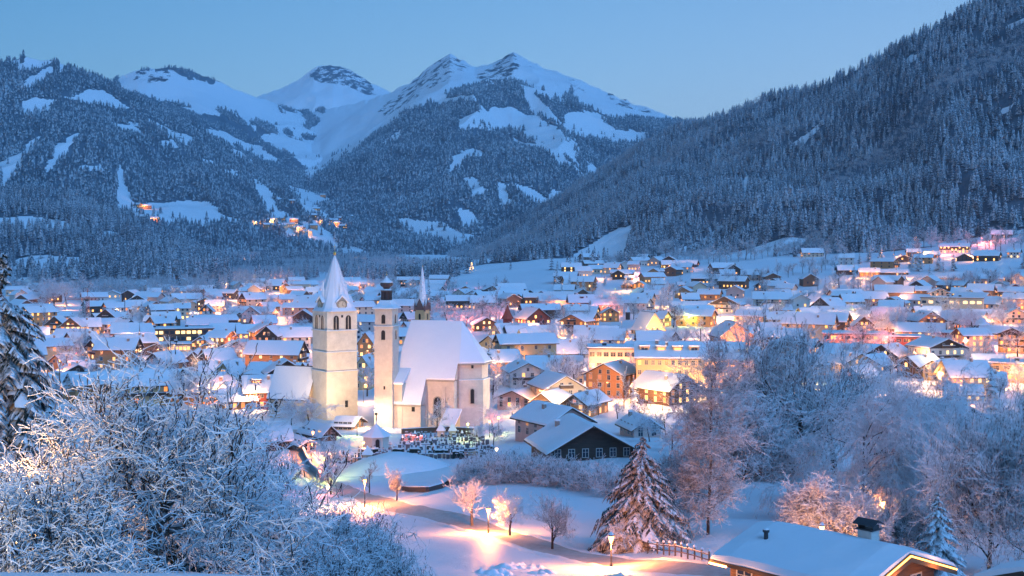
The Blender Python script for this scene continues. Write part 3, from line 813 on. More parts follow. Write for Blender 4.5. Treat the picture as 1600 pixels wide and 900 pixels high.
def clock(root, x, y, z, rz, r):
    mb = MB(); k = 24
    mb.solid([[(rr*math.cos(2*PI*j/k), yy, rr*math.sin(2*PI*j/k)) for j in range(k)] for rr, yy in ((r, -.06), (r, 0))])
    o = mb.build('clock_face', M['dial'], root, loc=(x, y, z)); o.rotation_euler = (0, 0, rz)
    mb = MB()
    for j in range(k):
        a, b = 2*PI*j/k, 2*PI*(j+1)/k
        mb.solid([[(ra*math.cos(t), yy, ra*math.sin(t)) for ra, t in ((r, a), (r, b), (r*.9, b), (r*.9, a))] for yy in (-.1, -.05)])
    for j in range(12):
        a = 2*PI*j/12; mb.bar((r*.68*math.cos(a), -.08, r*.68*math.sin(a)), (r*.84*math.cos(a), -.08, r*.84*math.sin(a)), .045, 4)
    mb.build('clock_ring', M['dialring'], o)
    MB().bar((0, -.1, 0), (r*.75*math.cos(1.2), -.1, r*.75*math.sin(1.2)), .05, 4).bar((0, -.12, 0), (r*.5*math.cos(-.6), -.12, r*.5*math.sin(-.6)), .06, 4).build('clock_hands', M['dialring'], o)
def finial(root, z, s=1):
    mb = MB(); mb.lathe([(.06*s, z-.5), (.05*s, z+3.0*s)], 5)
    for q in range(1): mb.lathe([(.02, z+.3*s), (.32*s, z+.45*s), (.42*s, z+.75*s), (.32*s, z+1.05*s), (.02, z+1.2*s)], 10)
    mb.box(-.42*s, .42*s, -.05, .05, z+2.3*s, z+2.42*s)
    mb.build('finial_cross', M['gold'], root)

def big_tower():
    Y = 366; X = (523-800)/FPX*Y; z0 = float(gz(X, Y)); root = empty('church_tower', (X, Y, z0), R(34))
    zt = zrow(485, Y) - z0; a = 4.7
    L = lambda row: zrow(row, Y) - z0
    mb = MB(); mb.box(-a-.15, a+.15, -a-.15, a+.15, -4, L(578)); mb.box(-a, a, -a, a, L(578), zt)
    mb.build('wall', M['tower_stone'], root)
    for rw, dp in ((515, .3), (548, .26), (578, .34)):
        z = L(rw)
        MB().box(-a-dp, a+dp, -a-dp, a+dp, z-.28, z).mat(1).box(-a-dp+.02, a+dp-.02, -a-dp+.02, a+dp-.02, z, z+.16).build('cornice', [M['tower_stone'], M['snow']], root)
    zz = L(514)
    for rz, fx, fy in ((0, 0, -1), (-PI/2, -1, 0), (PI/2, 1, 0)):
        for t in (-1.9, 1.9):
            x, y = (t, -a-.01) if fy else ((a+.01)*fx, t)
            arched(root, x, y, L(513.5), rz, 1.75, 3.9, 'belfry_opening', 'hole', mull=True)
        x, y = (0, -a-.01) if fy else ((a+.01)*fx, 0)
        for t in (0,):
            MB().box(-.3, .3, -.05, .02, 0, .7).build('slit_window', M['hole'], root, loc=(x, y, L(495))).rotation_euler = (0, 0, rz)
    o = MB().box(-.45, .45, -.05, .02, 0, 1.9).build('slit_window', M['hole'], root, loc=(1.3, -a-.17, L(634)))
    # spire: flared square eaves drawing in to eight sides
    def ring(r, z, sq):
        pts = []
        for j in range(16):
            t = 2*PI*(j+.5)/16; c, s_ = math.cos(t), math.sin(t)
            rs = r/max(abs(c), abs(s_)); ro = r/max(abs(math.cos(((t + PI/8) % (PI/4)) - PI/8)), .01)
            q = rs*sq + ro*(1-sq); pts.append((q*c, q*s_, z))
        return pts
    rows = [(5.35, 485.5, 1), (5.3, 484.6, 1), (4.7, 480, .95), (4.3, 473, .7), (3.85, 464, .35), (3.25, 452, .1), (2.5, 439, 0), (1.7, 425, 0), (.95, 412, 0), (.3, 402.5, 0), (.08, 399.5, 0)]
    MB().solid([ring(r, L(rw), sq) for r, rw, sq in rows]).build('spire', M['snow_spire'], root)
    finial(root, L(400.5), 1.15)
    for k in range(8):
        t = 2*PI*(k+.5)/8
        mb = MB(); pr = [(rr*1.0*(1.06 if i else 1.0), rw) for i, (rr, rw, sq) in enumerate(rows[4:])]
        for (r0, w0), (r1, w1) in zip(pr[:-1], pr[1:]):
            mb.bar((r0*1.02*math.cos(t), r0*1.02*math.sin(t), L(w0)), (r1*1.02*math.cos(t), r1*1.02*math.sin(t), L(w1)), .09, 4)
        mb.build('spire_rib', M['snow'], root)
    for rz in (0, -PI/2, PI/2, PI):   # gabled clock dormers with tall spirelets
        d = empty_part('x', root); c, s_ = math.cos(rz), math.sin(rz)
        def T(x, y): return (x*c - y*s_, x*s_ + y*c)
        z1, z2 = L(484), L(471.0); w = 1.6; y0, y1 = -4.6, -2.6
        mb = MB(); mb.solid([[(*T(x, y0), z), ] for x, z in ()] or [[(*T(-w, y0), z1), (*T(w, y0), z1), (*T(w, y0), z2), (*T(0, y0), z2+1.5), (*T(-w, y0), z2)],
                            [(*T(-w, y1), z1), (*T(w, y1), z1), (*T(w, y1), z2), (*T(0, y1), z2+1.5), (*T(-w, y1), z2)]])
        o = mb.build('clock_dormer', M['church_dark'], root)
        mb = MB(); r_ = lambda x, z, y: (*T(x, y), z)
        for sg in (-1, 1):
            mb.solid([[r_(0, z2+1.55, y0-.3), r_(sg*(w+.35), z2-.2, y0-.3), r_(sg*(w+.35), z2+.1, y0-.3), r_(0, z2+1.95, y0-.3)],
                      [r_(0, z2+1.55, y1), r_(sg*(w+.35), z2-.2, y1), r_(sg*(w+.35), z2+.1, y1), r_(0, z2+1.95, y1)]])
        mb.build('dormer_roof', M['snow'], o)
        cx, cy = T(0, y0-.02); clock(root, cx, cy, (z1+z2)/2 + .35, rz, 1.35)
        sx, sy = T(0, y0+1.0)
        MB().lathe([(.75, z2+.8), (.6, z2+2.2), (.2, z2+4.6), (.05, z2+6.2)], 6, sx, sy).build('pinnacle', M['snow_spire'], root)
    tag(root, 'massive square pale stone clock tower with snowy flared spire, lit from below', 'church tower')
    return root
big_tower()
def side_nave():
    m = 360/FPX
    X, Y = (455-800)/FPX*372, 372; z0 = float(gz(X, Y))
    root = empty('chapel_nave', (X, Y, z0), R(-20)); ze = zrow(618, Y) - z0; zr = zrow(572, Y) - z0
    MB().solid([[(x, -5, -4), (x, 5, -4), (x, 5, ze), (x, 0, zr), (x, -5, ze)] for x in (-4.5, 8)]).build('wall', WALL['cream'], root)
    rf = roof_slab(-4.5, 8, 5, ze, zr, .25, .5, .5, .02).build('roof', M['timber'], root)
    snow_slab(-4.5, 8, 5, ze+.27, zr+.27, .35, .48, .45, 3).build('roof_snow', M['snow_roof'], rf)
    for x in (-2, 2): arched(root, x, -5.01, 1.5, 0, 1.1, 3.4, 'window', 'hole', WALL['cream'])
    tag(root, 'low church nave with steep snowy roof against the left of the massive clock tower', 'church')
side_nave()

def parish_church():
    Yc = 352; z0 = 0.6
    X0 = (690-800)/FPX*Yc; yaw = R(-17); root = empty('parish_church', (X0, Yc, z0), yaw)
    H = lambda row, Y=348: zrow(row, Y) - z0
    zr = H(505, 352); sl = 1.62
    # local: x to the right along the ridge, -y to us.  main roof plane drops from the ridge
    xl, xr = -9.0, 7.4
    y1 = -6.2; z1 = zr + y1*sl          # high wall of the choir
    y2 = -9.2; z2 = zr + y2*sl
    y3 = -13.2; z3 = zr + y3*sl
    def pl(y): return zr + y*sl if y < 0 else zr - y*sl
    mb = MB()
    body = [(xl, -6.0), (xr, -6.0), (xr+5.2, -2.6), (xr+5.2, 2.6), (xr, 6), (xl, 6)]
    mb.extr(body, -4, pl(-6.0)-.1)
    mb.extr([(xl-1.5, y3+.3), (-1.2, y3+.3), (-1.2, -6.05), (xl-1.5, -6.05)], -4, z3-.05)
    mb.extr([(-1.2+.003, y2+.3), (xr-.6, y2+.3), (xr-.6, -6.05), (-1.2+.003, -6.05)], -4, z2-.05)
    # wedge under the long roof
    for xa, xb, yy in ((xl-1.5, -1.2, y3+.3), (-1.2+.003, xr-.6, y2+.3)):
        mb.solid([[(x, yy, pl(yy)-.25), (x, -6.05, pl(yy)-.25), (x, -6.05, pl(-6.05)-.25)] for x in (xa, xb)])
    mb.solid([[(x, -6, pl(6)-.2), (x, 6, pl(6)-.2), (x, 0, zr-.2)] for x in (xl, xr-3)])
    mb.build('wall', M['church_render'], root)
    # choir buttresses and apse shell, standing to the high eave
    ze = pl(-6.0)
    mb = MB()
    mb.extr([(xr+.0, -6.3), (xr+5.6, -2.9), (xr+5.6, 2.9), (xr, 6.2), (xr-.3, 6.2), (xr-.3, -6.3)], -4, H(592) )
    mb.build('apse_plinth', M['church_render'], root)
    MB().extr([(xr-.1, -6.42), (xr+5.7, -2.98), (xr+5.7, 3.0), (xr-.1, 6.3)], H(592), H(592)+.18).build('apse_ledge', M['snow'], root)
    # roof
    th = .35
    def slab(pts, dz=th):
        return [pts, [(p[0], p[1], p[2]+dz) for p in pts]]
    rf = MB(); v = .5
    rf.solid(slab([(xl, 0, zr), (xr-1.5, 0, zr), (xr+.2, -6.7, pl(-6.7)), (xr-.3, -6.7, pl(-6.7)), (xr-.3, y2-.1, pl(y2-.1)), (-1.0, y2-.1, pl(y2-.1)), (-1.0, y3-.1, pl(y3-.1)), (xl-2.4, y3-.1, pl(y3-.1))]))
    rf.solid(slab([(xr-1.5, 0, zr-.004), (xr+6.1, -3.1, pl(-6.7)), (xr+.2, -6.7, pl(-6.7)-.004)]))
    rf.solid(slab([(xr-1.5, 0, zr-.006), (xr+6.1, 3.1, pl(-6.7)), (xr+6.1, -3.1, pl(-6.7)-.004)]))
    rf.solid(slab([(xr-1.5, 0, zr-.008), (xr+.2, 6.7, pl(6.7)), (xr+6.1, 3.1, pl(6.7)-.004)]))
    rf.solid(slab([(xl, 0, zr-.008), (xl, 10, pl(10)), (xr, 6.7, pl(6.7)), (xr-1.5, 0, zr-.010)]))
    rfo = rf.build('roof', M['church_dark'], root)
    rs_ = MB(); g = .36
    up = lambda pts, d=.0: [(p[0], p[1], p[2]+g+d) for p in pts]
    rs_.solid(slab(up([(xl-.0, 0, zr), (xr-1.5, 0, zr), (xr+.15, -6.6, pl(-6.6)), (xr-.35, -6.6, pl(-6.6)), (xr-.35, y2, pl(y2)), (-1.05, y2, pl(y2)), (-1.05, y3, pl(y3)), (xl-2.3, y3, pl(y3))]), .4))
    rs_.solid(slab(up([(xr-1.5, 0, zr-.004), (xr+6.0, -3.05, pl(-6.6)), (xr+.15, -6.6, pl(-6.6)-.004)]), .4))
    rs_.solid(slab(up([(xr-1.5, 0, zr-.006), (xr+6.0, 3.05, pl(-6.6)), (xr+6.0, -3.05, pl(-6.6)-.004)]), .4))
    rs_.solid(slab(up([(xl, 0, zr-.008), (xl, 9.9, pl(9.9)), (xr, 6.6, pl(6.6)), (xr-1.5, 0, zr-.010)]), .4))
    rs_.build('roof_snow', M['snow_roof'], rfo)
    # windows
    arched(root, 2.1, y2+.29, H(648), 0, 1.9, H(618)-H(648), 'choir_window', 'hole', M['church_dark'], mull=True)
    nx, ny = 3.4, 5.4; ang = math.atan2(3.4, 5.6)
    arched(root, xr+3.1, -4.68, H(628), ang, .95, H(606)-H(628), 'choir_window', 'hole', M['church_dark'])
    for (x, rw) in ((-8.5, 645), (-3.3, 645)):
        MB().box(-.45, .45, -.05, .04, 0, 1.2).build('small_window', M['hole'], root, loc=(x, y3+.29, H(rw, 338)))
    MB().box(-.45, .45, -.05, .04, 0, 1.1).build('small_window', M['hole'], root, loc=(-8.6, y3+.29, H(667, 338)))
    MB().box(-.3, .3, -.05, .04, 0, .9).build('small_window', M['hole'], root, loc=(xr+3.1, -4.55, ze-2.0)).rotation_euler = (0, 0, ang)
    # buttresses
    for x in (-1.2, 3.9): MB().solid([[(x-.5, -9.2, -4), (x+.5, -9.2, -4), (x+.5, y2-.9, -4), (x-.5, y2-.9, -4)], [(x-.5, -9.0, z2-1.5), (x+.5, -9.0, z2-1.5), (x+.5, y2+.1, z2-1.5), (x-.5, y2+.1, z2-1.5)]]).build('buttress', M['church_render'], root)
    # south porch and sacristy
    mb = MB(); mb.solid([[(x, -14.2, -4), (x, -9.2, -4), (x, -9.2, 5.6), (x, -14.2, 2.6)] for x in (5.2, 8.6)]); po = mb.build('porch', WALL['yellow'], root)
    MB().solid([[(x, -14.8, 2.3), (x, -9.1, 5.75), (x, -9.1, 6.2), (x, -14.8, 2.7)] for x in (4.7, 9.1)]).build('porch_roof', M['snow_roof'], po)
    # west wing with its own steep roof
    mb = MB(); mb.extr([(xl-6, -5.5), (xl+.1, -5.5), (xl+.1, 5), (xl-6, 5)], -4, H(592)); mb.build('west_wing', WALL['brown'] if False else M['church_dark'], root)
    MB().solid([[(x, -6, H(593)), (x, 0, H(553)), (x, 5.5, H(593))] for x in (xl-6.2, xl+.3)]).build('west_wing_roof', M['snow_roof'], root)
    for x in (xl-4.6, xl-2.2): arched(root, x, -5.51, 3.0, 0, 1.0, 5.0, 'west_window', 'hole', M['church_dark'])
    MB().extr([(xl-1.6, -13.0), (xl+2.6, -13.0), (xl+2.6, -6), (xl-1.6, -6)], -4, H(596)).build('aisle_wall', M['church_render'], root)
    MB().solid([[(xl-2, -13.4, H(597)), (xl+3, -13.4, H(597)), (xl+3, -6, H(571)), (xl-2, -6, H(571))], [(xl-2, -13.4, H(597)+.5), (xl+3, -13.4, H(597)+.5), (xl+3, -6, H(571)+.5), (xl-2, -6, H(571)+.5)]]).build('aisle_roof', M['snow_roof'], root)
    tag(root, 'large parish church with a huge steep snow-covered roof and polygonal choir', 'church')
parish_church()
def parish_tower():
    Y = 344; X = (604-800)/FPX*Y; z0 = 0.8; root = empty('bell_tower', (X, Y, z0), R(-14)); L = lambda r: zrow(r, Y) - z0
    a = 2.55; zt = L(481)
    mb = MB(); mb.box(-a, a, -a, a, -4, L(509)).box(-a+.12, a-.12, -a+.12, a-.12, L(509), zt); mb.build('wall', M['church_render'], root)
    for rw in (509,): MB().box(-a-.2, a+.2, -a-.2, a+.2, L(rw)-.2, L(rw)).mat(1).box(-a-.18, a+.18, -a-.18, a+.18, L(rw), L(rw)+.12).build('cornice', [M['church_render'], M['snow']], root)
    for rz, fx, fy in ((0, 0, -1), (PI/2, 1, 0), (-PI/2, -1, 0)):
        for rw, h in ((505, 2.4), (530, 2.5)):
            q = a - .11 if rw == 505 else a + .01
            x, y = (0, -q) if fy else (q*fx, 0)
            arched(root, x, y, L(rw), rz, 1.15, h, 'belfry_opening', 'hole', M['church_render'])
    MB().box(-.25, .25, -.05, .02, 0, .9).build('slit_window', M['hole'], root, loc=(.3, -a-.01, L(607)))
    MB().solid([[(x*q, y*q, z) for x, y in ((-1, -1), (1, -1), (1, 1), (-1, 1))] for q, z in ((a+.55, zt-.15), (a+.5, zt+.12), (a*.82, zt+.9), (a*.62, zt+1.7), (1.35, zt+2.1))]).build('skirt_roof', M['snow_roof'], root)
    ln = MB()
    zb = zt + 1.9
    for j in range(8):
        t = 2*PI*(j+.5)/8; ln.bar((1.3*math.cos(t), 1.3*math.sin(t), zb), (1.3*math.cos(t), 1.3*math.sin(t), L(455)), .2, 4)
    ln.lathe([(.9, zb), (.9, L(455))], 8).lathe([(1.3, zb), (1.3, zb+.35)], 8).lathe([(1.45, L(456)), (1.75, L(454)), (1.3, L(452.5))], 8)
    lo = ln.build('lantern', M['copper'], root)
    MB().lathe([(1.72, L(454.2)), (1.4, L(452.4)), (1.05, L(451.4))], 8).build('lantern_snow', M['snow'], lo)
    on = MB(); on.lathe([(1.0, L(452.5)), (.8, L(451)), (1.0, L(449)), (1.65, L(446.5)), (1.8, L(443.5)), (1.5, L(440.5)), (.8, L(437.5)), (.25, L(434)), (.06, L(430))], 10)
    oo = on.build('onion_dome', M['copper'], root)
    MB().lathe([(1.62, L(442.0)), (1.58, L(440.3)), (.9, L(437.0)), (.34, L(433.8)), (.12, L(431))], 10).build('dome_snow', M['snow'], oo)
    finial(root, L(431), .42)
    tag(root, 'slim bell tower with black lantern and onion dome, left of the huge church roof', 'church tower')
parish_tower()
def spire_chapel():
    Y = 455; X = (660-800)/FPX*Y; z0 = float(gz(X, Y)); root = empty('chapel_spire', (X, Y, z0), R(-24)); L = lambda r: zrow(r, Y) - z0
    a = 1.95
    MB().box(-a, a, -a, a, -3, L(483)).build('wall', WALL['yellow'], root)
    for rz, fx, fy in ((0, 0, -1), (PI/2, 1, 0), (-PI/2, -1, 0)):
        x, y = (0, -a-.01) if fy else ((a+.01)*fx, 0)
        arched(root, x, y, L(499), rz, .9, 2.1, 'belfry_opening', 'hole', WALL['yellow'])
        g = MB().solid([[(-a*1.05, -.2, 0), (a*1.05, -.2, 0), (0, -.2, 4.2)], [(-a*1.05, 1.2, 0), (a*1.05, 1.2, 0), (0, 1.2, 4.2)]]).build('gablet', M['spire_dark'], root, loc=(x, y, L(484))); g.rotation_euler = (0, 0, rz)
    MB().lathe([(2.3, L(484)), (1.6, L(476)), (1.3, L(462)), (.9, L(446)), (.45, L(428)), (.08, L(416))], 8, 0, 0, PI/8).build('spire', M['snow_spire'], root)
    for sx in (-1, 1):
        for sy in (-1, 1):
            MB().lathe([(.38, L(486)), (.4, L(477)), (.2, L(472)), (.03, L(466))], 6, sx*a, sy*a).build('pinnacle', M['spire_dark'], root)
    finial(root, L(417), .4)
    rf = MB().solid([[(x, -4, L(520)), (x, 4, L(520)), (x, 0, L(503))] for x in (2.2, 16)]).build('nave_roof', M['snow_roof'], root)
    MB().box(2.3, 15.9, -3.8, 3.8, -3, L(520)-.01).build('nave_wall', WALL['cream'], root)
    tag(root, 'slender pointed chapel spire with corner pinnacles rising behind the huge church roof', 'church tower')
spire_chapel()
# ---------------------------------------------------------------- the town, house by house
H = hs
def flat(px, row, Wp, Hp, wall='grey', floors=2, cols=8, lit=.4, kind='warm', yaw=0, dep=14, label=None, seed=None, name='flat_roofed_building', band=None, group=None):
    X, Y, z = ray(px, row, 150); m = Y/FPX; w = Wp*m; h = Hp*m; az = math.atan2(X, Y); r = random.Random(seed or int(px*7+row))
    root = empty(name, (X + math.sin(az)*dep/2, Y + math.cos(az)*dep/2, z), -az + R(yaw))
    MB().box(-w/2, w/2, -dep/2, dep/2, -6, h).build('wall', WALL[wall], root)
    rf = MB().box(-w/2-.6, w/2+.6, -dep/2-.6, dep/2+.6, h+.002, h+.35).build('roof', M['timber'], root)
    nx = max(4, int(w/2)); mb = MB(); hh = [[h + .35 + .35 + .12*r.random() for _ in range(4)] for _ in range(nx+1)]
    xs = [-w/2-.55 + (w+1.1)*i/nx for i in range(nx+1)]; ys = [-dep/2-.55, -dep/6, dep/6, dep/2+.55]
    for i in range(nx):
        for j in range(3): mb.face([(xs[i], ys[j], hh[i][j]), (xs[i+1], ys[j], hh[i+1][j]), (xs[i+1], ys[j+1], hh[i+1][j+1]), (xs[i], ys[j+1], hh[i][j+1])])
        mb.face([(xs[i], ys[0], h+.352), (xs[i+1], ys[0], h+.352), (xs[i+1], ys[0], hh[i+1][0]), (xs[i], ys[0], hh[i][0])])
    for i, s_ in ((0, 1), (nx, -1)):
        for j in range(3): mb.face([(xs[i], ys[j], h+.352), (xs[i], ys[j+1], h+.352), (xs[i], ys[j+1], hh[i][j+1]), (xs[i], ys[j], hh[i][j])])
    mb.build('roof_snow', M['snow_roof'], rf)
    for k in range(max(1, int(w/14))):
        cx = r.uniform(-.4, .4)*w; MB().box(cx-.8, cx+.8, -.8, .8, h+.36, h+1.7).mat(1).box(cx-.82, cx+.82, -.82, .82, h+1.7, h+2.0).build('roof_vent', [M['darkmetal'], M['snow']], rf)
    fh = h/floors
    for f in range(floors):
        for c in range(cols):
            window(root, -w/2 + w*(c+.5)/cols, -dep/2-.002, f*fh + fh*.3, 0, min(2.4, w/cols*.7), min(1.6, fh*.5), kind if r.random() < lit else 'dark', Y < 620)
    for sg in (-1, 1):
        if sg*X < 0 or True:
            for c in range(3): window(root, sg*(w/2+.002), -dep/2 + dep*(c+.5)/3, fh*.3, PI/2*sg, 1.6, 1.4, kind if r.random() < lit else 'dark', Y < 620)
    tag(root, label, 'building', group)
    HOUSES.append(dict(o=root, wall=wall, lit=lit, floors=floors, w=w, d=dep, seed=px, balcony=False, name=name, gable=None, upper=None, dormers=0, label=label))
    return root
# around and in front of the church, nearest rows first
H(908, 720, 134, 16, 37, 'g', 15, dep=15, wall='dark', floors=1, lit=0, cols=3, ov=1.3, chim=1, scols=6, gw=False, snow=.45, label='low black timber chalet with a row of pale windows behind the hedge')
H(864, 690, 80, 28, 22, 'g', 32, dep=14, wall='pink', lit=.05, floors=2, label='pale pink house with broad snowy roof, behind the low black chalet')
H(862, 648, 34, 20, 12, 'g', -20, dep=16, wall='orange', lit=.3)
H(915, 654, 42, 22, 14, 'g', -25, dep=14, wall='orange', lit=.5, gable='brown')
H(870, 641, 62, 34, 18, 'g', 18, dep=17, wall='cream', lit=.15, floors=2, balcony=True, label='brightly lit cream chalet with a pointed gable, right of the church choir')
H(818, 606, 56, 24, 13, 'g', 12, dep=15, wall='white', upper=None, gable=None, lit=.3, balcony=True, label='white chalet with a dark balcony, close right of the church choir')
H(818, 640, 60, 16, 12, 'g', -30, dep=12, wall='pink', lit=.4)
H(866, 592, 84, 10, 24, 'r', 3, wall='cream', lit=.3, chim=4, floors=2, cols=7)
H(893, 602, 36, 22, 8, 'r', 3, wall='yellow', lit=.1, cols=4)
H(872, 560, 104, 8, 20, 'r', 2, wall='white', lit=.2, chim=4)
H(932, 538, 66, 8, 20, 'r', -3, wall='cream', lit=.4, chim=3)
H(875, 531, 28, 10, 12, 'g', 20, wall='brown', lit=.2)
H(808, 528, 66, 7, 14, 'r', 5, wall='white', chim=2, lit=.2)
H(776, 566, 46, 24, 16, 'g', -28, dep=14, wall='yellow', lit=.35)
for px_, row_, w_, h_, r_ in ((778, 544, 20, 20, 16), (797, 566, 28, 24, 20), (816, 560, 20, 22, 22)):
    H(px_, row_, w_, h_, r_, 'g', -12, dep=14, wall='yellow', lit=.5, kind='gold', floors=3, ov=.35, chim=0, group='gabled town houses outlined with light')
flat(958, 596, 76, 50, 'pink', 3, 7, .12, 'pale', 0, 16, 'salmon-pink hotel block with rows of small dark windows in the town centre')
H(1045, 622, 104, 62, 22, 'r', 2, dep=17, wall='yellow', floors=4, cols=10, lit=.25, kind='warm', dormers=4, ov=.7, chim=3, label='big yellow hotel with four lit dormers on its snowy roof')
H(1142, 612, 84, 50, 18, 'r', -3, dep=15, wall='cream', floors=3, cols=7, lit=.4, dormers=2)
H(958, 622, 62, 36, 16, 'g', -22, dep=15, wall='orange', lit=.15, floors=3)
H(1040, 634, 62, 24, 22, 'g', 42, dep=16, wall='brown', lit=.6, floors=2, kind='gold')
H(1143, 556, 52, 30, 22, 'g', 16, dep=18, wall='salmon', lit=.1, floors=2, label='salmon house with a tall pointed gable and brown eaves, right of the yellow hotel')
H(1176, 540, 34, 12, 14, 'g', -38, dep=18, wall='ochre', lit=.2)
H(1150, 585, 36, 22, 16, 'g', -14, dep=14, wall='pink', lit=.4)
H(1152, 604, 40, 18, 18, 'r', 6, wall='orange', lit=.5)
H(1013, 526, 38, 8, 29, 'g', 26, dep=16, wall='yellow', lit=0, floors=1, ov=.3, chim=0, label='steep-roofed house with a floodlit golden yellow gable, in the middle of town')
H(832, 520, 42, 22, 16, 'g', 24, wall='red', lit=.8, kind='gold', floors=2, chim=2, label='red brick villa with four bright windows beside a red pointed turret')
H(908, 488, 40, 16, 11, 'r', 10, wall='red', lit=.6, kind='amber', dormers=1)
H(802, 459, 22, 7, 6, 'r', 14, wall='dark', lit=0, chim=0); H(826, 465, 16, 6, 5, 'g', 10, wall='dark', lit=.3, chim=0)
H(844, 462, 18, 5, 3, 'r', 0, wall='dark', lit=0, chim=0)
# left of the towers
H(417, 640, 70, 28, 22, 'r', 4, dep=13, wall='red', lit=.55, kind='warm', dormers=2, cols=7, chim=2, label='dark red house with lit windows and two small dormers, left of the massive tower')
H(436, 600, 78, 8, 22, 'r', 2, wall='grey', chim=3, lit=.1); H(446, 572, 66, 8, 16, 'r', 2, wall='white', chim=2, lit=.2)
H(361, 604, 28, 18, 20, 'g', -22, dep=15, wall='yellow', lit=.4, floors=3); H(338, 616, 20, 12, 18, 'g', -34, wall='orange', lit=.3)
H(370, 640, 50, 14, 16, 'r', 8, wall='orange', lit=.7)
H(307, 575, 40, 8, 17, 'g', -6, dep=20, wall='brown', lit=.1); H(259, 580, 34, 12, 16, 'g', -35, dep=16, wall='orange', lit=.3, gable='brown')
H(423, 549, 32, 24, 14, 'g', -16, dep=14, wall='white', upper='dark', lit=.4); H(462, 546, 46, 20, 13, 'r', 3, wall='white', lit=.1, floors=2)
H(366, 560, 34, 14, 12, 'g', 8, wall='cream', gable='brown', lit=.5, balcony=True); H(316, 548, 32, 10, 11, 'g', -10, wall='ochre', lit=.7)
H(343, 590, 60, 6, 18, 'r', 5, wall='white', lit=.1, chim=3)
flat(281, 535, 100, 20, 'brown', 2, 12, .5, 'pale', 2, 18, 'long flat-roofed brown hall with a strip of bright windows in the left of town')
flat(266, 551, 60, 12, 'cream', 1, 10, .8, 'warm', 2, 12)
H(90, 524, 30, 16, 13, 'g', -14, dep=14, wall='cream', gable='brown', lit=.8, kind='gold', balcony=True); H(115, 526, 32, 16, 13, 'g', -14, dep=14, wall='cream', gable='brown', lit=.8, kind='gold', balcony=True)
H(140, 524, 30, 14, 12, 'r', 4, wall='cream', lit=.6); H(163, 512, 28, 8, 9, 'g', 5, wall='dark', lit=.6, kind='gold')
H(134, 556, 22, 16, 16, 'g', 14, wall='brown', lit=.1); H(98, 582, 30, 14, 12, 'g', -30, wall='orange', lit=.4); H(128, 588, 34, 10, 12, 'r', -8, wall='brown', lit=.1)
H(88, 548, 36, 10, 14, 'r', 3, wall='white', lit=.2); H(60, 535, 30, 12, 10, 'r', -4, wall='white', lit=.4)
H(200, 552, 36, 10, 14, 'r', -5, wall='cream', lit=.5); H(215, 530, 30, 8, 12, 'r', 4, wall='white', lit=.3); H(178, 572, 40, 12, 14, 'r', 4, wall='white', lit=.3)
H(232, 600, 40, 12, 14, 'r', 4, wall='white', lit=.3); H(160, 610, 44, 14, 14, 'g', -14, wall='dark', lit=.3); H(290, 612, 40, 12, 16, 'r', -8, wall='cream', lit=.4)
H(388, 530, 34, 10, 12, 'r', 6, wall='pink', lit=.5); H(352, 528, 44, 8, 14, 'r', -3, wall='white', lit=.2)
H(572, 610, 26, 34, 18, 'g', -14, dep=12, wall='yellow', lit=.4, kind='gold', floors=3, ov=.4); H(574, 560, 24, 24, 16, 'g', -10, wall='orange', lit=.5, kind='gold')
H(545, 532, 34, 16, 18, 'g', 8, wall='white', lit=.1)
# right part
H(1463, 574, 62, 30, 13, 'g', 30, dep=17, wall='white', gable='dark', lit=.45, kind='pale', balcony=True, floors=2, label='big white and dark chalet with lit gable wall, highest of the right-hand cluster')
H(1390, 568, 50, 12, 16, 'g', -22, dep=16, wall='dark', lit=.4, kind='gold'); H(1330, 562, 96, 8, 14, 'r', 2, wall='cream', lit=.3, chim=3)
H(1360, 585, 30, 12, 15, 'g', -28, dep=20, wall='grey', lit=.2); H(1344, 608, 34, 18, 15, 'g', -24, dep=14, wall='dark', lit=.5, kind='amber')
H(1438, 592, 40, 16, 17, 'g', -26, dep=18, wall='brown', lit=.3, kind='gold'); H(1500, 606, 30, 14, 16, 'g', -34, dep=16, wall='orange', gable='brown', lit=.5, kind='amber')
H(1475, 595, 40, 18, 12, 'g', -34, dep=12, wall='yellow', lit=.2); H(1505, 626, 50, 10, 12, 'r', 6, wall='cream', lit=.6, kind='gold'); H(1545, 612, 44, 12, 16, 'r', 5, wall='white', lit=.3)
flat(1576, 598, 52, 28, 'yellow', 2, 3, .1, 'warm', -4, 14, 'plain ochre block with a flat snowy roof at the right edge')
H(1490, 664, 46, 12, 14, 'g', 36, dep=14, wall='dark', lit=.2)
flat(1335, 545, 96, 22, 'salmon', 2, 9, .2, 'warm', 1, 18, 'long low salmon-red building behind rimed trees, right of the town centre'); flat(1496, 546, 44, 24, 'red', 2, 4, .3, 'dim', 2, 14)
flat(1415, 548, 54, 20, 'red', 2, 5, .4, 'warm', 2, 14)
flat(1488, 490, 92, 24, 'cream', 2, 9, .55, 'pale', -4, 14, 'modern cream building with tall glowing windows on the slope at right')
H(1396, 486, 42, 12, 9, 'g', -12, wall='cream', gable='brown', upper=None, lit=.5, kind='gold', balcony=True, label='brown chalet with golden windows left of the modern cream building')
H(1296, 494, 46, 14, 14, 'g', -46, dep=13, wall='white', gable='dark', lit=.2); H(1337, 495, 26, 8, 10, 'r', 8, wall='white', lit=.2)
H(1212, 452, 36, 8, 8, 'g', -22, dep=10, wall='dark', lit=.5, kind='gold'); H(1218, 468, 30, 8, 7, 'r', 5, wall='white', lit=.2); H(1247, 470, 28, 8, 7, 'r', -4, wall='white', lit=.3)
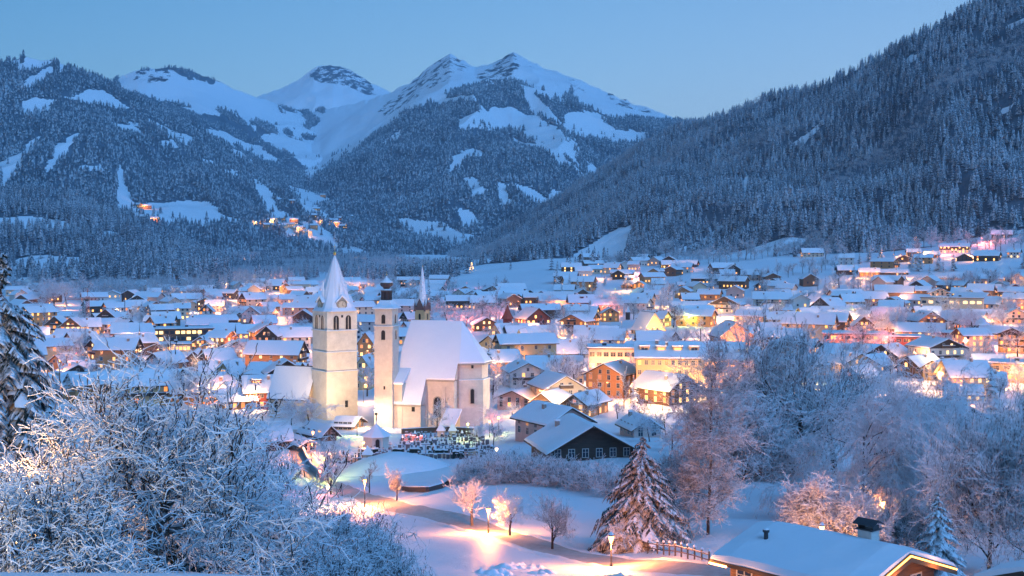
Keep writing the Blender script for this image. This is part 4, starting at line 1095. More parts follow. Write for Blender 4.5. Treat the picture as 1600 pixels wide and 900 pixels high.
H(1388, 462, 40, 8, 8, 'r', 4, wall='cream', lit=.7, dormers=1); H(1434, 466, 36, 11, 6, 'r', 3, wall='ochre', lit=.8, kind='amber'); H(1300, 478, 30, 8, 7, 'r', -6, wall='dark', lit=.4)
H(1466, 468, 28, 10, 7, 'g', 10, wall='cream', lit=.6); H(1502, 466, 26, 8, 8, 'r', -10, wall='dark', lit=.3, kind='gold'); H(1548, 462, 30, 8, 9, 'r', -15, wall='dark', lit=.3); H(1585, 464, 32, 10, 9, 'g', 5, wall='red', lit=.4)
H(1323, 430, 30, 8, 7, 'r', 14, wall='dark', lit=.2); H(1358, 432, 30, 7, 6, 'r', 4, wall='ochre', lit=.9, kind='amber'); H(1396, 431, 44, 5, 5, 'r', 2, wall='dark', lit=.2)
H(1427, 402, 20, 8, 5, 'r', 8, wall='brown', lit=.7, kind='gold'); H(1411, 410, 22, 6, 5, 'g', 8, wall='dark', lit=.3); H(1456, 404, 22, 6, 5, 'r', 4, wall='brown', lit=.5, kind='amber')
H(1492, 396, 44, 10, 5, 'r', -5, wall='white', upper='dark', floors=3, cols=8, lit=.4, kind='gold', label='three-storey chalet inn with a long snowy roof high on the right slope'); H(1509, 408, 24, 5, 6, 'g', -8, wall='dark', lit=0)
H(1537, 403, 36, 5, 6, 'r', 3, wall='ochre', lit=1, kind='gold', label='golden glowing low lodge alone on the open snow slope'); H(1566, 372, 30, 6, 6, 'r', -6, wall='dark', lit=.2, label='highest dark chalet beside a pink glow, at the upper right edge')
H(1586, 440, 26, 7, 7, 'g', 20, wall='brown', lit=.3)
H(1136, 490, 50, 14, 12, 'g', -16, dep=12, wall='white', gable='dark', lit=.6, kind='gold', balcony=True); H(1075, 488, 54, 9, 7, 'r', 4, wall='brown', lit=.8, kind='gold'); H(1198, 455, 30, 8, 8, 'g', -18, wall='dark', lit=.4)
H(972, 432, 36, 6, 4, 'r', 2, wall='brown', lit=.7, kind='gold'); H(980, 451, 18, 5, 5, 'g', 4, wall='ochre', lit=.6, kind='amber'); H(1000, 451, 20, 6, 5, 'g', -8, wall='ochre', lit=.8, kind='amber')
H(1003, 463, 24, 5, 7, 'g', 30, wall='dark', lit=.1); H(1047, 419, 28, 6, 6, 'r', 10, wall='brown', lit=.5, kind='gold'); H(1076, 418, 28, 5, 6, 'r', -16, wall='dark', lit=.2); H(1035, 428, 24, 4, 4, 'r', 6, wall='dark', lit=.2)
H(983, 438, 12, 3, 3, 'r', 0, wall='dark', lit=.3); H(940, 412, 16, 3, 3, 'r', 0, wall='dark', lit=.2); H(987, 404, 22, 3, 3, 'r', 0, wall='red', lit=.2); H(1015, 404, 20, 3, 3, 'r', 4, wall='dark', lit=0)
H(1100, 452, 30, 5, 4, 'r', -6, wall='white', lit=.4, kind='gold'); H(1070, 450, 22, 5, 4, 'r', 5, wall='brown', lit=.3)
H(1180, 497, 50, 8, 8, 'r', 3, wall='white', lit=.6, kind='gold'); H(1240, 505, 50, 8, 9, 'r', -4, wall='white', lit=.5, kind='gold'); H(1215, 528, 60, 8, 14, 'r', 4, wall='pink', lit=.2)
H(1215, 490, 40, 6, 7, 'r', 8, wall='cream', lit=.5)
# far left, on and beyond the plain
H(176, 438, 20, 9, 6, 'g', 8, wall='white', lit=.7, kind='warm', floors=3, chim=0); H(232, 448, 22, 5, 5, 'r', -10, wall='white', lit=.3)
H(47, 358, 34, 6, 4, 'r', 0, wall='yellow', lit=.8, kind='gold')
flat(300, 453, 90, 4, 'brown', 1, 16, .2, 'warm', 1, 14); flat(395, 452, 70, 5, 'salmon', 1, 10, .5, 'warm', -3, 14)
# everything else between: smaller houses set out street by street
rr = random.Random(21)
OCC = [(h['o'].location.x, h['o'].location.y, max(h['w'], h['d'])*.55) for h in HOUSES]
CH = [((523-800)/FPX*366, 366, 16), (-18, 350, 30), ((660-800)/FPX*455, 455, 12)]
def free(x, y, r): return all((x-a)**2 + (y-b)**2 > (r + c)**2 for a, b, c in OCC + CH)
fill = 0
for a_, b_, c_ in ((1013, 536, 13), (1143, 564, 10), (832, 526, 9), (1463, 582, 10), (1040, 640, 9), (870, 650, 8), (958, 630, 8), (1396, 492, 10), (1488, 497, 14), (281, 541, 14), (100, 532, 12), (1395, 590, 12), (361, 610, 8), (423, 556, 8)):
    x, y, z = ray(a_, b_, 200); OCC.append((x, y, c_))
zones = [(20, 490, 486, 640, 56), (560, 700, 470, 600, 16), (700, 1000, 480, 620, 20), (1000, 1290, 480, 600, 24), (1290, 1620, 480, 620, 30), (880, 1190, 410, 470, 8), (1250, 1600, 400, 450, 6)]
for (a, b, c, d, n) in zones:
    for _ in range(n*5):
        if n <= 0: break
        px_ = rr.uniform(a, b); row_ = c + (d-c)*rr.random()**1.3
        if row_ < 372:
            continue
        x, y, z = ray(px_, row_, 320, 4500)
        if y > 2600: continue
        wm = rr.choice((rr.uniform(9, 13), rr.uniform(12, 18), rr.uniform(16, 26))) if row_ > 460 else rr.uniform(10, 22)
        if not free(x, y + 6, min(wm*.5, 8.5)): continue
        OCC.append((x, y+6, min(wm*.5, 8.5))); n -= 1; fill += 1
        m = FPX/y; fc = rr.choice('rrg') if wm < 15 else 'r'; hgt = rr.uniform(3.6, 6)*m if rr.random() < .75 else rr.uniform(6, 9)*m
        wl = rr.choice(['white', 'cream', 'cream', 'pink', 'brown', 'dark', 'salmon', 'orange', 'yellow', 'brown', 'orange'])
        if rr.random() < .14 and row_ > 480 and 560 < px_ < 1500: wm = rr.uniform(20, 30); hgt = rr.uniform(8, 11)*m; fc = 'r'
        H(px_, row_, wm*m, hgt, rr.uniform(2.6, 4.6)*m, fc, rr.uniform(-30, 30), dep=rr.uniform(10, 14), wall=wl, gable=rr.choice([None, None, 'brown', 'dark']) if wl not in ('brown', 'dark') else None,
          lit=rr.choice([.1, .25, .4, .65]), kind=rr.choice(['warm', 'warm', 'gold', 'amber', 'pale']), floors=(1 if hgt/m < 4.4 else 2) if hgt/m < 7.5 else 3, cols=rr.choice((3, 4, 5)),
          balcony=rr.random() < .35, chim=rr.choice((0, 1, 1, 2)), detail=y < 520, seed=fill*17)
# the farthest streets, too many and too small to tell apart: one object
MBs = MB(); mset = [WALL[k] for k in ('white', 'cream', 'pink', 'brown', 'dark', 'orange')] + [M['snow_roof'], M['pane_warm'], M['pane_dark'], M['timber']]
nf = 0
for _ in range(4000):
    if nf >= 170: break
    zx = rr.choice(((20, 490, 447, 492), (20, 490, 447, 492), (490, 700, 445, 478), (880, 1190, 410, 480), (1190, 1600, 440, 482), (700, 900, 462, 484)))
    x, y, z = ray(rr.uniform(zx[0], zx[1]), rr.uniform(zx[2], zx[3]), 500, 3000); w, d = rr.uniform(10, 24), rr.uniform(10, 13)
    if 1055 < 800 + FPX*x/y < 1290 and zx[0] == 880 and y > 1150: continue
    if y > 2300 or not free(x, y, min(w*.5, 8.5)): continue
    OCC.append((x, y, min(w*.5, 8.5))); nf += 1
    a = math.atan2(-x, y) + R(rr.uniform(-30, 30)) + (PI/2 if rr.random() < .35 else 0); c, s = math.cos(a), math.sin(a); h, rh = rr.uniform(4, 7), rr.uniform(2.4, 4)
    T = lambda u, v, t: (x + u*c - v*s, y + u*s + v*c, z + t)
    MBs.cm = rr.randrange(6); MBs.solid([[T(q, -d/2, -3), T(q, d/2, -3), T(q, d/2, h), T(q, 0, h+rh), T(q, -d/2, h)] for q in (-w/2, w/2)])
    for cm, o1, o2 in ((9, .02, .2), (6, .203, .62)):
        MBs.cm = cm
        for sg in (-1, 1): MBs.solid([[T(q, 0, h+rh+o1), T(q, sg*(d/2+.9), h-.5+o1), T(q, sg*(d/2+.9), h-.5+o2), T(q, 0, h+rh+o2)] for q in (-w/2-.9, w/2+.9)])
    for k in range(int(w/3)):
        u = -w/2 + 1.5 + 3*k; MBs.cm = 7 if rr.random() < .45 else 8
        MBs.solid([[T(u-.6, v, 1.6), T(u+.6, v, 1.6), T(u+.6, v, 3.1), T(u-.6, v, 3.1)] for v in (-d/2-.04, -d/2-.01)])
    for v in (-2.4, 2.4):
        for q, o in ((-w/2, -1), (w/2, 1)):
            MBs.cm = 7 if rr.random() < .45 else 8; MBs.solid([[T(q+o*e, v-.6, 1.6), T(q+o*e, v+.6, 1.6), T(q+o*e, v+.6, 3.1), T(q+o*e, v-.6, 3.1)] for e in (.01, .04)])
tag(MBs.build('distant_houses', mset), 'farthest snow-roofed houses merging into one belt across the valley', 'houses', kind='stuff')
print('far', nf)
# the village at the foot of the left-hand mountain: small chalets on the real slope
XX, YY_, ZZ_, fo_, top_ = SURF['valley_side']
prow = HOR - (ZZ_ - HC)/YY_*FPX; ppx = 800 + FPX*XX/YY_
vill = [(400,352),(410,350),(418,356),(430,353),(442,358),(455,356),(468,360),(478,352),(490,357),(492,345),(486,341),(500,343),(505,350),(512,356),(520,349),(524,353),(530,345),(536,358),(548,338),(545,342),(560,340),(575,332),(585,330),(562,328),(545,320),(455,318),(470,360),(480,366),(495,330),(505,308),(228,327),(214,325),(222,345),(240,348),(600,331),(612,331),(440,345),(460,348),(575,364),(590,352),(425,348)]
VLAMP = []
for i, (a, b) in enumerate(vill):
    d = (ppx - a)**2 + (prow - b)**2; d[top_:] = 1e9; k = np.unravel_index(np.argmin(d), d.shape)
    if d[k] > 60: continue
    wl = rr.choice(['orange', 'ochre', 'cream', 'brown']); lt = rr.choice([.8, 1]); VLAMP.append((float(XX[k]), float(YY_[k])-14, float(ZZ_[k])))
    house((float(XX[k]), float(YY_[k]), float(ZZ_[k])+1), R(rr.uniform(-30, 30)), rr.uniform(16, 26), 14, 8, 4, wall=wl, lit=lt, kind=rr.choice(['gold', 'gold', 'warm']), cols=3, floors=1, chim=0, detail=False, seed=900+i, name='chalet', group='lit chalets of the village under the far left mountain')
print('houses', len(HOUSES), 'fill', fill)
# ---------------------------------------------------------------- trees
M['bark'] = mat_snowtop('bark with snow', (.055, .042, .036), .25, .6, 3)
M['bark_light'] = mat_snowtop('grey bark with snow', (.13, .11, .10), .15, .5, 3)
M['twig'] = mat_snowtop('rimed twigs', (.05, .04, .045), -.1, .25, 3, frost=.3)
M['twig_white'] = mat_snowtop('snow-laden twigs', (.035, .028, .025), -.12, .2, 5, frost=.0)
M['twig_dark'] = mat_snowtop('thinly rimed twigs', (.06, .05, .052), .15, .55, 5, frost=.45)
M['twig_pink_glow'] = mat_snowtop('rimed twigs tinted by pink glow', (.34, .18, .20), -.3, .2, 3, frost=.5)  # pink lamp glow put into the twig colour
M['twig_hoar'] = mat_snowtop('hoar-white twigs', (.10, .08, .07), -.8, -.2, 6, frost=.6)
M['needles_mid'] = mat_snowtop('spruce boughs with some snow', (.010, .022, .022), .16, .58, 2.2)
M['needles'] = mat_snowtop('spruce boughs under snow', (.018, .028, .022), .28, .6, 4)
M['needles_snow'] = mat_snowtop('spruce boughs thick with snow', (.02, .028, .022), .0, .35, 3)
def tubes(paths, radii, k):
    """paths (n,p,3), radii (n,p) -> V, F quads"""
    P = np.asarray(paths, float); Rr = np.asarray(radii, float); n, p, _ = P.shape
    T = np.gradient(P, axis=1); T /= np.linalg.norm(T, axis=2, keepdims=True) + 1e-9
    ref = np.where(np.abs(T[..., 2:3]) > .9, np.array([1., 0, 0]), np.array([0, 0, 1.]))
    U = np.cross(T, ref); U /= np.linalg.norm(U, axis=2, keepdims=True) + 1e-9; Wv = np.cross(T, U)
    a = np.arange(k)*2*PI/k + .4
    V = P[:, :, None] + Rr[:, :, None, None]*(U[:, :, None]*np.cos(a)[None, None, :, None] + Wv[:, :, None]*np.sin(a)[None, None, :, None])
    base = (np.arange(n)*p*k)[:, None, None] + (np.arange(p-1)*k)[None, :, None] + np.arange(k)[None, None]
    nxt = (np.arange(n)*p*k)[:, None, None] + (np.arange(p-1)*k)[None, :, None] + ((np.arange(k)+1) % k)[None, None]
    F = np.stack([base, nxt, nxt + k, base + k], -1).reshape(-1, 4)
    return V.reshape(-1, 3), F
def grow(seed, h, levels, nch, spread, L0=.35, trunk_r=.03, bend=.25, up=.15, lratio=.62, droop=0, first=.3, npts=5, rmin=.012, lean=(0, 0), stems=1, stem_spread=.5, rratio=.55, top_len=1.0):
    """a branching skeleton, vectorised level by level; returns list of (paths, radii)"""
    r = np.random.default_rng(seed); out = []
    # trunk(s)
    paths = []; rad = []
    for s_ in range(stems):
        d = np.array([lean[0], lean[1], 1.0]) + (r.normal(size=3)*stem_spread*(stems > 1)); d[2] = abs(d[2]); d /= np.linalg.norm(d)
        L = h*L0*(1 if s_ == 0 else r.uniform(.75, 1.05)); pts = [np.zeros(3)]
        for i in range(npts-1):
            d = d + r.normal(size=3)*bend*.35; d[2] += .1; d /= np.linalg.norm(d); pts.append(pts[-1] + d*L/(npts-1))
        paths.append(pts); rad.append(np.linspace(1, .55, npts)*trunk_r*h*(1 if stems == 1 else .75))
    P = np.array(paths); Q = np.array(rad); out.append((P, Q))
    Ls = np.full(len(P), h*L0)
    for lv in range(levels):
        n = len(P); k = nch[lv]; m = n*k
        par = np.repeat(np.arange(n), k); t = np.clip((np.tile(np.arange(k), n) + r.random(m))/k, 0, 1)
        t = first + (1-first)*t if lv == 0 else .22 + .78*t
        f = t*(npts-1); i = np.minimum(f.astype(int), npts-2); fr = (f - i)[:, None]
        p0 = P[par, i]*(1-fr) + P[par, i+1]*fr; T = P[par, i+1] - P[par, i]; T /= np.linalg.norm(T, axis=1, keepdims=True) + 1e-9
        q0 = Q[par, i]*(1-fr[:, 0]) + Q[par, i+1]*fr[:, 0]
        s_ = r.normal(size=(m, 3)); s_ -= (s_*T).sum(1, keepdims=True)*T; s_ /= np.linalg.norm(s_, axis=1, keepdims=True)
        ang = spread[lv]*(.7 + .6*r.random(m)); ang = np.where(t > .93, ang*.45, ang)
        d = T*np.cos(ang)[:, None] + s_*np.sin(ang)[:, None]
        L = Ls[par]*(lratio[lv] if isinstance(lratio, tuple) else lratio)*(.65 + .6*r.random(m))*(1.15 - .45*t*(lv == 0)*0 ) * (top_len if lv == 0 else 1)
        pts = [p0]; dd = d
        for q in range(npts-1):
            dd = dd + r.normal(size=(m, 3))*bend; dd[:, 2] += up - droop*(q/(npts-1))*(1 + lv*.6); dd /= np.linalg.norm(dd, axis=1, keepdims=True)
            pts.append(pts[-1] + dd*(L/(npts-1))[:, None])
        P = np.stack(pts, 1); r0 = np.maximum(q0*rratio, rmin); Q = r0[:, None]*np.linspace(1, .42, npts)[None]; Q = np.maximum(Q, rmin*.75)
        Ls = L; out.append((P, Q))
    return out
def tree_meshes(sk, nm, split=2, ks=(8, 6, 4, 3, 3, 3), thick=1.0):
    def join(parts):
        V = []; F = []; o = 0
        for v, f in parts: V.append(v); F.append(f + o); o += len(v)
        return np.concatenate(V), np.concatenate(F)
    A = [tubes(p, q, ks[i]) for i, (p, q) in enumerate(sk)]
    return join(A[:split]), join(A[split:])
def rooted(V, z0): V[:, 2] += z0; return V
def make_tree(name, loc, sk, bark, twig, split=2, rz=0, sc=1, ks=(8, 6, 4, 3, 3, 3)):
    (v1, f1), (v2, f2) = tree_meshes(sk, name, split, ks)
    t = empty(name, loc, rz, sc)
    mobj('trunk', mesh_np('trunk', v1, f1, [M[bark]], True), t); mobj('crown', mesh_np('crown', v2, f2, [M[twig]], True), t)
    return t
TREES = []
def reg(t, noun, look, cat='tree', group=None, label=None): TREES.append(dict(o=t, noun=noun, look=look, cat=cat, group=group, label=label)); return t

# --- spruce with drooping snow-laden boughs
def spruce(seed, h, rad, whorls=26, per=9, side=9, npts=6, drp=.9, sag=.55, wid=.22):
    r = np.random.default_rng(seed); V = []; F = []; off = 0
    PA = []; QA = []
    for w in range(whorls):
        t = (w + .5)/whorls; z = h*(.06 + .93*t); R_ = rad*(1-t)**.82 + .12
        for j in range(per if t < .85 else 5):
            a = 2*PI*(j + r.random()*.8)/per + w*.7; L = R_*(.7 + .45*r.random()); zz = z + r.uniform(-.4, .4)*h/whorls
            c, s = math.cos(a), math.sin(a); n = npts; u = np.linspace(0, 1, n)
            x = u*L; dz = .10*L*u - sag*L*u**1.7 + .10*L*np.maximum(u-.75, 0)*4*.3
            wv = L*wid*np.sin(np.clip(u*1.05 + .08, 0, 1)*PI)**.7*(.8 + .4*r.random()) + .03
            # the bough: a roof-shaped sheet, spine high, edges hanging; ragged sides
            jag = 1 + .35*r.normal(size=(2, n))
            spine = np.stack([x*c, x*s, zz + dz], -1)
            lft = np.stack([x*c - wv*jag[0]*s, x*s + wv*jag[0]*c, zz + dz - wv*drp*abs(jag[0])*.8], -1)
            rgt = np.stack([x*c + wv*jag[1]*s, x*s - wv*jag[1]*c, zz + dz - wv*drp*abs(jag[1])*.8], -1)
            VV = np.concatenate([spine, lft, rgt]); i = np.arange(n-1)
            F.append(np.concatenate([np.stack([i, i+1, i+1+n, i+n], -1), np.stack([i+1, i, i+2*n, i+1+2*n], -1)]) + off); V.append(VV); off += len(VV)
            # hanging side sprays
            if side:
                for q in range(side):
                    uu = r.uniform(.15, 1.0); k = min(n-2, int(uu*(n-1))); p = spine[k] + (spine[k+1]-spine[k])*r.random(); sg = r.choice((-1, 1))
                    l = L*r.uniform(.10, .26) + .08; d = np.array([c*.5 - sg*s, s*.5 + sg*c, -.55 - .6*r.random()]); d /= np.linalg.norm(d)
                    PA.append([p, p + d*l*.5 + [0, 0, -.03*l], p + d*l + [0, 0, -.25*l]]); QA.append([.045*(1+rad*.12), .04*(1+rad*.12), .012])
    V = np.concatenate(V); F = np.concatenate(F)
    if PA:
        v, f = tubes(np.array(PA), np.array(QA), 3); F = np.concatenate([F, f + len(V)]); V = np.concatenate([V, v])
    tv, tf = tubes(np.array([[[0, 0, -1], [0, 0, h*.5], [0, 0, h]]]), np.array([[.016*h, .010*h, .01]]), 7)
    return (tv, tf), (V, F)
def make_spruce(name, loc, seed, h, rad, mat='needles_snow', **kw):
    (tv, tf), (V, F) = spruce(seed, h, rad, **kw); t = empty(name, loc)
    mobj('trunk', mesh_np('trunk', tv, tf, [M['bark']], True), t); mobj('crown', mesh_np('crown', V, F, [M[mat]], False), t)
    return t
# --- far smaller town trees: shared protos
PROTO = {}
def proto(key, sk=None, bark='bark', twig='twig', split=1, ks=(5, 4, 3, 3, 3), spr=None, mat=None):
    if spr: (v1, f1), (v2, f2) = spruce(**spr); bm, tm = 'bark', mat
    else: (v1, f1), (v2, f2) = tree_meshes(sk, key, split, ks); bm, tm = bark, twig
    PROTO[key] = (mesh_np('trunk', v1, f1, [M[bm]], True), mesh_np('crown', v2, f2, [M[tm]], spr is None), float(v2[:, 2].max()))
def plant(key, name, loc, h, rz=None, sx=1.0):
    a, b, ph = PROTO[key]; t = empty(name, loc, rr.uniform(0, 6.28) if rz is None else rz, 1); k = h/ph; t.scale = (k*sx, k*sx, k)
    mobj('trunk', a, t); mobj('crown', b, t); return t
for i in range(4):   # rounded broadleaf, h ~ 10
    proto('round%d' % i, grow(200+i, 10, 4, (7, 5, 5, 4), (.85, .8, .8, .8), L0=.5, trunk_r=.018, bend=.16, up=.09, lratio=.56, npts=4, rmin=.03, first=.3), 'bark', 'twig')
for i in range(2):
    proto('rose%d' % i, grow(220+i, 10, 4, (7, 5, 5, 5), (.8, .8, .8, .9), L0=.5, trunk_r=.018, bend=.18, up=.08, lratio=.58, npts=4, rmin=.034, first=.25, droop=.12), 'bark', 'twig_pink_glow')
for i in range(2):   # upright
    proto('tall%d' % i, grow(240+i, 10, 3, (16, 7, 5), (.6, .7, .8), L0=.95, trunk_r=.012, bend=.10, up=.10, lratio=.30, npts=4, rmin=.03, first=.12), 'bark', 'twig')
for i in range(2):
    proto('bush%d' % i, grow(260+i, 3, 3, (7, 6, 5), (.6, .7, .8), L0=.75, trunk_r=.012, bend=.2, up=.05, lratio=.55, npts=4, rmin=.018, first=.1, stems=6, stem_spread=.55), 'bark', 'twig')
for i in range(2):
    proto('spruce%d' % i, spr=dict(seed=280+i, h=10, rad=2.1, whorls=15, per=7, side=0, npts=4, sag=.5), mat='needles')
proto('conifer0', spr=dict(seed=290, h=10, rad=1.7, whorls=14, per=7, side=0, npts=4, sag=.5), mat='needles_snow')
# ---------------------------------------------------------------- trees and shrubs, each where it stands
def town_tree(px, row, Hp, key, look, wide=1.0, noun='tree', name=None):
    x, y, z = ray(px, row, 120, 4500); m = y/FPX
    nm = name or ('spruce' if key.startswith(('spruce', 'conifer')) else 'bare_tree')
    nm = {'rose': 'birch', 'tall': 'slender_tree', 'roun': 'bare_tree'}.get(key[:4], nm); t = plant(key, nm, (float(x), float(y), float(z)-.1), Hp*m, sx=wide)  # rose keys: rimed town trees with the pink glow tinted in
    return reg(t, noun, look, group=None)
TT = [ # around the church and the town
 (484,682,78,'rose0','rosy rimed tree',1.5),(455,672,52,'rose1','small rosy rimed tree',1.4),(512,752,78,'round1','yellowish lit rimed tree',1.0),(683,676,62,'round0','bare rimed tree',1.15),
 (745,690,40,'rose1','small rimed tree',1.2),(770,672,42,'rose0','small rimed tree',1.2),(760,648,38,'rose0','rimed tree',1.2),(800,655,34,'rose1','rimed tree',1.3),
 (640,480,44,'round0','grey rimed tree',1.5),(618,470,40,'round1','grey rimed tree',1.3),(606,478,44,'round2','dark rimed tree',1.0),(700,512,52,'rose0','rosy rimed tree',1.4),(728,514,46,'rose1','rosy rimed tree',1.5),(752,510,50,'round1','rimed tree',1.2),
 (688,478,30,'round2','bluish rimed tree',1.3),(720,480,28,'round3','bluish rimed tree',1.3),(775,505,60,'tall0','tall dark rimed tree',1.3),(878,512,40,'round0','bluish rimed tree',1.4),(905,516,36,'round1','bluish rimed tree',1.5),
 (868,488,34,'rose0','rosy rimed tree',1.2),(945,490,42,'rose1','rosy rimed tree',1.3),(960,488,34,'rose0','rosy rimed tree',1.1),(925,470,24,'round2','dark rimed tree',1.1),(990,500,38,'round0','dark rimed tree',1.2),
 (1052,512,44,'round1','grey rimed tree',1.3),(1030,500,40,'round3','pale rimed tree',1.2),(1070,545,52,'rose1','rimed tree',1.2),(1095,560,70,'tall1','tall bare tree',1.6),(1045,475,44,'round2','dusky rimed tree',1.3),(1020,470,40,'round0','dusky rimed tree',1.3),
 (1110,448,34,'round1','bluish rimed tree',1.2),(1135,450,34,'round0','bluish rimed tree',1.3),(1057,430,24,'round2','rimed tree',1.0),(1150,452,26,'tall0','slim rimed tree',1.2),
 (915,655,48,'round0','bare tree',1.2),(935,650,60,'tall1','tall lean bare tree',1.1),(975,640,70,'tall0','tall thin bare tree',1.0),(905,632,50,'rose1','warmly lit rimed tree',1.1),(1000,660,50,'round2','rimed tree',1.3),(965,655,40,'round3','rimed tree',1.4),
 (770,700,44,'round1','rimed tree',1.2),(1015,690,48,'rose0','rimed tree',1.3),(1040,680,46,'round1','rimed tree',1.3),
 (130,470,48,'round0','rimed tree',1.2),(62,478,52,'rose0','warmly lit rimed tree',1.2),(85,480,54,'rose1','pinkish rimed tree',1.3),(104,478,46,'rose0','pinkish rimed tree',1.1),
 (206,510,46,'rose1','dark rosy rimed tree',.9),(330,480,28,'rose0','rosy rimed tree',1.6),(362,484,26,'rose1','rosy rimed tree',1.5),(300,470,24,'round1','rimed tree',1.5),(270,468,24,'round2','rimed tree',1.5),(390,500,28,'rose0','rosy rimed tree',1.4),(415,498,26,'rose1','rosy rimed tree',1.3),
 (240,470,24,'round3','rimed tree',1.6),(120,540,30,'round1','rimed tree',1.2),(110,572,34,'rose0','rimed tree',1.2),(560,520,30,'round3','dark rimed tree',1.2),
 (480,640,0,'','',0),
 (1215,492,28,'rose0','rosy rimed tree',1.4),(1262,480,30,'round1','rimed tree',1.3),(1350,520,52,'rose1','rosy rimed tree',1.4),(1385,530,60,'rose0','rosy rimed tree',1.4),(1415,520,56,'rose1','rosy rimed tree',1.3),(1442,522,44,'rose0','rosy rimed tree',1.3),
 (1475,560,48,'rose1','rosy rimed tree',1.2),(1520,530,60,'rose0','rosy rimed tree',1.6),(1550,520,56,'rose1','rosy rimed tree',1.4),(1575,500,44,'rose0','warmly lit rimed tree',1.2),(1590,560,70,'round0','pale grey rimed tree',1.2),(1540,575,60,'round2','dark bare tree',1.1),(1375,548,40,'rose0','rosy rimed tree',1.4),(1328,552,32,'rose1','rosy rimed tree',1.3),
 (1575,470,34,'rose1','warmly lit rimed tree',1.2),(1515,448,30,'rose0','rosy rimed tree',1.3),(1545,452,38,'round1','bluish rimed tree',1.4),(1410,448,26,'round0','rimed tree',1.6),(1335,460,28,'rose0','dusky rimed tree',1.3),(1360,452,30,'round2','dark rimed tree',1.1),(1275,440,26,'round1','bluish rimed tree',1.2),
 (1290,405,30,'round2','bluish rimed tree',1.4),(1455,388,22,'rose1','pinkish rimed tree',1.5),(1420,385,22,'rose0','pinkish rimed tree',1.5),(1552,372,20,'rose0','pink lit rimed tree',1.3),(1325,412,20,'rose1','pinkish rimed tree',1.5),(1350,608,30,'round3','rimed tree',1.1),
 (1440,668,66,'round1','rimed tree',1.3),(1490,700,84,'round3','rimed tree',1.2),(1530,690,70,'rose1','rosy rimed tree',1.3),(1570,700,84,'round0','rimed tree',1.2),(1600,660,70,'round2','rimed tree',1.2),(1398,660,56,'rose0','rosy rimed tree',1.3),(1335,652,50,'round2','rimed tree',1.3),(1290,640,50,'round1','rimed tree',1.3),(1215,632,60,'rose0','dusky rimed tree',1.3),(1170,640,66,'round0','dusky rimed tree',1.2),(1080,668,60,'round3','rimed tree',1.3),(1050,705,64,'rose1','dusky rimed tree',1.3),(1100,700,70,'round1','dusky rimed tree',1.3),(1140,690,70,'round2','dusky rimed tree',1.2),
 (1425,640,50,'round0','dark bare tree',1.2),(1463,600,40,'round1','dark bare tree',1.2),(1395,625,36,'round2','dark bare tree',1.3),(1370,602,20,'spruce0','small spruce',.9)]
for a in TT:
    if a[2]: town_tree(*a)
SP = [(870,458,46,'spruce0',.95),(890,460,34,'spruce1',.95),(1358,410,30,'spruce0',1.1),(1376,408,30,'spruce1',1.1),(1343,412,20,'spruce1',1.1),(1305,462,36,'spruce0',1.1),(1290,460,28,'spruce1',1.1),(1335,445,34,'spruce1',1.0),(1436,424,40,'spruce0',1.25),(1425,420,32,'spruce1',1.2),(1466,424,34,'spruce0',1.2),
      (1474,446,44,'spruce0',1.1),(1453,448,36,'spruce1',1.1),(1490,424,34,'spruce1',1.1),(1548,640,78,'spruce1',1.25),(1480,520,36,'spruce0',1.0),(1495,520,34,'spruce1',1.0),(1465,520,30,'spruce1',1.0),(335,480,20,'spruce0',1.4),(350,480,18,'spruce1',1.4),(945,446,22,'spruce0',1.0),(986,486,22,'spruce1',.9),(140,496,12,'spruce0',1.4),(1600,420,30,'spruce1',1.2),(671,500,60,'spruce0',.9),(120,424,12,'spruce0',1.3),(62,424,14,'spruce1',1.3),(80,425,12,'spruce0',1.3)]
for a in SP: town_tree(a[0], a[1], a[2], a[3], 'dark snow-dusted spruce', a[4], 'spruce')
# rimed trees lining the fields on the right slope
for i in range(80):
    if i < 22: px_, row_ = 1105 + i*9.6 + rr.uniform(-3, 3), 412 - (i*9.6)*.10 + rr.uniform(-3, 2)
    elif i < 36: px_, row_ = 1150 + (i-22)*13 + rr.uniform(-4, 4), 446 - (i-22)*2.2 + rr.uniform(-2, 3)
    elif i >= 46: px_, row_ = 1290 + (i-46)*9.5 + rr.uniform(-4, 4), 396 - (i-46)*.5 + rr.uniform(-7, 14)
    else: px_, row_ = 980 + (i-36)*9 + rr.uniform(-3, 3), 402 + rr.uniform(-4, 2)
    town_tree(px_, row_, rr.uniform(20, 36), 'round%d' % rr.randrange(4), 'bluish rimed tree', rr.uniform(.8, 1.1))
# between the houses
n = 0
for _ in range(7000):
    if n >= 330: break
    px_ = rr.uniform(40, 1600); row_ = 448 + (640-448)*rr.random()**1.5
    if 700 < px_ < 900 and row_ < 455: continue
    x, y, z = ray(px_, row_, 300, 3000)
    if not all((x-a)**2 + (y-b)**2 > (2 + c*.8)**2 for a, b, c in OCC + CH): continue
    OCC.append((x, y, 2.5)); n += 1
    k = rr.choice(['round0', 'round1', 'round2', 'round3', 'rose0', 'rose1', 'tall0', 'tall1', 'spruce0', 'bush0'])
    hh = rr.uniform(8, 17) if k[0] != 'b' else rr.uniform(2.5, 4)
    t = plant(k, 'spruce' if k[0] == 's' else ('bush' if k[0] == 'b' else {'rose': 'birch', 'tall': 'slender_tree'}.get(k[:4], 'bare_tree')), (float(x), float(y), float(z)-.1), hh, sx=rr.uniform(.9, 1.4))
    reg(t, 'spruce' if k[0] == 's' else ('bush' if k[0] == 'b' else 'tree'), {'r': 'rimed bare tree', 't': 'tall slim bare tree', 's': 'small dark spruce', 'b': 'low rimed bush'}[k[0]])

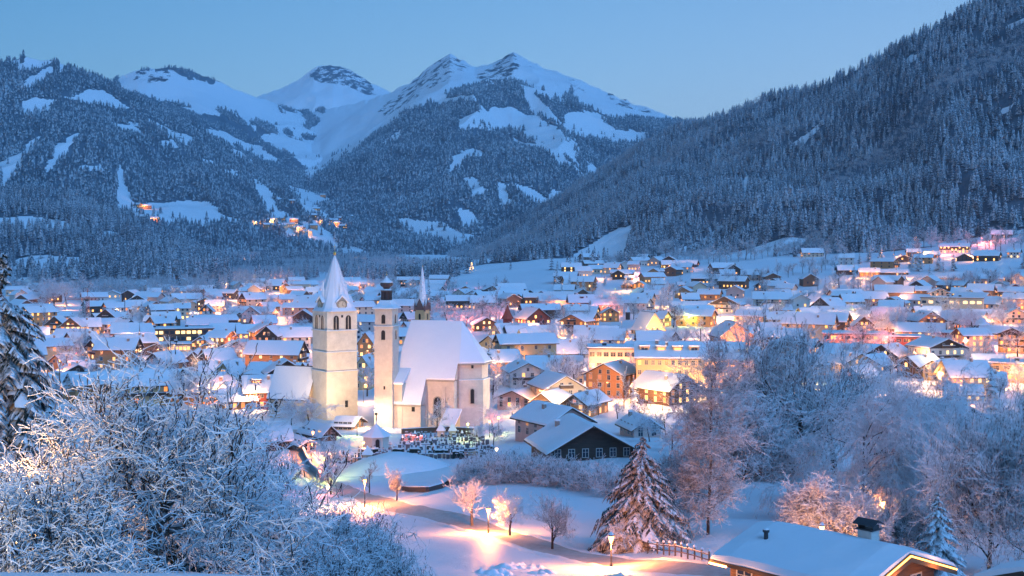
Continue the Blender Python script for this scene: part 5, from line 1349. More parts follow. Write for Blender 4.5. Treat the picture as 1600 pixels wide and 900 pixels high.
# --- nearer trees, each with a skeleton of its own
def near_tree(px, row, Hp, name, sk_kw, bark, twig, label, split=2, Y=None, rz=0, ks=(8, 6, 4, 3, 3, 3)):
    if Y is None: x, y, z = ray(px, row, 30)
    else: x, y, z = at(px, Y)
    m = y/FPX; h = Hp*m
    sk = grow(h=h, **sk_kw)
    zmax = max(float(np.percentile(p[..., 2], 98.5)) for p, q in sk); f = h/zmax
    sk = [(p*f, q*f) for p, q in sk]
    t = make_tree(name, (float(x), float(y), float(z)-.25), sk, bark, twig, split, rz, 1, ks)
    reg(t, 'tree', label, label=label); return t
# three small lit trees on the meadow and the ones beside them
near_tree(738, 823, 74, 'fruit_tree', dict(seed=31, levels=4, nch=(7, 6, 5, 4), spread=(.8, .8, .8, .8), L0=.45, trunk_r=.028, bend=.22, up=.06, lratio=.58, rmin=.022, first=.45, npts=4), 'bark_light', 'twig_hoar', 'small snowy tree glowing orange on the meadow, left of the round lantern')
near_tree(797, 838, 70, 'fruit_tree', dict(seed=32, levels=4, nch=(7, 6, 5, 4), spread=(.8, .8, .8, .8), L0=.45, trunk_r=.026, bend=.24, up=.06, lratio=.56, rmin=.022, first=.45, npts=4, lean=(-.1, 0)), 'bark_light', 'twig_hoar', 'small snowy tree glowing orange on the meadow, right of the round lantern')
near_tree(863, 859, 84, 'fruit_tree', dict(seed=33, levels=4, nch=(9, 6, 5, 4), spread=(.9, .75, .7, .7), L0=.5, trunk_r=.03, bend=.16, up=.09, lratio=.62, rmin=.02, first=.35, npts=4), 'bark', 'twig_dark', 'dark round-crowned little tree standing alone on the meadow above the path')
near_tree(620, 783, 50, 'fruit_tree', dict(seed=34, levels=4, nch=(8, 6, 5, 4), spread=(.7, .7, .7, .7), L0=.55, trunk_r=.026, bend=.16, up=.1, lratio=.55, rmin=.024, first=.35, npts=4), 'bark', 'twig_dark', 'small dark bare tree in front of the snowy mound')
near_tree(577, 772, 52, 'fruit_tree', dict(seed=35, levels=4, nch=(7, 5, 5, 4), spread=(.6, .7, .7, .7), L0=.6, trunk_r=.02, bend=.16, up=.1, lratio=.45, rmin=.022, first=.3, npts=4), 'bark', 'twig_dark', 'slight bare tree lit pink beside the lane below the mound')
near_tree(517, 775, 60, 'fruit_tree', dict(seed=36, levels=4, nch=(8, 6, 5, 4), spread=(.7, .7, .7, .7), L0=.55, trunk_r=.024, bend=.16, up=.1, lratio=.55, rmin=.022, first=.35, npts=4), 'bark', 'twig', 'rimed tree by the lane in the yellow-green light left of the mound')
# the tall larch and the deciduous giants on the right
near_tree(1106, 836, 292, 'larch', dict(seed=41, levels=4, nch=(80, 8, 5, 2), spread=(1.2, .7, .8, .8), L0=.98, trunk_r=.010, bend=.16, up=.03, lratio=(.17, .5, .5, .5), rmin=.030, first=.12, npts=5, droop=.06), 'bark', 'twig_dark', 'tall bare larch with level branches, right of the snow-laden weeping conifer', split=1)
near_tree(1240, 745, 235, 'broadleaf_tree', dict(seed=42, levels=5, nch=(9, 7, 6, 5, 3), spread=(.9, .75, .75, .75, .8), L0=.42, trunk_r=.028, bend=.2, up=.05, lratio=(.85, .62, .58, .55, .5), rmin=.050, first=.2, npts=4), 'bark', 'twig', 'huge dense rimed broadleaf tree behind the rail fence, right of the larch', rz=.5)
near_tree(1305, 742, 175, 'broadleaf_tree', dict(seed=47, levels=5, nch=(8, 7, 5, 4, 3), spread=(.9, .7, .7, .75, .8), L0=.42, trunk_r=.028, bend=.2, up=.05, lratio=(.85, .62, .58, .55, .5), rmin=.050, first=.2, npts=4), 'bark', 'twig', 'dusky broad tree behind the two pinkish birches, close right of the huge dense tree')
near_tree(1186, 745, 150, 'broadleaf_tree', dict(seed=57, levels=5, nch=(8, 7, 5, 4, 3), spread=(.9, .7, .7, .75, .8), L0=.42, trunk_r=.026, bend=.2, up=.06, lratio=(.8, .62, .58, .55, .5), rmin=.050, first=.2, npts=4), 'bark', 'twig_dark', 'dusky rimed tree between the tall larch and the huge dense tree', Y=215)
near_tree(1350, 838, 258, 'birch', dict(seed=43, levels=5, nch=(12, 8, 6, 5, 4), spread=(.85, .8, .8, .9, .9), L0=.74, trunk_r=.014, bend=.2, up=.09, lratio=(.55, .55, .55, .5, .5), rmin=.032, first=.22, npts=5, droop=.36), 'bark', 'twig_pink_glow', 'pinkish weeping birch with a dark upright trunk, left of its forked twin', ks=(8, 6, 4, 3, 3, 3))
near_tree(1410, 836, 240, 'birch', dict(seed=44, levels=5, nch=(12, 8, 6, 5, 4), spread=(.85, .8, .8, .9, .9), L0=.72, trunk_r=.015, bend=.24, up=.09, lratio=(.58, .55, .55, .5, .5), rmin=.032, first=.22, npts=5, droop=.36, lean=(.1, 0)), 'bark', 'twig_pink_glow', 'pinkish weeping birch with a crooked forked trunk, above the snowy hut roof')
near_tree(1545, 880, 266, 'broadleaf_tree', dict(seed=45, levels=5, nch=(12, 8, 6, 5, 4), spread=(.8, .7, .7, .75, .8), L0=.62, trunk_r=.016, bend=.18, up=.08, lratio=(.62, .58, .55, .55, .5), rmin=.032, first=.12, npts=4), 'bark', 'twig', 'big grey-blue rimed tree filling the right edge of the picture', Y=125)
near_tree(1625, 870, 236, 'broadleaf_tree', dict(seed=46, levels=5, nch=(10, 7, 5, 4, 3), spread=(.8, .7, .7, .75, .8), L0=.6, trunk_r=.016, bend=.18, up=.08, lratio=(.62, .58, .55, .55, .5), rmin=.032, first=.12, npts=4), 'bark', 'twig', 'rimed tree cut by the right edge of the picture', Y=120)
near_tree(1478, 820, 190, 'broadleaf_tree', dict(seed=58, levels=5, nch=(10, 7, 5, 4, 3), spread=(.8, .7, .7, .75, .8), L0=.58, trunk_r=.016, bend=.18, up=.08, lratio=(.62, .58, .55, .55, .5), rmin=.036, first=.12, npts=4), 'bark', 'twig', 'rimed tree between the forked birch and the big tree at the right edge', Y=150)
near_tree(1285, 850, 110, 'rimed_shrub', dict(seed=48, levels=4, nch=(9, 8, 6, 5), spread=(.7, .8, .9, .9), L0=.6, trunk_r=.012, bend=.24, up=.05, lratio=.5, rmin=.028, first=.1, npts=4, droop=.15, stems=7), 'bark', 'twig_pink_glow', 'pink rimed shrub at the foot of the birches, left behind the hut roof', Y=128)
near_tree(1345, 845, 100, 'rimed_shrub', dict(seed=59, levels=4, nch=(9, 8, 6, 5), spread=(.7, .8, .9, .9), L0=.6, trunk_r=.012, bend=.24, up=.05, lratio=.5, rmin=.028, first=.1, npts=4, droop=.15, stems=8), 'bark', 'twig_pink_glow', 'pink rimed undergrowth between the two birches, directly above the hut roof', Y=126)
near_tree(1420, 845, 90, 'rimed_shrub', dict(seed=60, levels=4, nch=(9, 8, 6, 5), spread=(.7, .8, .9, .9), L0=.6, trunk_r=.012, bend=.24, up=.05, lratio=.5, rmin=.028, first=.1, npts=4, droop=.15, stems=8), 'bark', 'twig', 'rimed undergrowth right of the forked birch, above the hut chimney', Y=130)
near_tree(1160, 752, 115, 'rimed_shrub', dict(seed=49, levels=4, nch=(9, 7, 6, 5), spread=(.6, .7, .8, .9), L0=.6, trunk_r=.012, bend=.22, up=.06, lratio=.55, rmin=.042, first=.1, npts=4, stems=8), 'bark', 'twig', 'bluish feathery rimed thicket between the larch and the rail fence', Y=190)
near_tree(1215, 742, 90, 'rimed_shrub', dict(seed=50, levels=4, nch=(9, 7, 6, 5), spread=(.6, .7, .8, .9), L0=.6, trunk_r=.012, bend=.22, up=.03, lratio=.55, rmin=.042, first=.1, npts=4, stems=8), 'bark', 'twig', 'low bluish rimed shrub just above the rail fence', Y=205)
near_tree(1056, 812, 100, 'rimed_shrub', dict(seed=61, levels=4, nch=(9, 8, 6, 5), spread=(.7, .8, .9, .9), L0=.7, trunk_r=.010, bend=.2, up=.08, lratio=.5, rmin=.032, first=.1, npts=4, stems=6), 'bark', 'twig_dark', 'dark tangled rimed tree filling the gap between the weeping conifer and the larch', Y=150)
# the hedge in front of the black chalet
for i, (px_, row_, hp, wd) in enumerate([(735,742,36,1.4),(760,740,44,1.5),(785,742,46,1.5),(815,742,46,1.5),(850,744,44,1.5),(742,752,44,1.5),(768,752,52,1.5),(798,754,52,1.5),(828,755,54,1.4),(858,757,52,1.4),(888,760,54,1.4),(918,764,56,1.4),(948,770,62,1.3),(725,757,30,1.3),(968,775,60,1.2)]):
    x, y, z = ray(px_, row_, 100); t = plant('bush%d' % (i % 2), 'hedge_shrub', (float(x), float(y), float(z)-.3), hp*y/FPX, sx=wd)
    t.children[1].data.materials[0] if False else None
    reg(t, 'hedge shrub', 'mauve rimed hedge shrub', 'shrub')
# conifers
x, y, z = ray(1008, 858, 60); t = make_spruce('spruce', (float(x), float(y)+2.5, float(z)-.3), 61, 176*y/FPX, 6.4, 'needles_mid', whorls=24, per=11, side=34, npts=6, sag=.62, wid=.13, drp=.9)
reg(t, 'spruce', '', label='drooping snow-laden conifer beside the street lamp at the end of the meadow')
x, y, z = at(1466, 82); t = make_spruce('spruce', (x, y, z), 62, zrow(768, 82) - z, 2.6, 'needles_snow', whorls=20, per=8, side=10, npts=5, sag=.6, wid=.16)
reg(t, 'spruce', '', label='snow-covered spruce right behind the chimney of the lit hut')
x, y, z = at(8, 56); t = make_spruce('spruce', (x-.2, y, z-.4), 63, zrow(390, 56) - z + .4, 5.2, 'needles_mid', whorls=34, per=11, side=26, npts=7, sag=.55, wid=.15, drp=1.1)
reg(t, 'spruce', '', label='tall snow-laden spruce cut by the left edge of the picture')
# the big snow-covered apple tree at the left and its neighbours
def ground_tree(px, Y, top_row, name, label, sk, bark='bark_light', twig='twig_white', split=2, fx=1.0, lift=0):
    x, y, z = at(px, Y); z += lift; h = zrow(top_row, Y) - z
    S_ = grow(h=h, **sk); zmax = max(float(np.percentile(p[..., 2], 98.6 if px == 246 else 99.8)) for p, q in S_); f = h/zmax
    S_ = [(p*np.array([f*fx, f*fx, f]), q*f) for p, q in S_]
    t = make_tree(name, (x, y, z-.2), S_, bark, twig, split); return reg(t, 'tree', '', label=label)
AP = dict(levels=5, spread=(.95, .8, .8, .85, .9), bend=.22, npts=5, rratio=.56)
ground_tree(246, 42, 570, 'apple_tree', 'wide spreading snow-covered apple tree, the largest in the left foreground',
    dict(AP, seed=72, nch=(10, 7, 6, 4, 3), L0=.32, trunk_r=.04, up=.055, lratio=(1.25, .62, .52, .5, .5), rmin=.021, first=.5, droop=.05), fx=1.0)
ground_tree(128, 48, 650, 'apple_tree', 'lower snow-covered tree at left, its left side lit warm',
    dict(AP, seed=73, nch=(8, 7, 6, 5, 3), L0=.34, trunk_r=.030, up=.04, lratio=(1.3, .62, .55, .5, .5), rmin=.018, first=.25, droop=.08), fx=1.1)
ground_tree(60, 38, 700, 'apple_tree', 'low snowy bush-like tree lit from behind by a warm garden lamp at far left',
    dict(AP, seed=74, nch=(8, 7, 6, 4, 2), L0=.36, trunk_r=.026, up=.03, lratio=(1.0, .62, .55, .5, .5), rmin=.019, first=.2, droop=.08, stems=3), fx=1.1)
ground_tree(372, 62, 655, 'apple_tree', 'snow-covered tree with a dark crown behind the right side of the big apple tree',
    dict(AP, seed=75, nch=(8, 7, 6, 4, 3), L0=.36, trunk_r=.026, up=.06, lratio=(1.1, .62, .55, .5, .5), rmin=.019, first=.25), 'bark', 'twig_white', fx=1.0)
for i, (px_, Y_, tr, fx) in enumerate([(352, 54, 800, 1.0), (420, 52, 785, 1.2), (495, 58, 775, 1.1), (555, 64, 785, .9), (600, 62, 815, .8), (455, 46, 842, 1.1), (530, 48, 852, .9)]):
    ground_tree(px_, Y_, tr, 'snowy_shrub', ['dense snowy shrub at the foot of the big apple tree', 'snowy shrub with a dark inside, second from the apple tree', 'arching snowy shrub, middle of the row in the lower left', 'tallest snowy shrub near the end of the row beside the lane', 'last snowy shrub of the row, reaching over the open meadow', 'low front snowy shrub close above the snow bank', 'low front snowy shrub, the rightmost above the snow bank'][i],
        dict(seed=80+i, levels=4, nch=(8, 7, 5, 4), spread=(.8, .8, .85, .9), L0=.55, trunk_r=.016, bend=.32, up=.03, lratio=(.75, .6, .55, .5), rmin=.018, first=.1, npts=5, stems=7, stem_spread=.75, droop=.06), 'bark', 'twig_white', 1, fx)
def dark_shrub(px, Y, h, w, label, seed):
    x, y, z = at(px, Y); r = np.random.default_rng(seed); V = []; F = []
    n = int(900*w); a = r.random(n)*2*PI; q = r.random(n)**.6; hh = h*(1 - q**2*.7)*(.35 + .65*r.random(n)**.5)
    P = np.stack([w*q*np.cos(a), .7*w*q*np.sin(a), hh], -1)
    d = r.normal(size=(n, 3))*.16; e = r.normal(size=(n, 3))*.10; V = np.concatenate([P-d, P+d, P+e+[0, 0, .05]]); F = np.stack([np.arange(n), np.arange(n)+n, np.arange(n)+2*n], -1)
    sk = grow(seed, h, 2, (6, 5), (.8, .8), L0=.7, trunk_r=.02, stems=6, stem_spread=.8, npts=4); (v1, f1), (v2, f2) = tree_meshes(sk, 'x', 1)
    t = empty('evergreen_shrub', (x, y, z)); mobj('stem', mesh_np('stem', v1, f1, [M['bark']], True), t); mobj('foliage', mesh_np('foliage', V, F, [M['needles']]), t)
    reg(t, 'bush', '', 'shrub', label=label)
reg_b = near_tree(984, 862, 44, 'rimed_shrub', dict(seed=65, levels=4, nch=(8, 7, 6, 4), spread=(.8, .8, .8, .9), L0=.5, trunk_r=.02, bend=.2, up=.03, lratio=.55, rmin=.028, first=.1, npts=4, stems=7, stem_spread=.7), 'bark', 'twig_hoar', 'small bush glowing bright orange right beside the street lamp')
for k, (a, b, h_, w_) in enumerate([(110, 52, 1.9, 2.2), (205, 50, 1.6, 2.0), (300, 56, 2.0, 2.4), (385, 52, 1.9, 2.2), (450, 60, 2.4, 2.6), (530, 66, 2.2, 2.6), (590, 70, 2.0, 2.0), (40, 60, 3.4, 3.0), (20, 44, 1.6, 1.6)]):
    dark_shrub(a, b, h_, w_, 'dark evergreen undergrowth, ' + ['second', 'third', 'fourth', 'fifth', 'sixth', 'seventh', 'last', 'tallest patch behind the first', 'first'][k] + ' from the left under the snowy branches', 300+k)
print('trees', len(TREES))
# ---------------------------------------------------------------- lamps
LC = {'sodium': (1, .30, .07), 'orange': (1, .38, .11), 'warm': (1, .50, .20), 'pale': (1, .64, .34), 'lime': (.80, .85, .16), 'pink': (1, .22, .16), 'white': (1, .74, .46), 'red': (1, .03, .05)}
for k_, c_ in LC.items(): M['lamp_' + k_] = mat_emit('lamp glass ' + k_, c_, 14)
LM = {}
def lamp_meshes(kind, h, style):
    key = (kind, round(h), style)
    if key in LM: return LM[key]
    post = MB().lathe([(.14, -1), (.12, .5), (.07, .6), (.05, h-.5)], 6)
    if style == 'lantern':
        post.lathe([(.16, h-.5), (.2, h-.42)], 6); head = MB().lathe([(.14, h-.42), (.26, h), (.24, h+.06)], 6)
        cap = MB().lathe([(.30, h+.06), (.16, h+.22), (.04, h+.34)], 6).mat(1).lathe([(.27, h+.16), (.2, h+.30), (.06, h+.42)], 6); lz = (0, 0, h-.65)
    else:
        post.bar((0, 0, h-.5), (.0, -.9, h), .05, 5); head = MB().box(-.14, .14, -1.35, -.8, h-.12, h-.02)
        cap = MB().box(-.17, .17, -1.4, -.75, h-.018, h+.08).mat(1).box(-.15, .15, -1.38, -.78, h+.08, h+.17); lz = (0, -1.1, h-.25)
    LM[key] = (post.mesh('post', M['darkmetal']), head.mesh('lamp_glass', M['lamp_' + kind]), cap.mesh('lamp_cap', [M['darkmetal'], M['snow']]), lz)
    return LM[key]
LD = {}
LAMPS = []
def street_lamp(x, y, z, h=6, kind='orange', power=2500, style='arm', label=None, group=None, rad=.25, rz=None):
    p, g, c, lz = lamp_meshes(kind, h, style)
    t = empty('street_lamp', (x, y, z), rr.uniform(-1, 1) if rz is None else rz)
    mobj('post', p, t); mobj('lamp_glass', g, t); mobj('lamp_cap', c, t)
    key = (kind, power, rad)
    if key not in LD:
        d = bpy.data.lights.new('lamp_light', 'POINT'); d.color = LC[kind]; d.energy = power; d.shadow_soft_size = rad; LD[key] = d
    o = bpy.data.objects.new('lamp_light', LD[key]); COL.objects.link(o); o.parent = t; o.location = (lz[0]*1.3, lz[1], lz[2] - .05)
    LAMPS.append(dict(o=t, kind=kind, label=label, group=group)); return t
def slamp(px, row, **kw):
    x, y, z = ray(px, row, 60, 3000); return street_lamp(float(x), float(y), float(z), **kw)
def plamp(px, headrow, h=5, **kw):
    """a street lamp whose head is seen at a photo pixel"""
    Y = np.exp(np.linspace(math.log(60), math.log(3000), 1200)); X = (px-800)/FPX*Y; zz = HC + (HOR-headrow)/FPX*Y - h
    k = np.nonzero(zz <= gz(X, Y))[0]; k = k[0] if len(k) else 1199
    return street_lamp(float(X[k]), float(Y[k]), float(gz(X[k], Y[k])), h=h, **kw)
plamp(763, 795, 2.9, kind='sodium', power=11000, style='lantern', label='small round lantern between the two glowing trees on the meadow')
plamp(955, 830, 3.4, kind='sodium', power=10000, style='lantern', label='street lamp glowing orange at the right end of the meadow beside the conifer')
plamp(489, 675, 5, kind='sodium', power=5000, style='lantern', label='upper of the two orange lamps in the lane left of the churchyard')
plamp(487, 694, 4, kind='sodium', power=3000, style='lantern', label='lower of the two orange lamps in the lane left of the churchyard')
plamp(506, 716, 4, kind='lime', power=1500, style='lantern', label='yellow-green lamp in the bare tree beside the lane')
plamp(570, 750, 4, kind='sodium', power=11000, style='lantern', label='orange lamp on the lane just below the snowy mound')
plamp(574, 668, 4, kind='sodium', power=1200, style='lantern', label='orange lamp behind the little churchyard chapel')
plamp(568, 691, 3, kind='orange', power=500, style='lantern', label='low lamp left of the little churchyard chapel')
plamp(558, 656, 4, kind='lime', power=1600, style='lantern', label='yellow-green lamp at the foot of the massive clock tower')
plamp(731, 659, 4.5, kind='lime', power=1800, style='lantern', label='yellow-green lamp beside the church porch')
plamp(779, 652, 4, kind='lime', power=700, style='lantern', label='small yellow-green lamp right of the church, near the pale pink house')
plamp(765, 658, 4, kind='orange', power=700, style='lantern', label='small orange lamp right of the church choir')
plamp(776, 701, 3, kind='pale', power=450, style='lantern', label='pale lamp in the left end of the long hedge')
plamp(512, 760, 3, kind='pale', power=1200, style='lantern', label='pale lamp low beside the lane, left of the mound')
plamp(500, 735, 4, kind='pink', power=1500, style='lantern', label='reddish lamp by the bend of the lane')
plamp(172, 483, 12, kind='pale', power=16000, style='arm', label='dazzling floodlight mast by the crane at the left of town', rad=.7)
plamp(123, 552, 4, kind='red', power=600, style='arm', label='red signal light among the houses at far left')
for a in [(1267,0,'lime')]: pass
FLOODS = True
def floodlight(px, Y, dz, target, power, kind, angle, label, blend=.6):
    x, _, _ = at(px, Y); z = float(gz(x, Y)); t = empty('floodlight', (x, Y, z))
    MB().lathe([(.1, -.6), (.08, dz-.25)], 6).build('post', M['darkmetal'], t)
    d = (Vector(target) - Vector((x, Y, z + dz))).normalized(); q = d.to_track_quat('-Z', 'Y')
    hd = MB().box(-.35, .35, -.25, .25, -.12, .25).mat(1).box(-.3, .3, -.2, .2, -.16, -.122).build('lamp_head', [M['darkmetal'], M['lamp_' + kind]], t, loc=(0, 0, dz))
    hd.rotation_mode = 'QUATERNION'; hd.rotation_quaternion = q
    l = bpy.data.lights.new('flood_beam', 'SPOT'); l.color = LC[kind]; l.energy = power; l.spot_size = R(angle); l.spot_blend = blend; l.shadow_soft_size = .3
    o = bpy.data.objects.new('flood_beam', l); COL.objects.link(o); o.parent = t; o.rotation_mode = 'QUATERNION'; o.rotation_quaternion = q; o.location = Vector((0, 0, dz)) + d*.3
    LAMPS.append(dict(o=t, kind=kind, label=label, group=None, cat='floodlight')); return t
tx = (523-800)/FPX*366
floodlight(508, 338, .8, (tx-1, 366, 16), 21000, 'pale', 75, 'floodlight on the ground aimed up the front of the massive clock tower')
floodlight(492, 342, .8, (tx-3, 366, 18), 14000, 'pale', 60, 'floodlight aimed up the left face of the massive clock tower')
floodlight(556, 340, .8, (tx+3, 364, 20), 9000, 'pale', 70, 'floodlight aimed at the right side of the massive clock tower')
floodlight(588, 318, 5.5, (-33, 350, 12), 22000, 'warm', 110, 'dazzling floodlight on a post in front of the slim bell tower')
floodlight(600, 325, .8, (-34, 344, 24), 9000, 'warm', 50, 'floodlight aimed up the slim bell tower')
floodlight(640, 300, 1.0, (-20, 345, 14), 4000, 'pink', 100, 'floodlight in the churchyard washing the huge church roof')
floodlight(770, 318, 1.0, (-8, 345, 12), 9000, 'pink', 80, 'floodlight right of the churchyard washing the polygonal choir')
def wallwash(px, row, dist, dz, power, kind, label, angle=100):  # unseen floodlights added to brighten house fronts
    x, y, z = ray(px, row, 200, 3000); k = (y - dist)/y
    floodlight(800 + FPX*x/y, y - dist, .6, (x, y, z + dz), power, kind, angle, label)
wallwash(1013, 524, 26, 7, 30000, 'pale', 'added floodlight brightening the golden gable in the middle of town', 60)
wallwash(1060, 618, 14, 6, 26000, 'warm', 'added floodlight brightening the front of the big yellow hotel')
wallwash(958, 592, 14, 8, 20000, 'orange', 'added floodlight brightening the salmon-pink hotel')
wallwash(1143, 556, 16, 6, 20000, 'orange', 'added floodlight brightening the tall salmon gable')
wallwash(870, 640, 9, 4, 6000, 'pale', 'added floodlight brightening the bright cream chalet')
# town streets: lamps where the photograph shows its glows
TL = [(395,640,'warm',3000),(345,632,'orange',3000),(365,628,'warm',3000),(100,520,'warm',5000),(120,530,'warm',5000),(90,535,'orange',2500),(305,562,'sodium',2500),(270,560,'orange',2500),(380,570,'orange',2500),(385,545,'sodium',3500),(383,525,'pink',3500),(375,590,'orange',2500),
 (245,568,'orange',2500),(200,545,'warm',2500),(190,560,'warm',3000),(330,565,'warm',2000),(482,548,'orange',3500),(450,520,'sodium',3000),(435,505,'sodium',3500),(420,503,'sodium',3500),(400,488,'sodium',4500),(440,470,'pale',12000),(460,472,'pale',16000),(450,462,'warm',9000),(420,462,'orange',6000),(480,458,'warm',9000),(470,443,'sodium',8000),(430,442,'sodium',8000),(400,462,'sodium',6000),(385,480,'pink',4500),
 (347,488,'sodium',4000),(260,492,'pale',4000),(285,490,'orange',4000),(310,488,'pale',3000),(560,500,'orange',6000),(580,470,'orange',7000),(600,466,'orange',6000),(570,455,'sodium',5000),(575,600,'warm',4000),(572,570,'warm',4000),(568,630,'warm',3000),(580,585,'warm',3000),
 (800,560,'white',6000),(790,578,'warm',5000),(815,572,'white',6000),(775,575,'warm',3500),(885,650,'white',6000),(868,656,'white',6000),(900,648,'warm',4000),(840,640,'orange',2500),(815,650,'orange',2000),(905,600,'warm',2500),(925,612,'orange',5000),(945,628,'orange',4500),(985,630,'orange',4500),(965,600,'orange',4000),(1010,634,'warm',5000),(1035,642,'warm',4500),(1050,626,'warm',5000),(1080,628,'warm',5000),(1100,622,'warm',6000),(1120,628,'warm',6000),(1135,590,'orange',4000),(1165,560,'orange',5000),(1125,565,'orange',5000),(1150,612,'sodium',5000),
 (1000,530,'warm',5000),(1022,530,'warm',7000),(825,526,'sodium',4000),(800,520,'sodium',5000),(790,512,'pink',3000),(850,526,'warm',4500),(720,516,'pink',4500),(740,516,'pink',4500),(695,518,'sodium',3000),(870,496,'pink',3500),(945,495,'pink',4500),(925,492,'pink',4000),(905,500,'pink',3000),
 (1010,480,'orange',4500),(1037,480,'orange',5000),(1065,495,'white',4500),(1100,492,'warm',6000),(1125,498,'warm',6000),(1150,497,'warm',6000),(1175,510,'warm',7000),(1205,510,'warm',7000),(1235,510,'warm',7000),(1260,508,'lime',4500),(1290,512,'warm',7000),(1310,500,'lime',4500),(1330,512,'warm',7000),(1360,512,'warm',6000),(1085,510,'lime',4000),(1150,478,'orange',4500),
 (1375,508,'pink',4500),(1400,515,'pink',5000),(1350,540,'sodium',5000),(1310,550,'pink',4500),(1340,555,'pink',4000),(1380,552,'pink',4000),(1420,552,'sodium',4000),(1440,525,'pink',5000),(1475,515,'pale',4500),(1465,508,'pale',7000),(1500,502,'pale',8000),(1480,500,'warm',6000),(1520,552,'pink',5000),(1550,545,'pink',5000),(1540,520,'orange',5000),(1575,510,'orange',6000),(1595,490,'orange',6000),(1560,480,'warm',5000),(1580,478,'orange',5000),
 (1475,588,'white',6500),(1495,590,'white',5500),(1450,598,'warm',5000),(1485,612,'warm',6000),(1425,574,'warm',4000),(1525,590,'orange',3500),(1560,608,'orange',4000),(1345,618,'orange',1500),(1464,645,'orange',1800),(1500,634,'orange',2000),
 (1410,478,'orange',5000),(1385,470,'warm',6000),(1440,474,'orange',7000),(1465,475,'warm',6000),(1300,465,'orange',4000),(1260,475,'orange',4000),(1220,475,'orange',4500),(1370,436,'orange',6000),(1345,436,'orange',6000),(1395,408,'sodium',6000),(1450,404,'orange',6000),(1475,398,'pink',6000),(1495,404,'orange',6000),(1430,410,'orange',4000),(1545,406,'pale',7000),(1530,406,'orange',7000),(1545,378,'pink',12000),(1535,382,'pink',8000),(1415,436,'orange',4000),
 (985,437,'warm',5000),(1000,455,'orange',4000),(975,455,'orange',4000),(1045,425,'warm',6000),(1065,422,'orange',4000),(1100,458,'warm',5000),(1000,428,'pink',5000),(960,463,'lime',3500),(940,436,'orange',3000),
 (165,516,'warm',3500),(215,478,'pale',4500),(226,477,'orange',4500),(280,470,'sodium',4500),(180,448,'orange',5000),(60,470,'warm',12000),(72,474,'orange',5000),(100,486,'sodium',3500),(140,500,'sodium',3500),(95,588,'sodium',2500),(70,555,'orange',2500),(120,545,'sodium',3000),(730,452,'pink',2500),(620,505,'sodium',3500),(645,500,'orange',3000),(548,455,'orange',5000),(610,418,'orange',5000),(560,412,'orange',4000),(620,424,'sodium',5000),(550,440,'sodium',5000),(380,410,'orange',5000),(400,406,'orange',5000)]
for i, (a, b, k, p) in enumerate(TL):
    x, y, z = ray(a, b, 300, 3500)
    for dx, dy in ((0, 0), (4, 0), (-4, 0), (0, -5), (6, -6), (-6, -6), (9, 0), (-9, 0), (0, -10)):      # step clear of the walls
        if all((x+dx-h['o'].location.x)**2 + (y+dy-h['o'].location.y)**2 > (min(h['w'], h['d'])*.62)**2 for h in HOUSES): x += dx; y += dy; break
    street_lamp(float(x), float(y), float(gz(x, y)), h=6, kind=k, power=p*(2.7 if k in ('orange', 'sodium', 'pink') else 1.8), style='arm', rad=.4)
for k_ in range(0, len(VLAMP), 3):  # street lamps added to brighten the dim far village
    vx, vy, vz = VLAMP[k_]; street_lamp(vx, vy, vz, h=8, kind='orange', power=26000, style='arm', rad=.8)
nl = 0  # extra street lamps at random spots, added to deepen the amber glow
for _ in range(2000):
    if nl >= 125: break
    px_, row_ = rr.choice(((rr.uniform(60, 490), rr.uniform(450, 600)), (rr.uniform(350, 490), rr.uniform(440, 480)), (rr.uniform(700, 1280), rr.uniform(475, 590)), (rr.uniform(1280, 1600), rr.uniform(440, 620)))); x, y, z = ray(px_, row_, 300, 2500)
    if any((x-h['o'].location.x)**2 + (y-h['o'].location.y)**2 < (min(h['w'], h['d'])*.7)**2 for h in HOUSES): continue
    nl += 1; street_lamp(float(x), float(y), float(z), h=5, kind=rr.choice(('orange', 'orange', 'sodium', 'warm')), power=rr.choice((5000, 8000, 11000)), style='arm', rad=.4)
t_ = plamp(588, 641, 5.0, kind='white', power=5000, style='lantern', label='dazzling round lamp at the foot of the slim bell tower, brightest of the churchyard'); t_.scale = (2.6, 2.6, 1)
x, y, z = at(1284, 118); street_lamp(x, y, z, h=2.6, kind='orange', power=4500, style='lantern', label='orange lamp half hidden in the pink shrub behind the hut roof')
plamp(1380, 778, 4.5, kind='orange', power=3000, style='lantern', label='orange lamp between the two weeping birches')
print('lamps', len(LAMPS))
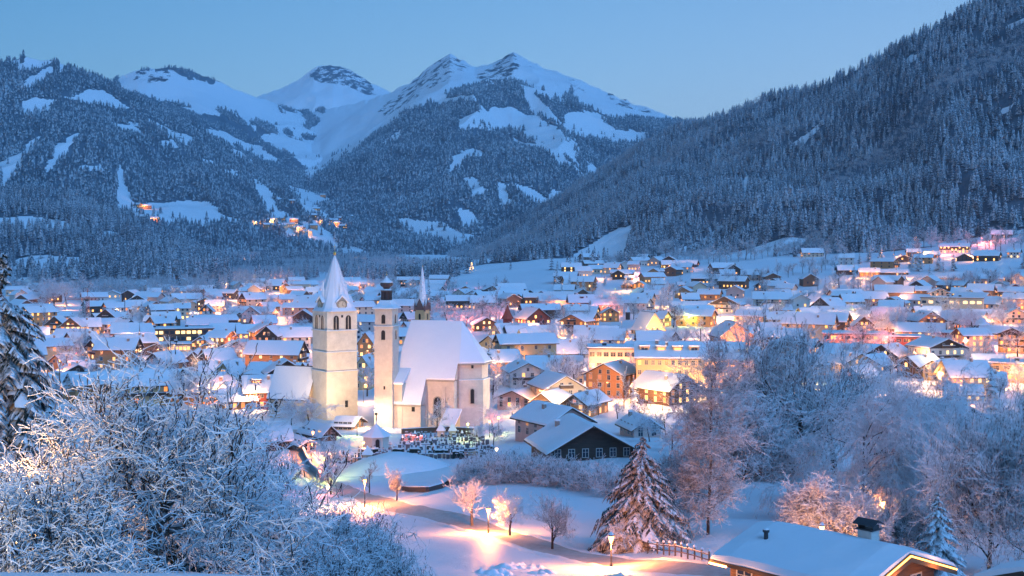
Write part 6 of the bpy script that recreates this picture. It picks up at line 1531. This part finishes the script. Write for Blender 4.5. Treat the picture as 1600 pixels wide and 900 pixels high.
# ---------------------------------------------------------------- lane, mound, churchyard, hut, fences
def mat_lane():
    m, n, l, b = newmat('packed snow of the lane'); b.inputs['Roughness'].default_value = .5
    tc = n.new('ShaderNodeTexCoord'); f = noise(n, l, 1.2, 6, .7); g = noise(n, l, .25, 4)
    c = ramp(n, l, f, [(.3, (.18, .14, .12)), (.5, (.40, .36, .33)), (.7, (.62, .61, .60))])
    l.new(mixc(n, l, g, c, (.48, .45, .43)), b.inputs['Base Color']); bump(n, l, b, f, .08, .7); return m
M['lane'] = mat_lane()
def strip(name, pts, w, mat, lift=.05, kind='structure', bank=None):
    P = [ray(a, b, 40) for a, b in pts]; P = np.array(P)[:, :2]
    t = np.concatenate([[0], np.cumsum(np.hypot(*np.diff(P, axis=0).T))]); T = np.linspace(0, t[-1], int(t[-1]/1.0) + 2)
    Q = np.stack([np.interp(T, t, P[:, 0]), np.interp(T, t, P[:, 1])], -1)
    for _ in range(8): Q[1:-1] = (Q[:-2] + 2*Q[1:-1] + Q[2:])/4
    d = np.gradient(Q, axis=0); d /= np.linalg.norm(d, axis=1, keepdims=True); nn = np.stack([-d[:, 1], d[:, 0]], -1)
    k = 9; s = np.linspace(-w/2, w/2, k); X = Q[:, None, 0] + nn[:, None, 0]*s; Y = Q[:, None, 1] + nn[:, None, 1]*s
    zc = gz(Q[:, 0], Q[:, 1])[:, None]; Z = np.maximum(gz(X, Y), 0*zc - 99) + lift
    V = np.stack([X, Y, Z], -1).reshape(-1, 3); n = len(Q); i = np.arange(n-1)[:, None]*k + np.arange(k-1)[None]
    F = np.stack([i, i+1, i+k+1, i+k], -1).reshape(-1, 4); o = mobj(name, mesh_np(name, V, F, [mat], True)); o['kind'] = kind
    for sg in (-1, 1):       # the ploughed snow along both edges
        prof = [(-.9, -.25), (-.5, .08), (-.15, .18), (.2, .12), (.55, -.25)]
        ss = w/2 + .35; V = []
        for i_ in range(n):
            hh = .7 + .6*fbm(np.array([Q[i_, 0]*.8]), np.array([Q[i_, 1]*.8 + sg*9]), 3, 2)[0]*2
            for (u, z) in prof:
                x = Q[i_, 0] + nn[i_, 0]*sg*(ss + u); y = Q[i_, 1] + nn[i_, 1]*sg*(ss + u); V.append((x, y, float(gz(x, y)) + z*hh + lift))
        kk = len(prof); i = np.arange(n-1)[:, None]*kk + np.arange(kk-1)[None]
        b = mobj('snow_bank', mesh_np('snow_bank', np.array(V), np.stack([i, i+kk, i+kk+1, i+1], -1).reshape(-1, 4), [M['snow']], True)); b['kind'] = kind
    return Q
strip('lane', [(1180,905),(1110,895),(1040,888),(960,881),(880,865),(800,840),(720,815),(650,799),(600,788),(545,772),(505,755),(484,738),(472,715),(464,692),(462,672)], 5.0, M['lane'], .07)
# the mound between the lane and the churchyard
def dome():
    cx, cy = (622-800)/FPX*248, 248; z0 = float(gz(cx, cy)); nr, na = 22, 72; V = [(cx, cy+1.5, z0 + 3.3)]; F3 = []; F = []
    for i in range(1, nr+1):
        q = i/nr
        for j in range(na):
            a = 2*PI*j/na; wx, wy = 13.2*(1 + .05*math.sin(3*a+1)), 8.5*(1 + .06*math.cos(2*a))
            x = cx + wx*q*math.cos(a); y = cy + 1.5*(1-q) + wy*q*math.sin(a); z = z0 - .7 + 4.0*(1 - q**2.0)**1.15 - (.6 if q == 1 else 0)
            x_, y_ = np.array([x/3]), np.array([y/3]); V.append((x, y, z + float(fbm(x_, y_, 3, 4)[0])*.25))
    F3 = [(0, 1+j, 1+(j+1) % na) for j in range(na)]
    for i in range(nr-1):
        for j in range(na):
            a = 1 + i*na + j; b = 1 + i*na + (j+1) % na; F.append((a, a+na, b+na, b))
    o = mobj('snow_mound', mesh_np('snow_mound', V, [np.array(F3), np.array(F)], [M['snow']], True)); o['kind'] = 'structure'
dome()
M['stone'] = mat_snowtop('dark wall stone with snow', (.07, .065, .065), .5, .8, 2)
def wall_line(pts, h, t, name, label, mat=None, cap=.14, lift=0):
    P = [ray(a, b, 60) for a, b in pts]; x0, y0, z0 = P[0]; root = empty(name, (float(x0), float(y0), float(z0)))
    mb = MB(); cp = MB()
    for (a, b) in zip(P[:-1], P[1:]):
        ax, ay, az = (a[i] - (x0, y0, z0)[i] for i in range(3)); bx, by, bz = (b[i] - (x0, y0, z0)[i] for i in range(3))
        d = np.array([bx-ax, by-ay]); d = d/np.linalg.norm(d); nx, ny = -d[1]*t/2, d[0]*t/2
        for q, w, z1, z2 in ((mb, 1, -1.5, h), (cp, 1.15, h, h+cap)):
            q.solid([[(ax-nx*w, ay-ny*w, az+z1), (ax+nx*w, ay+ny*w, az+z1), (ax+nx*w, ay+ny*w, az+z2), (ax-nx*w, ay-ny*w, az+z2)],
                     [(bx-nx*w, by-ny*w, bz+z1), (bx+nx*w, by+ny*w, bz+z1), (bx+nx*w, by+ny*w, bz+z2), (bx-nx*w, by-ny*w, bz+z2)]])
    mb.build('wall', mat or M['stone'], root); cp.build('snow_cap', M['snow'], root)
    return tag(root, label, 'wall')
wall_line([(612,764),(640,769),(668,769),(690,763),(706,753)], .8, .5, 'retaining_wall', 'dark retaining wall curving below the right end of the snowy mound')
wall_line([(520,716),(560,724),(600,722),(650,716),(700,716),(745,712)], .9, .4, 'churchyard_wall', 'low snow-capped wall along the lower edge of the churchyard', WALL['cream'])
wall_line([(628,679),(665,676),(700,675),(740,678)], 1.3, .4, 'churchyard_wall', 'snow-capped wall along the upper edge of the churchyard below the church', WALL['brown'])
wall_line([(466,690),(475,712),(486,735),(505,752)], 1.3, .4, 'lane_wall', 'curved snow-capped wall beside the lane left of the churchyard', WALL['grey'])
wall_line([(1176,508),(1230,507),(1284,506)], 3.0, .6, 'retaining_wall', 'long warmly lit retaining wall on the slope right of the salmon house', WALL['cream'])
wall_line([(1292,508),(1350,507),(1404,503)], 3.4, .6, 'retaining_wall', 'lit retaining wall left of the modern cream building', WALL['yellow'])
# graves
def grave_protos():
    out = []
    for k in range(5):
        st = MB(); cp = MB()
        if k == 0: st.box(-.4, .4, -.1, .1, -.3, 1.15); cp.box(-.44, .44, -.16, .16, 1.15, 1.36)
        elif k == 1: st.box(-.35, .35, -.12, .12, -.3, .5).box(-.07, .07, -.06, .06, .5, 1.7).box(-.36, .36, -.055, .055, 1.15, 1.28); cp.box(-.38, .38, -.09, .09, 1.28, 1.38)
        elif k == 2:
            st.solid([[(a, y, b) for a, b in arch_pts(.8, 1.3)] for y in (-.11, .11)]); cp.solid([[(a*1.1, y, 1.12 + max(0, b-1.0)*.8) for a, b in ((-.4, .9), (-.2, 1.2), (0, 1.32), (.2, 1.2), (.4, .9))] for y in (-.15, .15)])
        elif k == 3: st.lathe([(.3, -.3), (.3, .3), (.2, .35), (.16, 1.2)], 6).box(-.06, .06, -.05, .05, 1.2, 1.75).box(-.24, .24, -.045, .045, 1.45, 1.55); cp.lathe([(.24, 1.19), (.2, 1.3), (.05, 1.36)], 6)
        else: st.lathe([(.42, -.2), (.5, .3), (.3, .9), (.06, 1.4)], 7); cp.lathe([(.34, .8), (.3, 1.0), (.1, 1.42), (.02, 1.5)], 7)
        out.append((st.mesh('stone' if k < 4 else 'foliage', M['gravestone'] if k < 4 else M['needles']), cp.mesh('snow_cap', M['snow'])))
    return out
M['gravestone'] = mat_plain('gravestone', (.11, .10, .11), .6, 3)
GP = grave_protos()
for j, row_ in enumerate((683, 689.5, 696, 703, 710, 717, 724)):
    a0, a1 = [(630, 740), (622, 752), (618, 758), (560, 768), (556, 764), (530, 748), (516, 600)][j]
    px_ = a0
    while px_ < a1:
        px_ += rr.uniform(4.6, 8.2)
        if abs(px_ - 664) < 5 and j in (3, 4): continue
        if 566 < px_ < 606 and j < 4: continue
        x, y, z = ray(px_, row_ + rr.uniform(-1, 1), 200); k = rr.choice((0, 1, 1, 2, 3, 3, 4)); s, c = GP[k]
        nm = 'gravestone' if k < 4 else 'grave_shrub'; t = empty(nm, (float(x), float(y), float(z)), rr.uniform(-.3, .3), rr.uniform(.75, 1.15))
        mobj('stone' if k < 4 else 'foliage', s, t); mobj('snow_cap', c, t)
        if k < 4: tag(t, 'small dark gravestone with a cap of snow in the churchyard', 'gravestone', 'gravestones of the churchyard below the church')
        else: tag(t, 'little snow-capped evergreen shrub among the graves of the churchyard', 'shrub', 'clipped shrubs among the graves')
def block_hedge(px, row, w, label):
    x, y, z = ray(px, row, 200); r = random.Random(int(px)); m = y/FPX; W_ = w*m; root = empty('clipped_hedge', (float(x), float(y), float(z)))
    V = []; mb = MB(); n = max(3, int(W_/.5))
    top = [(-W_/2 + W_*i/n, 1.3 + .2*r.random()) for i in range(n+1)]
    mb.solid([[(a, y_, -.4) for a, b in top] + [(a, y_ + .1*(r.random()-.5), b) for a, b in top[::-1]] for y_ in (-.5, .5)])
    mb.build('foliage', M['needles'], root)
    MB().solid([[(a, y_, b+.01) for a, b in top] + [(a, y_, b + .22) for a, b in top[::-1]] for y_ in (-.5, .5)]).build('snow_cap', M['snow'], root)
    tag(root, label, 'hedge')
for i, (a, b, c) in enumerate([(578,708,26),(622,708,18),(648,708,16),(690,710,20),(716,712,18)]):
    block_hedge(a, b+4, c, ['dark clipped hedge below the little chapel, leftmost of the churchyard hedges', 'second dark clipped hedge of the churchyard, left of the tall cross', 'dark clipped hedge just left of the tall cross', 'dark clipped hedge right of the tall cross', 'rightmost dark clipped hedge of the churchyard'][i])
def tall_cross():
    x, y, z = ray(665, 722, 200); t = empty('cross', (float(x), float(y), float(z)))
    MB().box(-.12, .12, -.1, .1, -.5, 4.6).box(-.95, .95, -.09, .09, 3.5, 3.72).build('beam', WALL['grey'], t)
    MB().box(-.97, .97, -.11, .11, 3.721, 3.86).box(-.14, .14, -.12, .12, 4.601, 4.75).build('snow_cap', M['snow'], t)
    tag(t, 'tall pale wooden cross standing in the middle of the churchyard', 'cross')
tall_cross()
def chapel():
    x, y, z = ray(586, 701, 200); m = y/FPX; t = empty('graveyard_chapel', (float(x), float(y)+2.5, float(z)), R(12)); a = 2.5
    MB().lathe([(a*1.2, -1), (a*1.2, 2.5)], 8, 0, 0, PI/8).build('wall', WALL['white'], t)
    r_ = MB().lathe([(a*1.5, 2.5), (a*1.45, 2.7), (a*.7, 3.9), (.12, 5.2)], 8, 0, 0, PI/8).build('roof', M['snow_roof'], t)
    MB().lathe([(.1, 5.1), (.18, 5.5), (.03, 6.0)], 6).build('finial', M['snow'], r_)
    arched(t, 0, -a*1.11-.01, 0, 0, .9, 2.0, 'door', 'hole', WALL['grey']); tag(t, 'little white chapel with a snowy pointed roof at the left of the churchyard', 'chapel')
chapel()
for (a, b, w_, lb) in ((689, 683, 2.2, 'small shrine with a pointed snowy roof, left one under the church porch'), (707, 683, 2.0, 'small shrine with a pointed snowy roof, right one under the church porch'), (574, 722, 2.2, 'snow-heaped pointed shrine at the lower left of the churchyard')):
    x, y, z = ray(a, b, 200); t = empty('shrine', (float(x), float(y), float(z)))
    MB().box(-w_*.4, w_*.4, -w_*.4, w_*.4, -.5, 1.6).build('wall', WALL['cream'], t); MB().lathe([(w_*.75, 1.6), (w_*.4, 2.5), (.05, 3.5)], 4, 0, 0, PI/4).build('roof', M['snow_roof'], t); tag(t, lb, 'shrine')
H(498, 690, 26, 10, 12, 'g', 30, wall='brown', lit=.2, label='small shed with a steep snowy roof at the foot of the massive tower', chim=0)
H(545, 672, 30, 6, 10, 'r', -20, wall='orange', lit=0, label='low snow-roofed outbuilding between the lane and the slim bell tower', chim=0)
H(416, 706, 66, 16, 16, 'r', 6, wall='dark', lit=0, dep=12, label='dark barn behind the branches of the snowy trees, left of the lane', chim=0)
H(470, 706, 24, 10, 6, 'g', 20, wall='pink', lit=0, label='small pinkish-lit outbuilding beside the dark barn', chim=0)
H(1258, 712, 34, 6, 20, 'g', -25, wall='dark', lit=0, label='small black hut with a steep snowy roof behind the rail fence', chim=0, dep=9)
H(1000, 684, 44, 14, 15, 'g', 18, wall='pink', lit=0, label='house half hidden by bare trees, right of the low black chalet')
# hut with the light string, lower right
M['hutwood'] = mat_wood('warm hut boards', (.20, .10, .05))
WALL['hut'] = M['hutwood']
def hut():
    zg = 29.2; ridge = Vector((22.4, 70, 0)); far = Vector((15.2, 78.4, 0)); L_ = (ridge - far).length; rz = math.atan2(ridge.y-far.y, ridge.x-far.x)
    c = (ridge + far)/2 - Vector((math.cos(rz)*.35, math.sin(rz)*.35, 0)); ov = .9; w = L_ - 2*ov - .7; h, rh, hw = 2.40, 1.24, 3.9
    root = house((c.x, c.y, zg), rz, w, hw*2, h, rh, wall='hut', lit=0, floors=1, cols=4, ov=ov, chim=0, seed=77, snow=.42, name='mountain_hut', label='wooden hut with thick snow on its roof and a warm light string along the gable')
    s = rh/hw; X = w/2 + ov + .05
    st = MB()
    for sg in (-1, 1):
        yo = hw + ov*.9
        st.bar((X, 0, h + rh + .10), (X, sg*yo, h - s*ov*.9 + .10), .05, 5)
    st.build('light_string', mat_emit('light string', (1, .42, .09), 5, True), root)
    st = MB(); yo = -(hw + ov*.9) - .03; st.bar((-w/2-ov, yo, h - s*ov*.9 + .05), (-w/2+.4, yo, h - s*ov*.9 + .05), .06, 5); st.build('light_string', M['lamp_orange'], root)
    fb = MB(); yo = hw + ov*.9
    for sg in (-1, 1): fb.solid([[(X-.04, 0, h+rh-.22), (X-.04, sg*yo, h-s*ov*.9-.22), (X-.04, sg*yo, h-s*ov*.9+.03), (X-.04, 0, h+rh+.03)], [(X+.03, 0, h+rh-.22), (X+.03, sg*yo, h-s*ov*.9-.22), (X+.03, sg*yo, h-s*ov*.9+.03), (X+.03, 0, h+rh+.03)]])
    fb.build('fascia', M['hutwood'], root)
    for k in range(9):       # rafter tails
        y = -hw - .55; x = -w/2 - .3 + k*(w+.6)/8; MB().box(x-.07, x+.07, y-.25, y+.6, h-.28, h-.12).build('rafter', M['hutwood'], root)
    ch = MB().box(1.6, 2.5, .3, 1.1, h+.6, h+rh+.95).mat(1).box(1.5, 2.6, .2, 1.2, h+rh+.95, h+rh+1.02).build('chimney', [WALL['white'], M['darkmetal']], root)
    MB().box(1.55, 1.6, .4, 1.0, h+rh+1.02, h+rh+1.25).box(2.5, 2.55, .4, 1.0, h+rh+1.02, h+rh+1.25).solid([[(x, .15, h+rh+1.25), (x, .7, h+rh+1.5), (x, 1.25, h+rh+1.25), (x, 1.25, h+rh+1.3), (x, .7, h+rh+1.56), (x, .15, h+rh+1.3)] for x in (1.35, 2.75)]).build('chimney_hood', M['darkmetal'], ch)
    v = MB().lathe([(.13, h+.1), (.13, h+rh+.35)], 8, -3.0, -2.2).lathe([(.2, h+rh+.35), (.2, h+rh+.5)], 8, -3.0, -2.2).build('vent_pipe', M['darkmetal'], root)
    MB().lathe([(.19, h+rh+.5), (.12, h+rh+.58)], 8, -3.0, -2.2).build('snow_cap', M['snow'], v)
    for (a, b, c_, p, k) in ((w/2+ov+.5, -1.5, h+.3, 60, 'orange'), (w/2+ov+.5, 2.2, h+.3, 60, 'orange'), (-w/2-ov-.4, -hw-1.2, h-.3, 260, 'orange'), (-w/4, -hw-1.6, h-.9, 110, 'orange')):
        d = bpy.data.lights.new('string_light', 'POINT'); d.color = LC[k]; d.energy = p; d.shadow_soft_size = .25; o = bpy.data.objects.new('string_light', d); COL.objects.link(o); o.parent = root; o.location = (a, b, c_)
hut()
house((27.2, 62, zrow(872, 62)-3.9), R(30), 6, 5, 2.6, .9, wall='dark', lit=0, floors=1, cols=2, ov=.6, chim=0, seed=5, snow=.5, name='hut', label='snow-heaped corner of a second roof in the lower right corner')
def fence(pts, name, label, h=1.1, step=2.2, rails=(.45, .9), lit=False, Ymin=60):
    P = [ray(a, b, Ymin) for a, b in pts]; x0, y0, z0 = P[0]; root = empty(name, (float(x0), float(y0), float(z0)))
    P = np.array(P); t = np.concatenate([[0], np.cumsum(np.hypot(*np.diff(P[:, :2], axis=0).T))]); n = max(2, int(t[-1]/step)); T = np.linspace(0, t[-1], n+1)
    Q = [(np.interp(a, t, P[:, 0])-x0, np.interp(a, t, P[:, 1])-y0) for a in T]; Z = [float(gz(a+x0, b+y0))-z0 for a, b in Q]
    for (a, b), z in zip(Q, Z):
        p = MB().bar((a, b, z-.4), (a, b, z+h), .08, 5).build('post', M['fencewood'], root)
        MB().lathe([(.13, z+h), (.14, z+h+.1), (.05, z+h+.2)], 7, a, b).build('snow_cap', M['snow'], p)
    for i in range(n):
        rl = MB()
        for r_ in rails: rl.bar((*Q[i], Z[i]+r_), (*Q[i+1], Z[i+1]+r_), .05, 4)
        rl.build('rail', M['fencewood'], root)
    sn = MB()
    for i in range(n): sn.bar((*Q[i], Z[i]+rails[-1]+.07), (*Q[i+1], Z[i+1]+rails[-1]+.07), .05, 4)
    sn.build('rail_snow', M['snow'], root)
    return tag(root, label, 'fence')
M['fencewood'] = mat_wood('fence wood', (.10, .07, .05))
fence([(985,859),(1030,866),(1075,874),(1108,884)], 'rail_fence', 'wooden rail fence lit orange between the street lamp and the hut roof', 1.2, 2.0)
fence([(1140,746),(1180,743),(1220,743),(1264,750)], 'rail_fence', 'snow-topped rail fence across the top of the right-hand snowfield', 1.3, 3.0)
fence([(470,742),(452,760),(440,778)], 'rail_fence', 'short rail fence at the lane bend behind the shrubs', 1.1, 2.4)
# crane, lit christmas tree, pylon
def crane():
    x, y, z = ray(137, 497, 300); m = y/FPX; t = empty('tower_crane', (float(x), float(y), float(z)), R(-8)); hh = 34*m; c = mat_plain('crane steel', (.45, .13, .06), .5)
    def lattice(a, b, s, n):
        a, b = Vector(a), Vector(b); mb = MB(); d = (b-a).normalized(); u = Vector((0, 1, 0)); v = d.cross(u).normalized()
        cs = [u*s+v*s, u*s-v*s, -u*s-v*s, -u*s+v*s]
        for q in cs: mb.bar(a+q, b+q, .13, 4)
        for i in range(n):
            p, q = a + (b-a)*i/n, a + (b-a)*(i+1)/n
            for j in range(4): mb.bar(p+cs[j], q+cs[(j+1) % 4], .08, 3)
        return mb
    lattice((0, 0, -1), (0, 0, hh), .85, 12).build('mast', c, t); lattice((-34*m, 0, hh*.88), (18*m, 0, hh*.88), .6, 24).build('jib', c, t)
    MB().box(14*m, 18*m, -.8, .8, hh*.80, hh*.87).build('counterweight', WALL['grey'], t); MB().box(-1.2, 1.2, -1.6, -.9, hh*.78, hh*.87).build('cab', M['darkmetal'], t)
    mb = MB(); mb.bar((0, 0, hh), (0, 0, hh+5), .2, 4).bar((0, 0, hh+5), (-22*m, 0, hh*.9), .07, 3).bar((0, 0, hh+5), (14*m, 0, hh*.9), .07, 3); mb.build('tie_bars', c, t)
    tag(t, 'rust-red tower crane with a horizontal jib left of the dazzling floodlight', 'crane')
crane()
def xmas():
    x, y, z = ray(737, 424, 300); m = y/FPX; t = empty('christmas_tree', (float(x), float(y), float(z)))
    V, F = ST[0]; s = 13*m; me = mesh_np('foliage', V*np.array([s*1.5, s*1.5, s]), F, [M['needles']]); mobj('foliage', me, t)
    mb = MB(); r = random.Random(4)
    for i in range(70):
        q = r.random(); a = r.uniform(0, 6.28); rd = s*.27*(1-q)+.1; mb.lathe([(.05, s*(.1+.88*q)), (.16, s*(.1+.88*q)+.16), (.05, s*(.1+.88*q)+.32)], 4, rd*math.cos(a), rd*math.sin(a))
    mb.build('lights', mat_emit('christmas lights', (1, .55, .12), 9), t); tag(t, 'fir tree covered in golden lights on the open snowfield behind the chapel spire', 'christmas tree')
xmas()
for i, (a, b, hp) in enumerate([(669,466,64),(318,490,50),(195,500,60)]):
    x, y, z = ray(a, b, 300); m = y/FPX; t = empty('mast', (float(x), float(y), float(z))); k = MB(); k.lathe([(.3, -1), (.15, hp*m*.8)], 6); k.build('pole', M['darkmetal'], t)
    MB().box(-1, 1, -.1, .1, hp*m*.7, hp*m*.7+.2).box(-.7, .7, -.1, .1, hp*m*.62, hp*m*.62+.2).build('crossarm', M['darkmetal'], t)
    tag(t, ['tall dark pole right of the chapel spire', 'tall thin pole above the roofs in the left of town', 'thin pole behind the houses right of the dazzling floodlight'][i], 'pole')
# red pointed turret beside the villa, and the little white-capped turret by the golden gable
def turret(px, row, w, h1, h2, wall, roof, label):
    x, y, z = ray(px, row, 300); m = y/FPX; t = empty('turret', (float(x), float(y), float(z)))
    MB().lathe([(w*m/2, -2), (w*m/2, h1*m)], 8).build('wall', WALL[wall], t); MB().lathe([(w*m*.72, h1*m), (w*m*.4, (h1+h2*.35)*m), (w*m*.16, (h1+h2*.75)*m), (.03, (h1+h2)*m)], 8).build('roof', roof, t); tag(t, label, 'tower')
M['red_shingle'] = mat_snowtop('red shingles', (.35, .08, .05), .6, .9, 1)
turret(793, 522, 14, 24, 22, 'red', M['red_shingle'], 'red turret with a pointed shingled spire beside the brick villa')
turret(981, 500, 7, 12, 10, 'dark', M['snow_spire'], 'small dark turret with a white pointed cap above the golden gable')
# a warm garden lamp under the trees at far left
x, y, z = at(-30, 40); street_lamp(x, y, z+.2, h=2.2, kind='warm', power=5500, style='lantern', label='garden lamp hidden behind the lowest branches at the left edge', rad=.15)
x, y = -21.0, 24.0; street_lamp(x, y, float(gz(x, y)), h=4.0, kind='white', power=9000, style='lantern', label='unseen lamp added on the bank outside the left edge, lighting the snowy trees', rad=.15)  # out of view, added to brighten the foreground trees

def heap(px, row, w, d, h, seed):
    x, y, z = ray(px, row, 40); r = np.random.default_rng(seed); n = 34; u = np.linspace(-1, 1, n); U, Vv = np.meshgrid(u, u, indexing='ij')
    X = float(x) + U*w/2; Yy = float(y) + Vv*d/2; q = np.clip(1 - (U**2 + Vv**2), 0, 1)**.7
    Z = gz(X, Yy) - .12 + q*h*(.55 + 1.3*np.abs(fbm(X*1.1 + seed, Yy*1.1, 4, seed))*2)
    i = np.arange(n-1)[:, None]*n + np.arange(n-1)[None]
    o = mobj('snow_heap', mesh_np('snow_heap', np.stack([X, Yy, Z], -1).reshape(-1, 3), np.stack([i, i+n, i+n+1, i+1], -1).reshape(-1, 4), [M['snow']], True)); o['kind'] = 'structure'
heap(808, 888, 5.5, 2.2, .4, 3); heap(842, 896, 3.5, 1.8, .35, 4); heap(960, 908, 6, 2.4, .45, 5); heap(915, 905, 4, 2, .35, 6); heap(770, 897, 4, 2, .5, 7)
# ---------------------------------------------------------------- names for each: what it looks like and where it stands
bpy.context.view_layer.update()
LANDMARKS = [(523, 560, 'massive clock tower'), (604, 560, 'slim bell tower'), (690, 560, 'huge church roof'), (660, 450, 'pointed chapel spire'), (1013, 505, 'golden gable'), (1060, 580, 'big yellow hotel'),
 (958, 570, 'salmon-pink hotel'), (1143, 528, 'tall salmon gable'), (832, 500, 'red brick villa'), (281, 520, 'long brown hall'), (137, 470, 'tower crane'), (172, 483, 'dazzling floodlight'), (417, 620, 'dark red house'),
 (737, 418, 'lit fir tree'), (1463, 550, 'big right-hand chalet'), (1488, 475, 'modern cream building'), (1537, 398, 'golden lodge'), (1566, 367, 'highest dark chalet'), (1492, 388, 'chalet inn'), (1230, 505, 'lit retaining wall'),
 (906, 690, 'low black chalet'), (1576, 580, 'ochre block'), (870, 620, 'bright cream chalet'), (1335, 530, 'salmon-red building'), (1106, 600, 'tall larch'), (1240, 620, 'huge dense tree'), (1385, 700, 'two birches'), (870, 430, 'pair of dark firs'), (500, 330, 'far mountain village'), (60, 560, 'left-edge spruce'), (795, 560, 'gabled town houses')]
def scr(o, up=3):
    p = o.matrix_world.translation; return 800 + FPX*p.x/p.y, HOR - (p.z + up - HC)/p.y*FPX
ORD = ['', 'second ', 'third ', 'fourth ', 'fifth ', 'sixth ', 'seventh ', 'eighth ', 'ninth ', 'tenth ', 'eleventh ', 'twelfth ', 'thirteenth ', 'fourteenth ', 'fifteenth ', 'sixteenth ']
def direction(dx, dy):
    a = math.degrees(math.atan2(-dy*2.0, dx)) % 360
    return ['right of', 'up and right of', 'above', 'up and left of', 'left of', 'down and left of', 'below', 'down and right of'][int((a + 22.5)//45) % 8]
def short(t):
    return t if len(t.split()) <= 16 else t.replace(' with a balcony', '').replace(' with unlit windows', '').replace(' with dormers', '')
def relate(items):
    """items: dicts with o, base (look), noun; gives every one its own label"""
    grp = {}
    for it in items:
        x, y = scr(it['o']); best = sorted(((lx-x)**2 + (2*(ly-y))**2, lx, ly, n) for lx, ly, n in LANDMARKS)[0]
        d = direction(x-best[1], y-best[2]); grp.setdefault((it['noun'], d, best[3]), []).append((best[0], it))
    for (noun, d, lm), L in grp.items():
        L.sort(key=lambda q: q[0])
        for k, (_, it) in enumerate(L):
            nth = ORD[k] if k < len(ORD) else '%dth ' % (k+1)
            it['o']['label'] = short('%s, %s%s %s the %s' % (it['base'], nth or 'nearest ', noun, d, lm))
WD = {'white': 'white', 'cream': 'cream', 'yellow': 'yellow', 'salmon': 'salmon', 'grey': 'grey', 'pink': 'pinkish', 'dark': 'dark timber', 'brown': 'brown timber', 'ochre': 'golden brown', 'red': 'red', 'orange': 'orange'}
its = []
for h in HOUSES:
    if h['label']: h['o']['category'] = 'house'; continue
    w = h['w']; size = 'small ' if w < 11 else ('long ' if w > 19 else '')
    nm = 'building' if h['name'].startswith('flat') else 'house'
    tail = ' with dormers' if h['dormers'] else (' with a balcony' if h['balcony'] else (' with unlit windows' if h['lit'] < .12 else ''))
    mix = ''
    it = dict(o=h['o'], base=size + WD[h['wall']] + ' ' + nm + tail, noun=nm); its.append(it)
    h['o']['category'] = nm
    if 'group' not in h['o']: h['o']['group'] = 'snow-roofed houses of the town'
relate(its)
its = []
for t in TREES:
    t['o']['category'] = t['cat'] if t['noun'] != 'spruce' else 'tree'
    if t['label']: t['o']['label'] = t['label']; continue
    its.append(dict(o=t['o'], base=t['look'], noun=t['noun'])); t['o']['group'] = {'spruce': 'dark spruces between the houses', 'bush': 'low bushes between the houses', 'hedge shrub': 'shrubs of the long rimed hedge'}.get(t['noun'], 'rimed bare trees in and around the town')
relate(its)
its = []
CN = {'sodium': 'deep orange', 'orange': 'orange', 'warm': 'warm yellow', 'pale': 'bright pale', 'lime': 'yellow-green', 'pink': 'pinkish red', 'white': 'bright white', 'red': 'red'}
for l in LAMPS:
    l['o']['category'] = l.get('cat', 'street lamp')
    if l['label']: l['o']['label'] = l['label']; continue
    its.append(dict(o=l['o'], base=CN[l['kind']] + ' lit street lamp', noun='lamp')); l['o']['group'] = 'street lamps of the town'
relate(its)
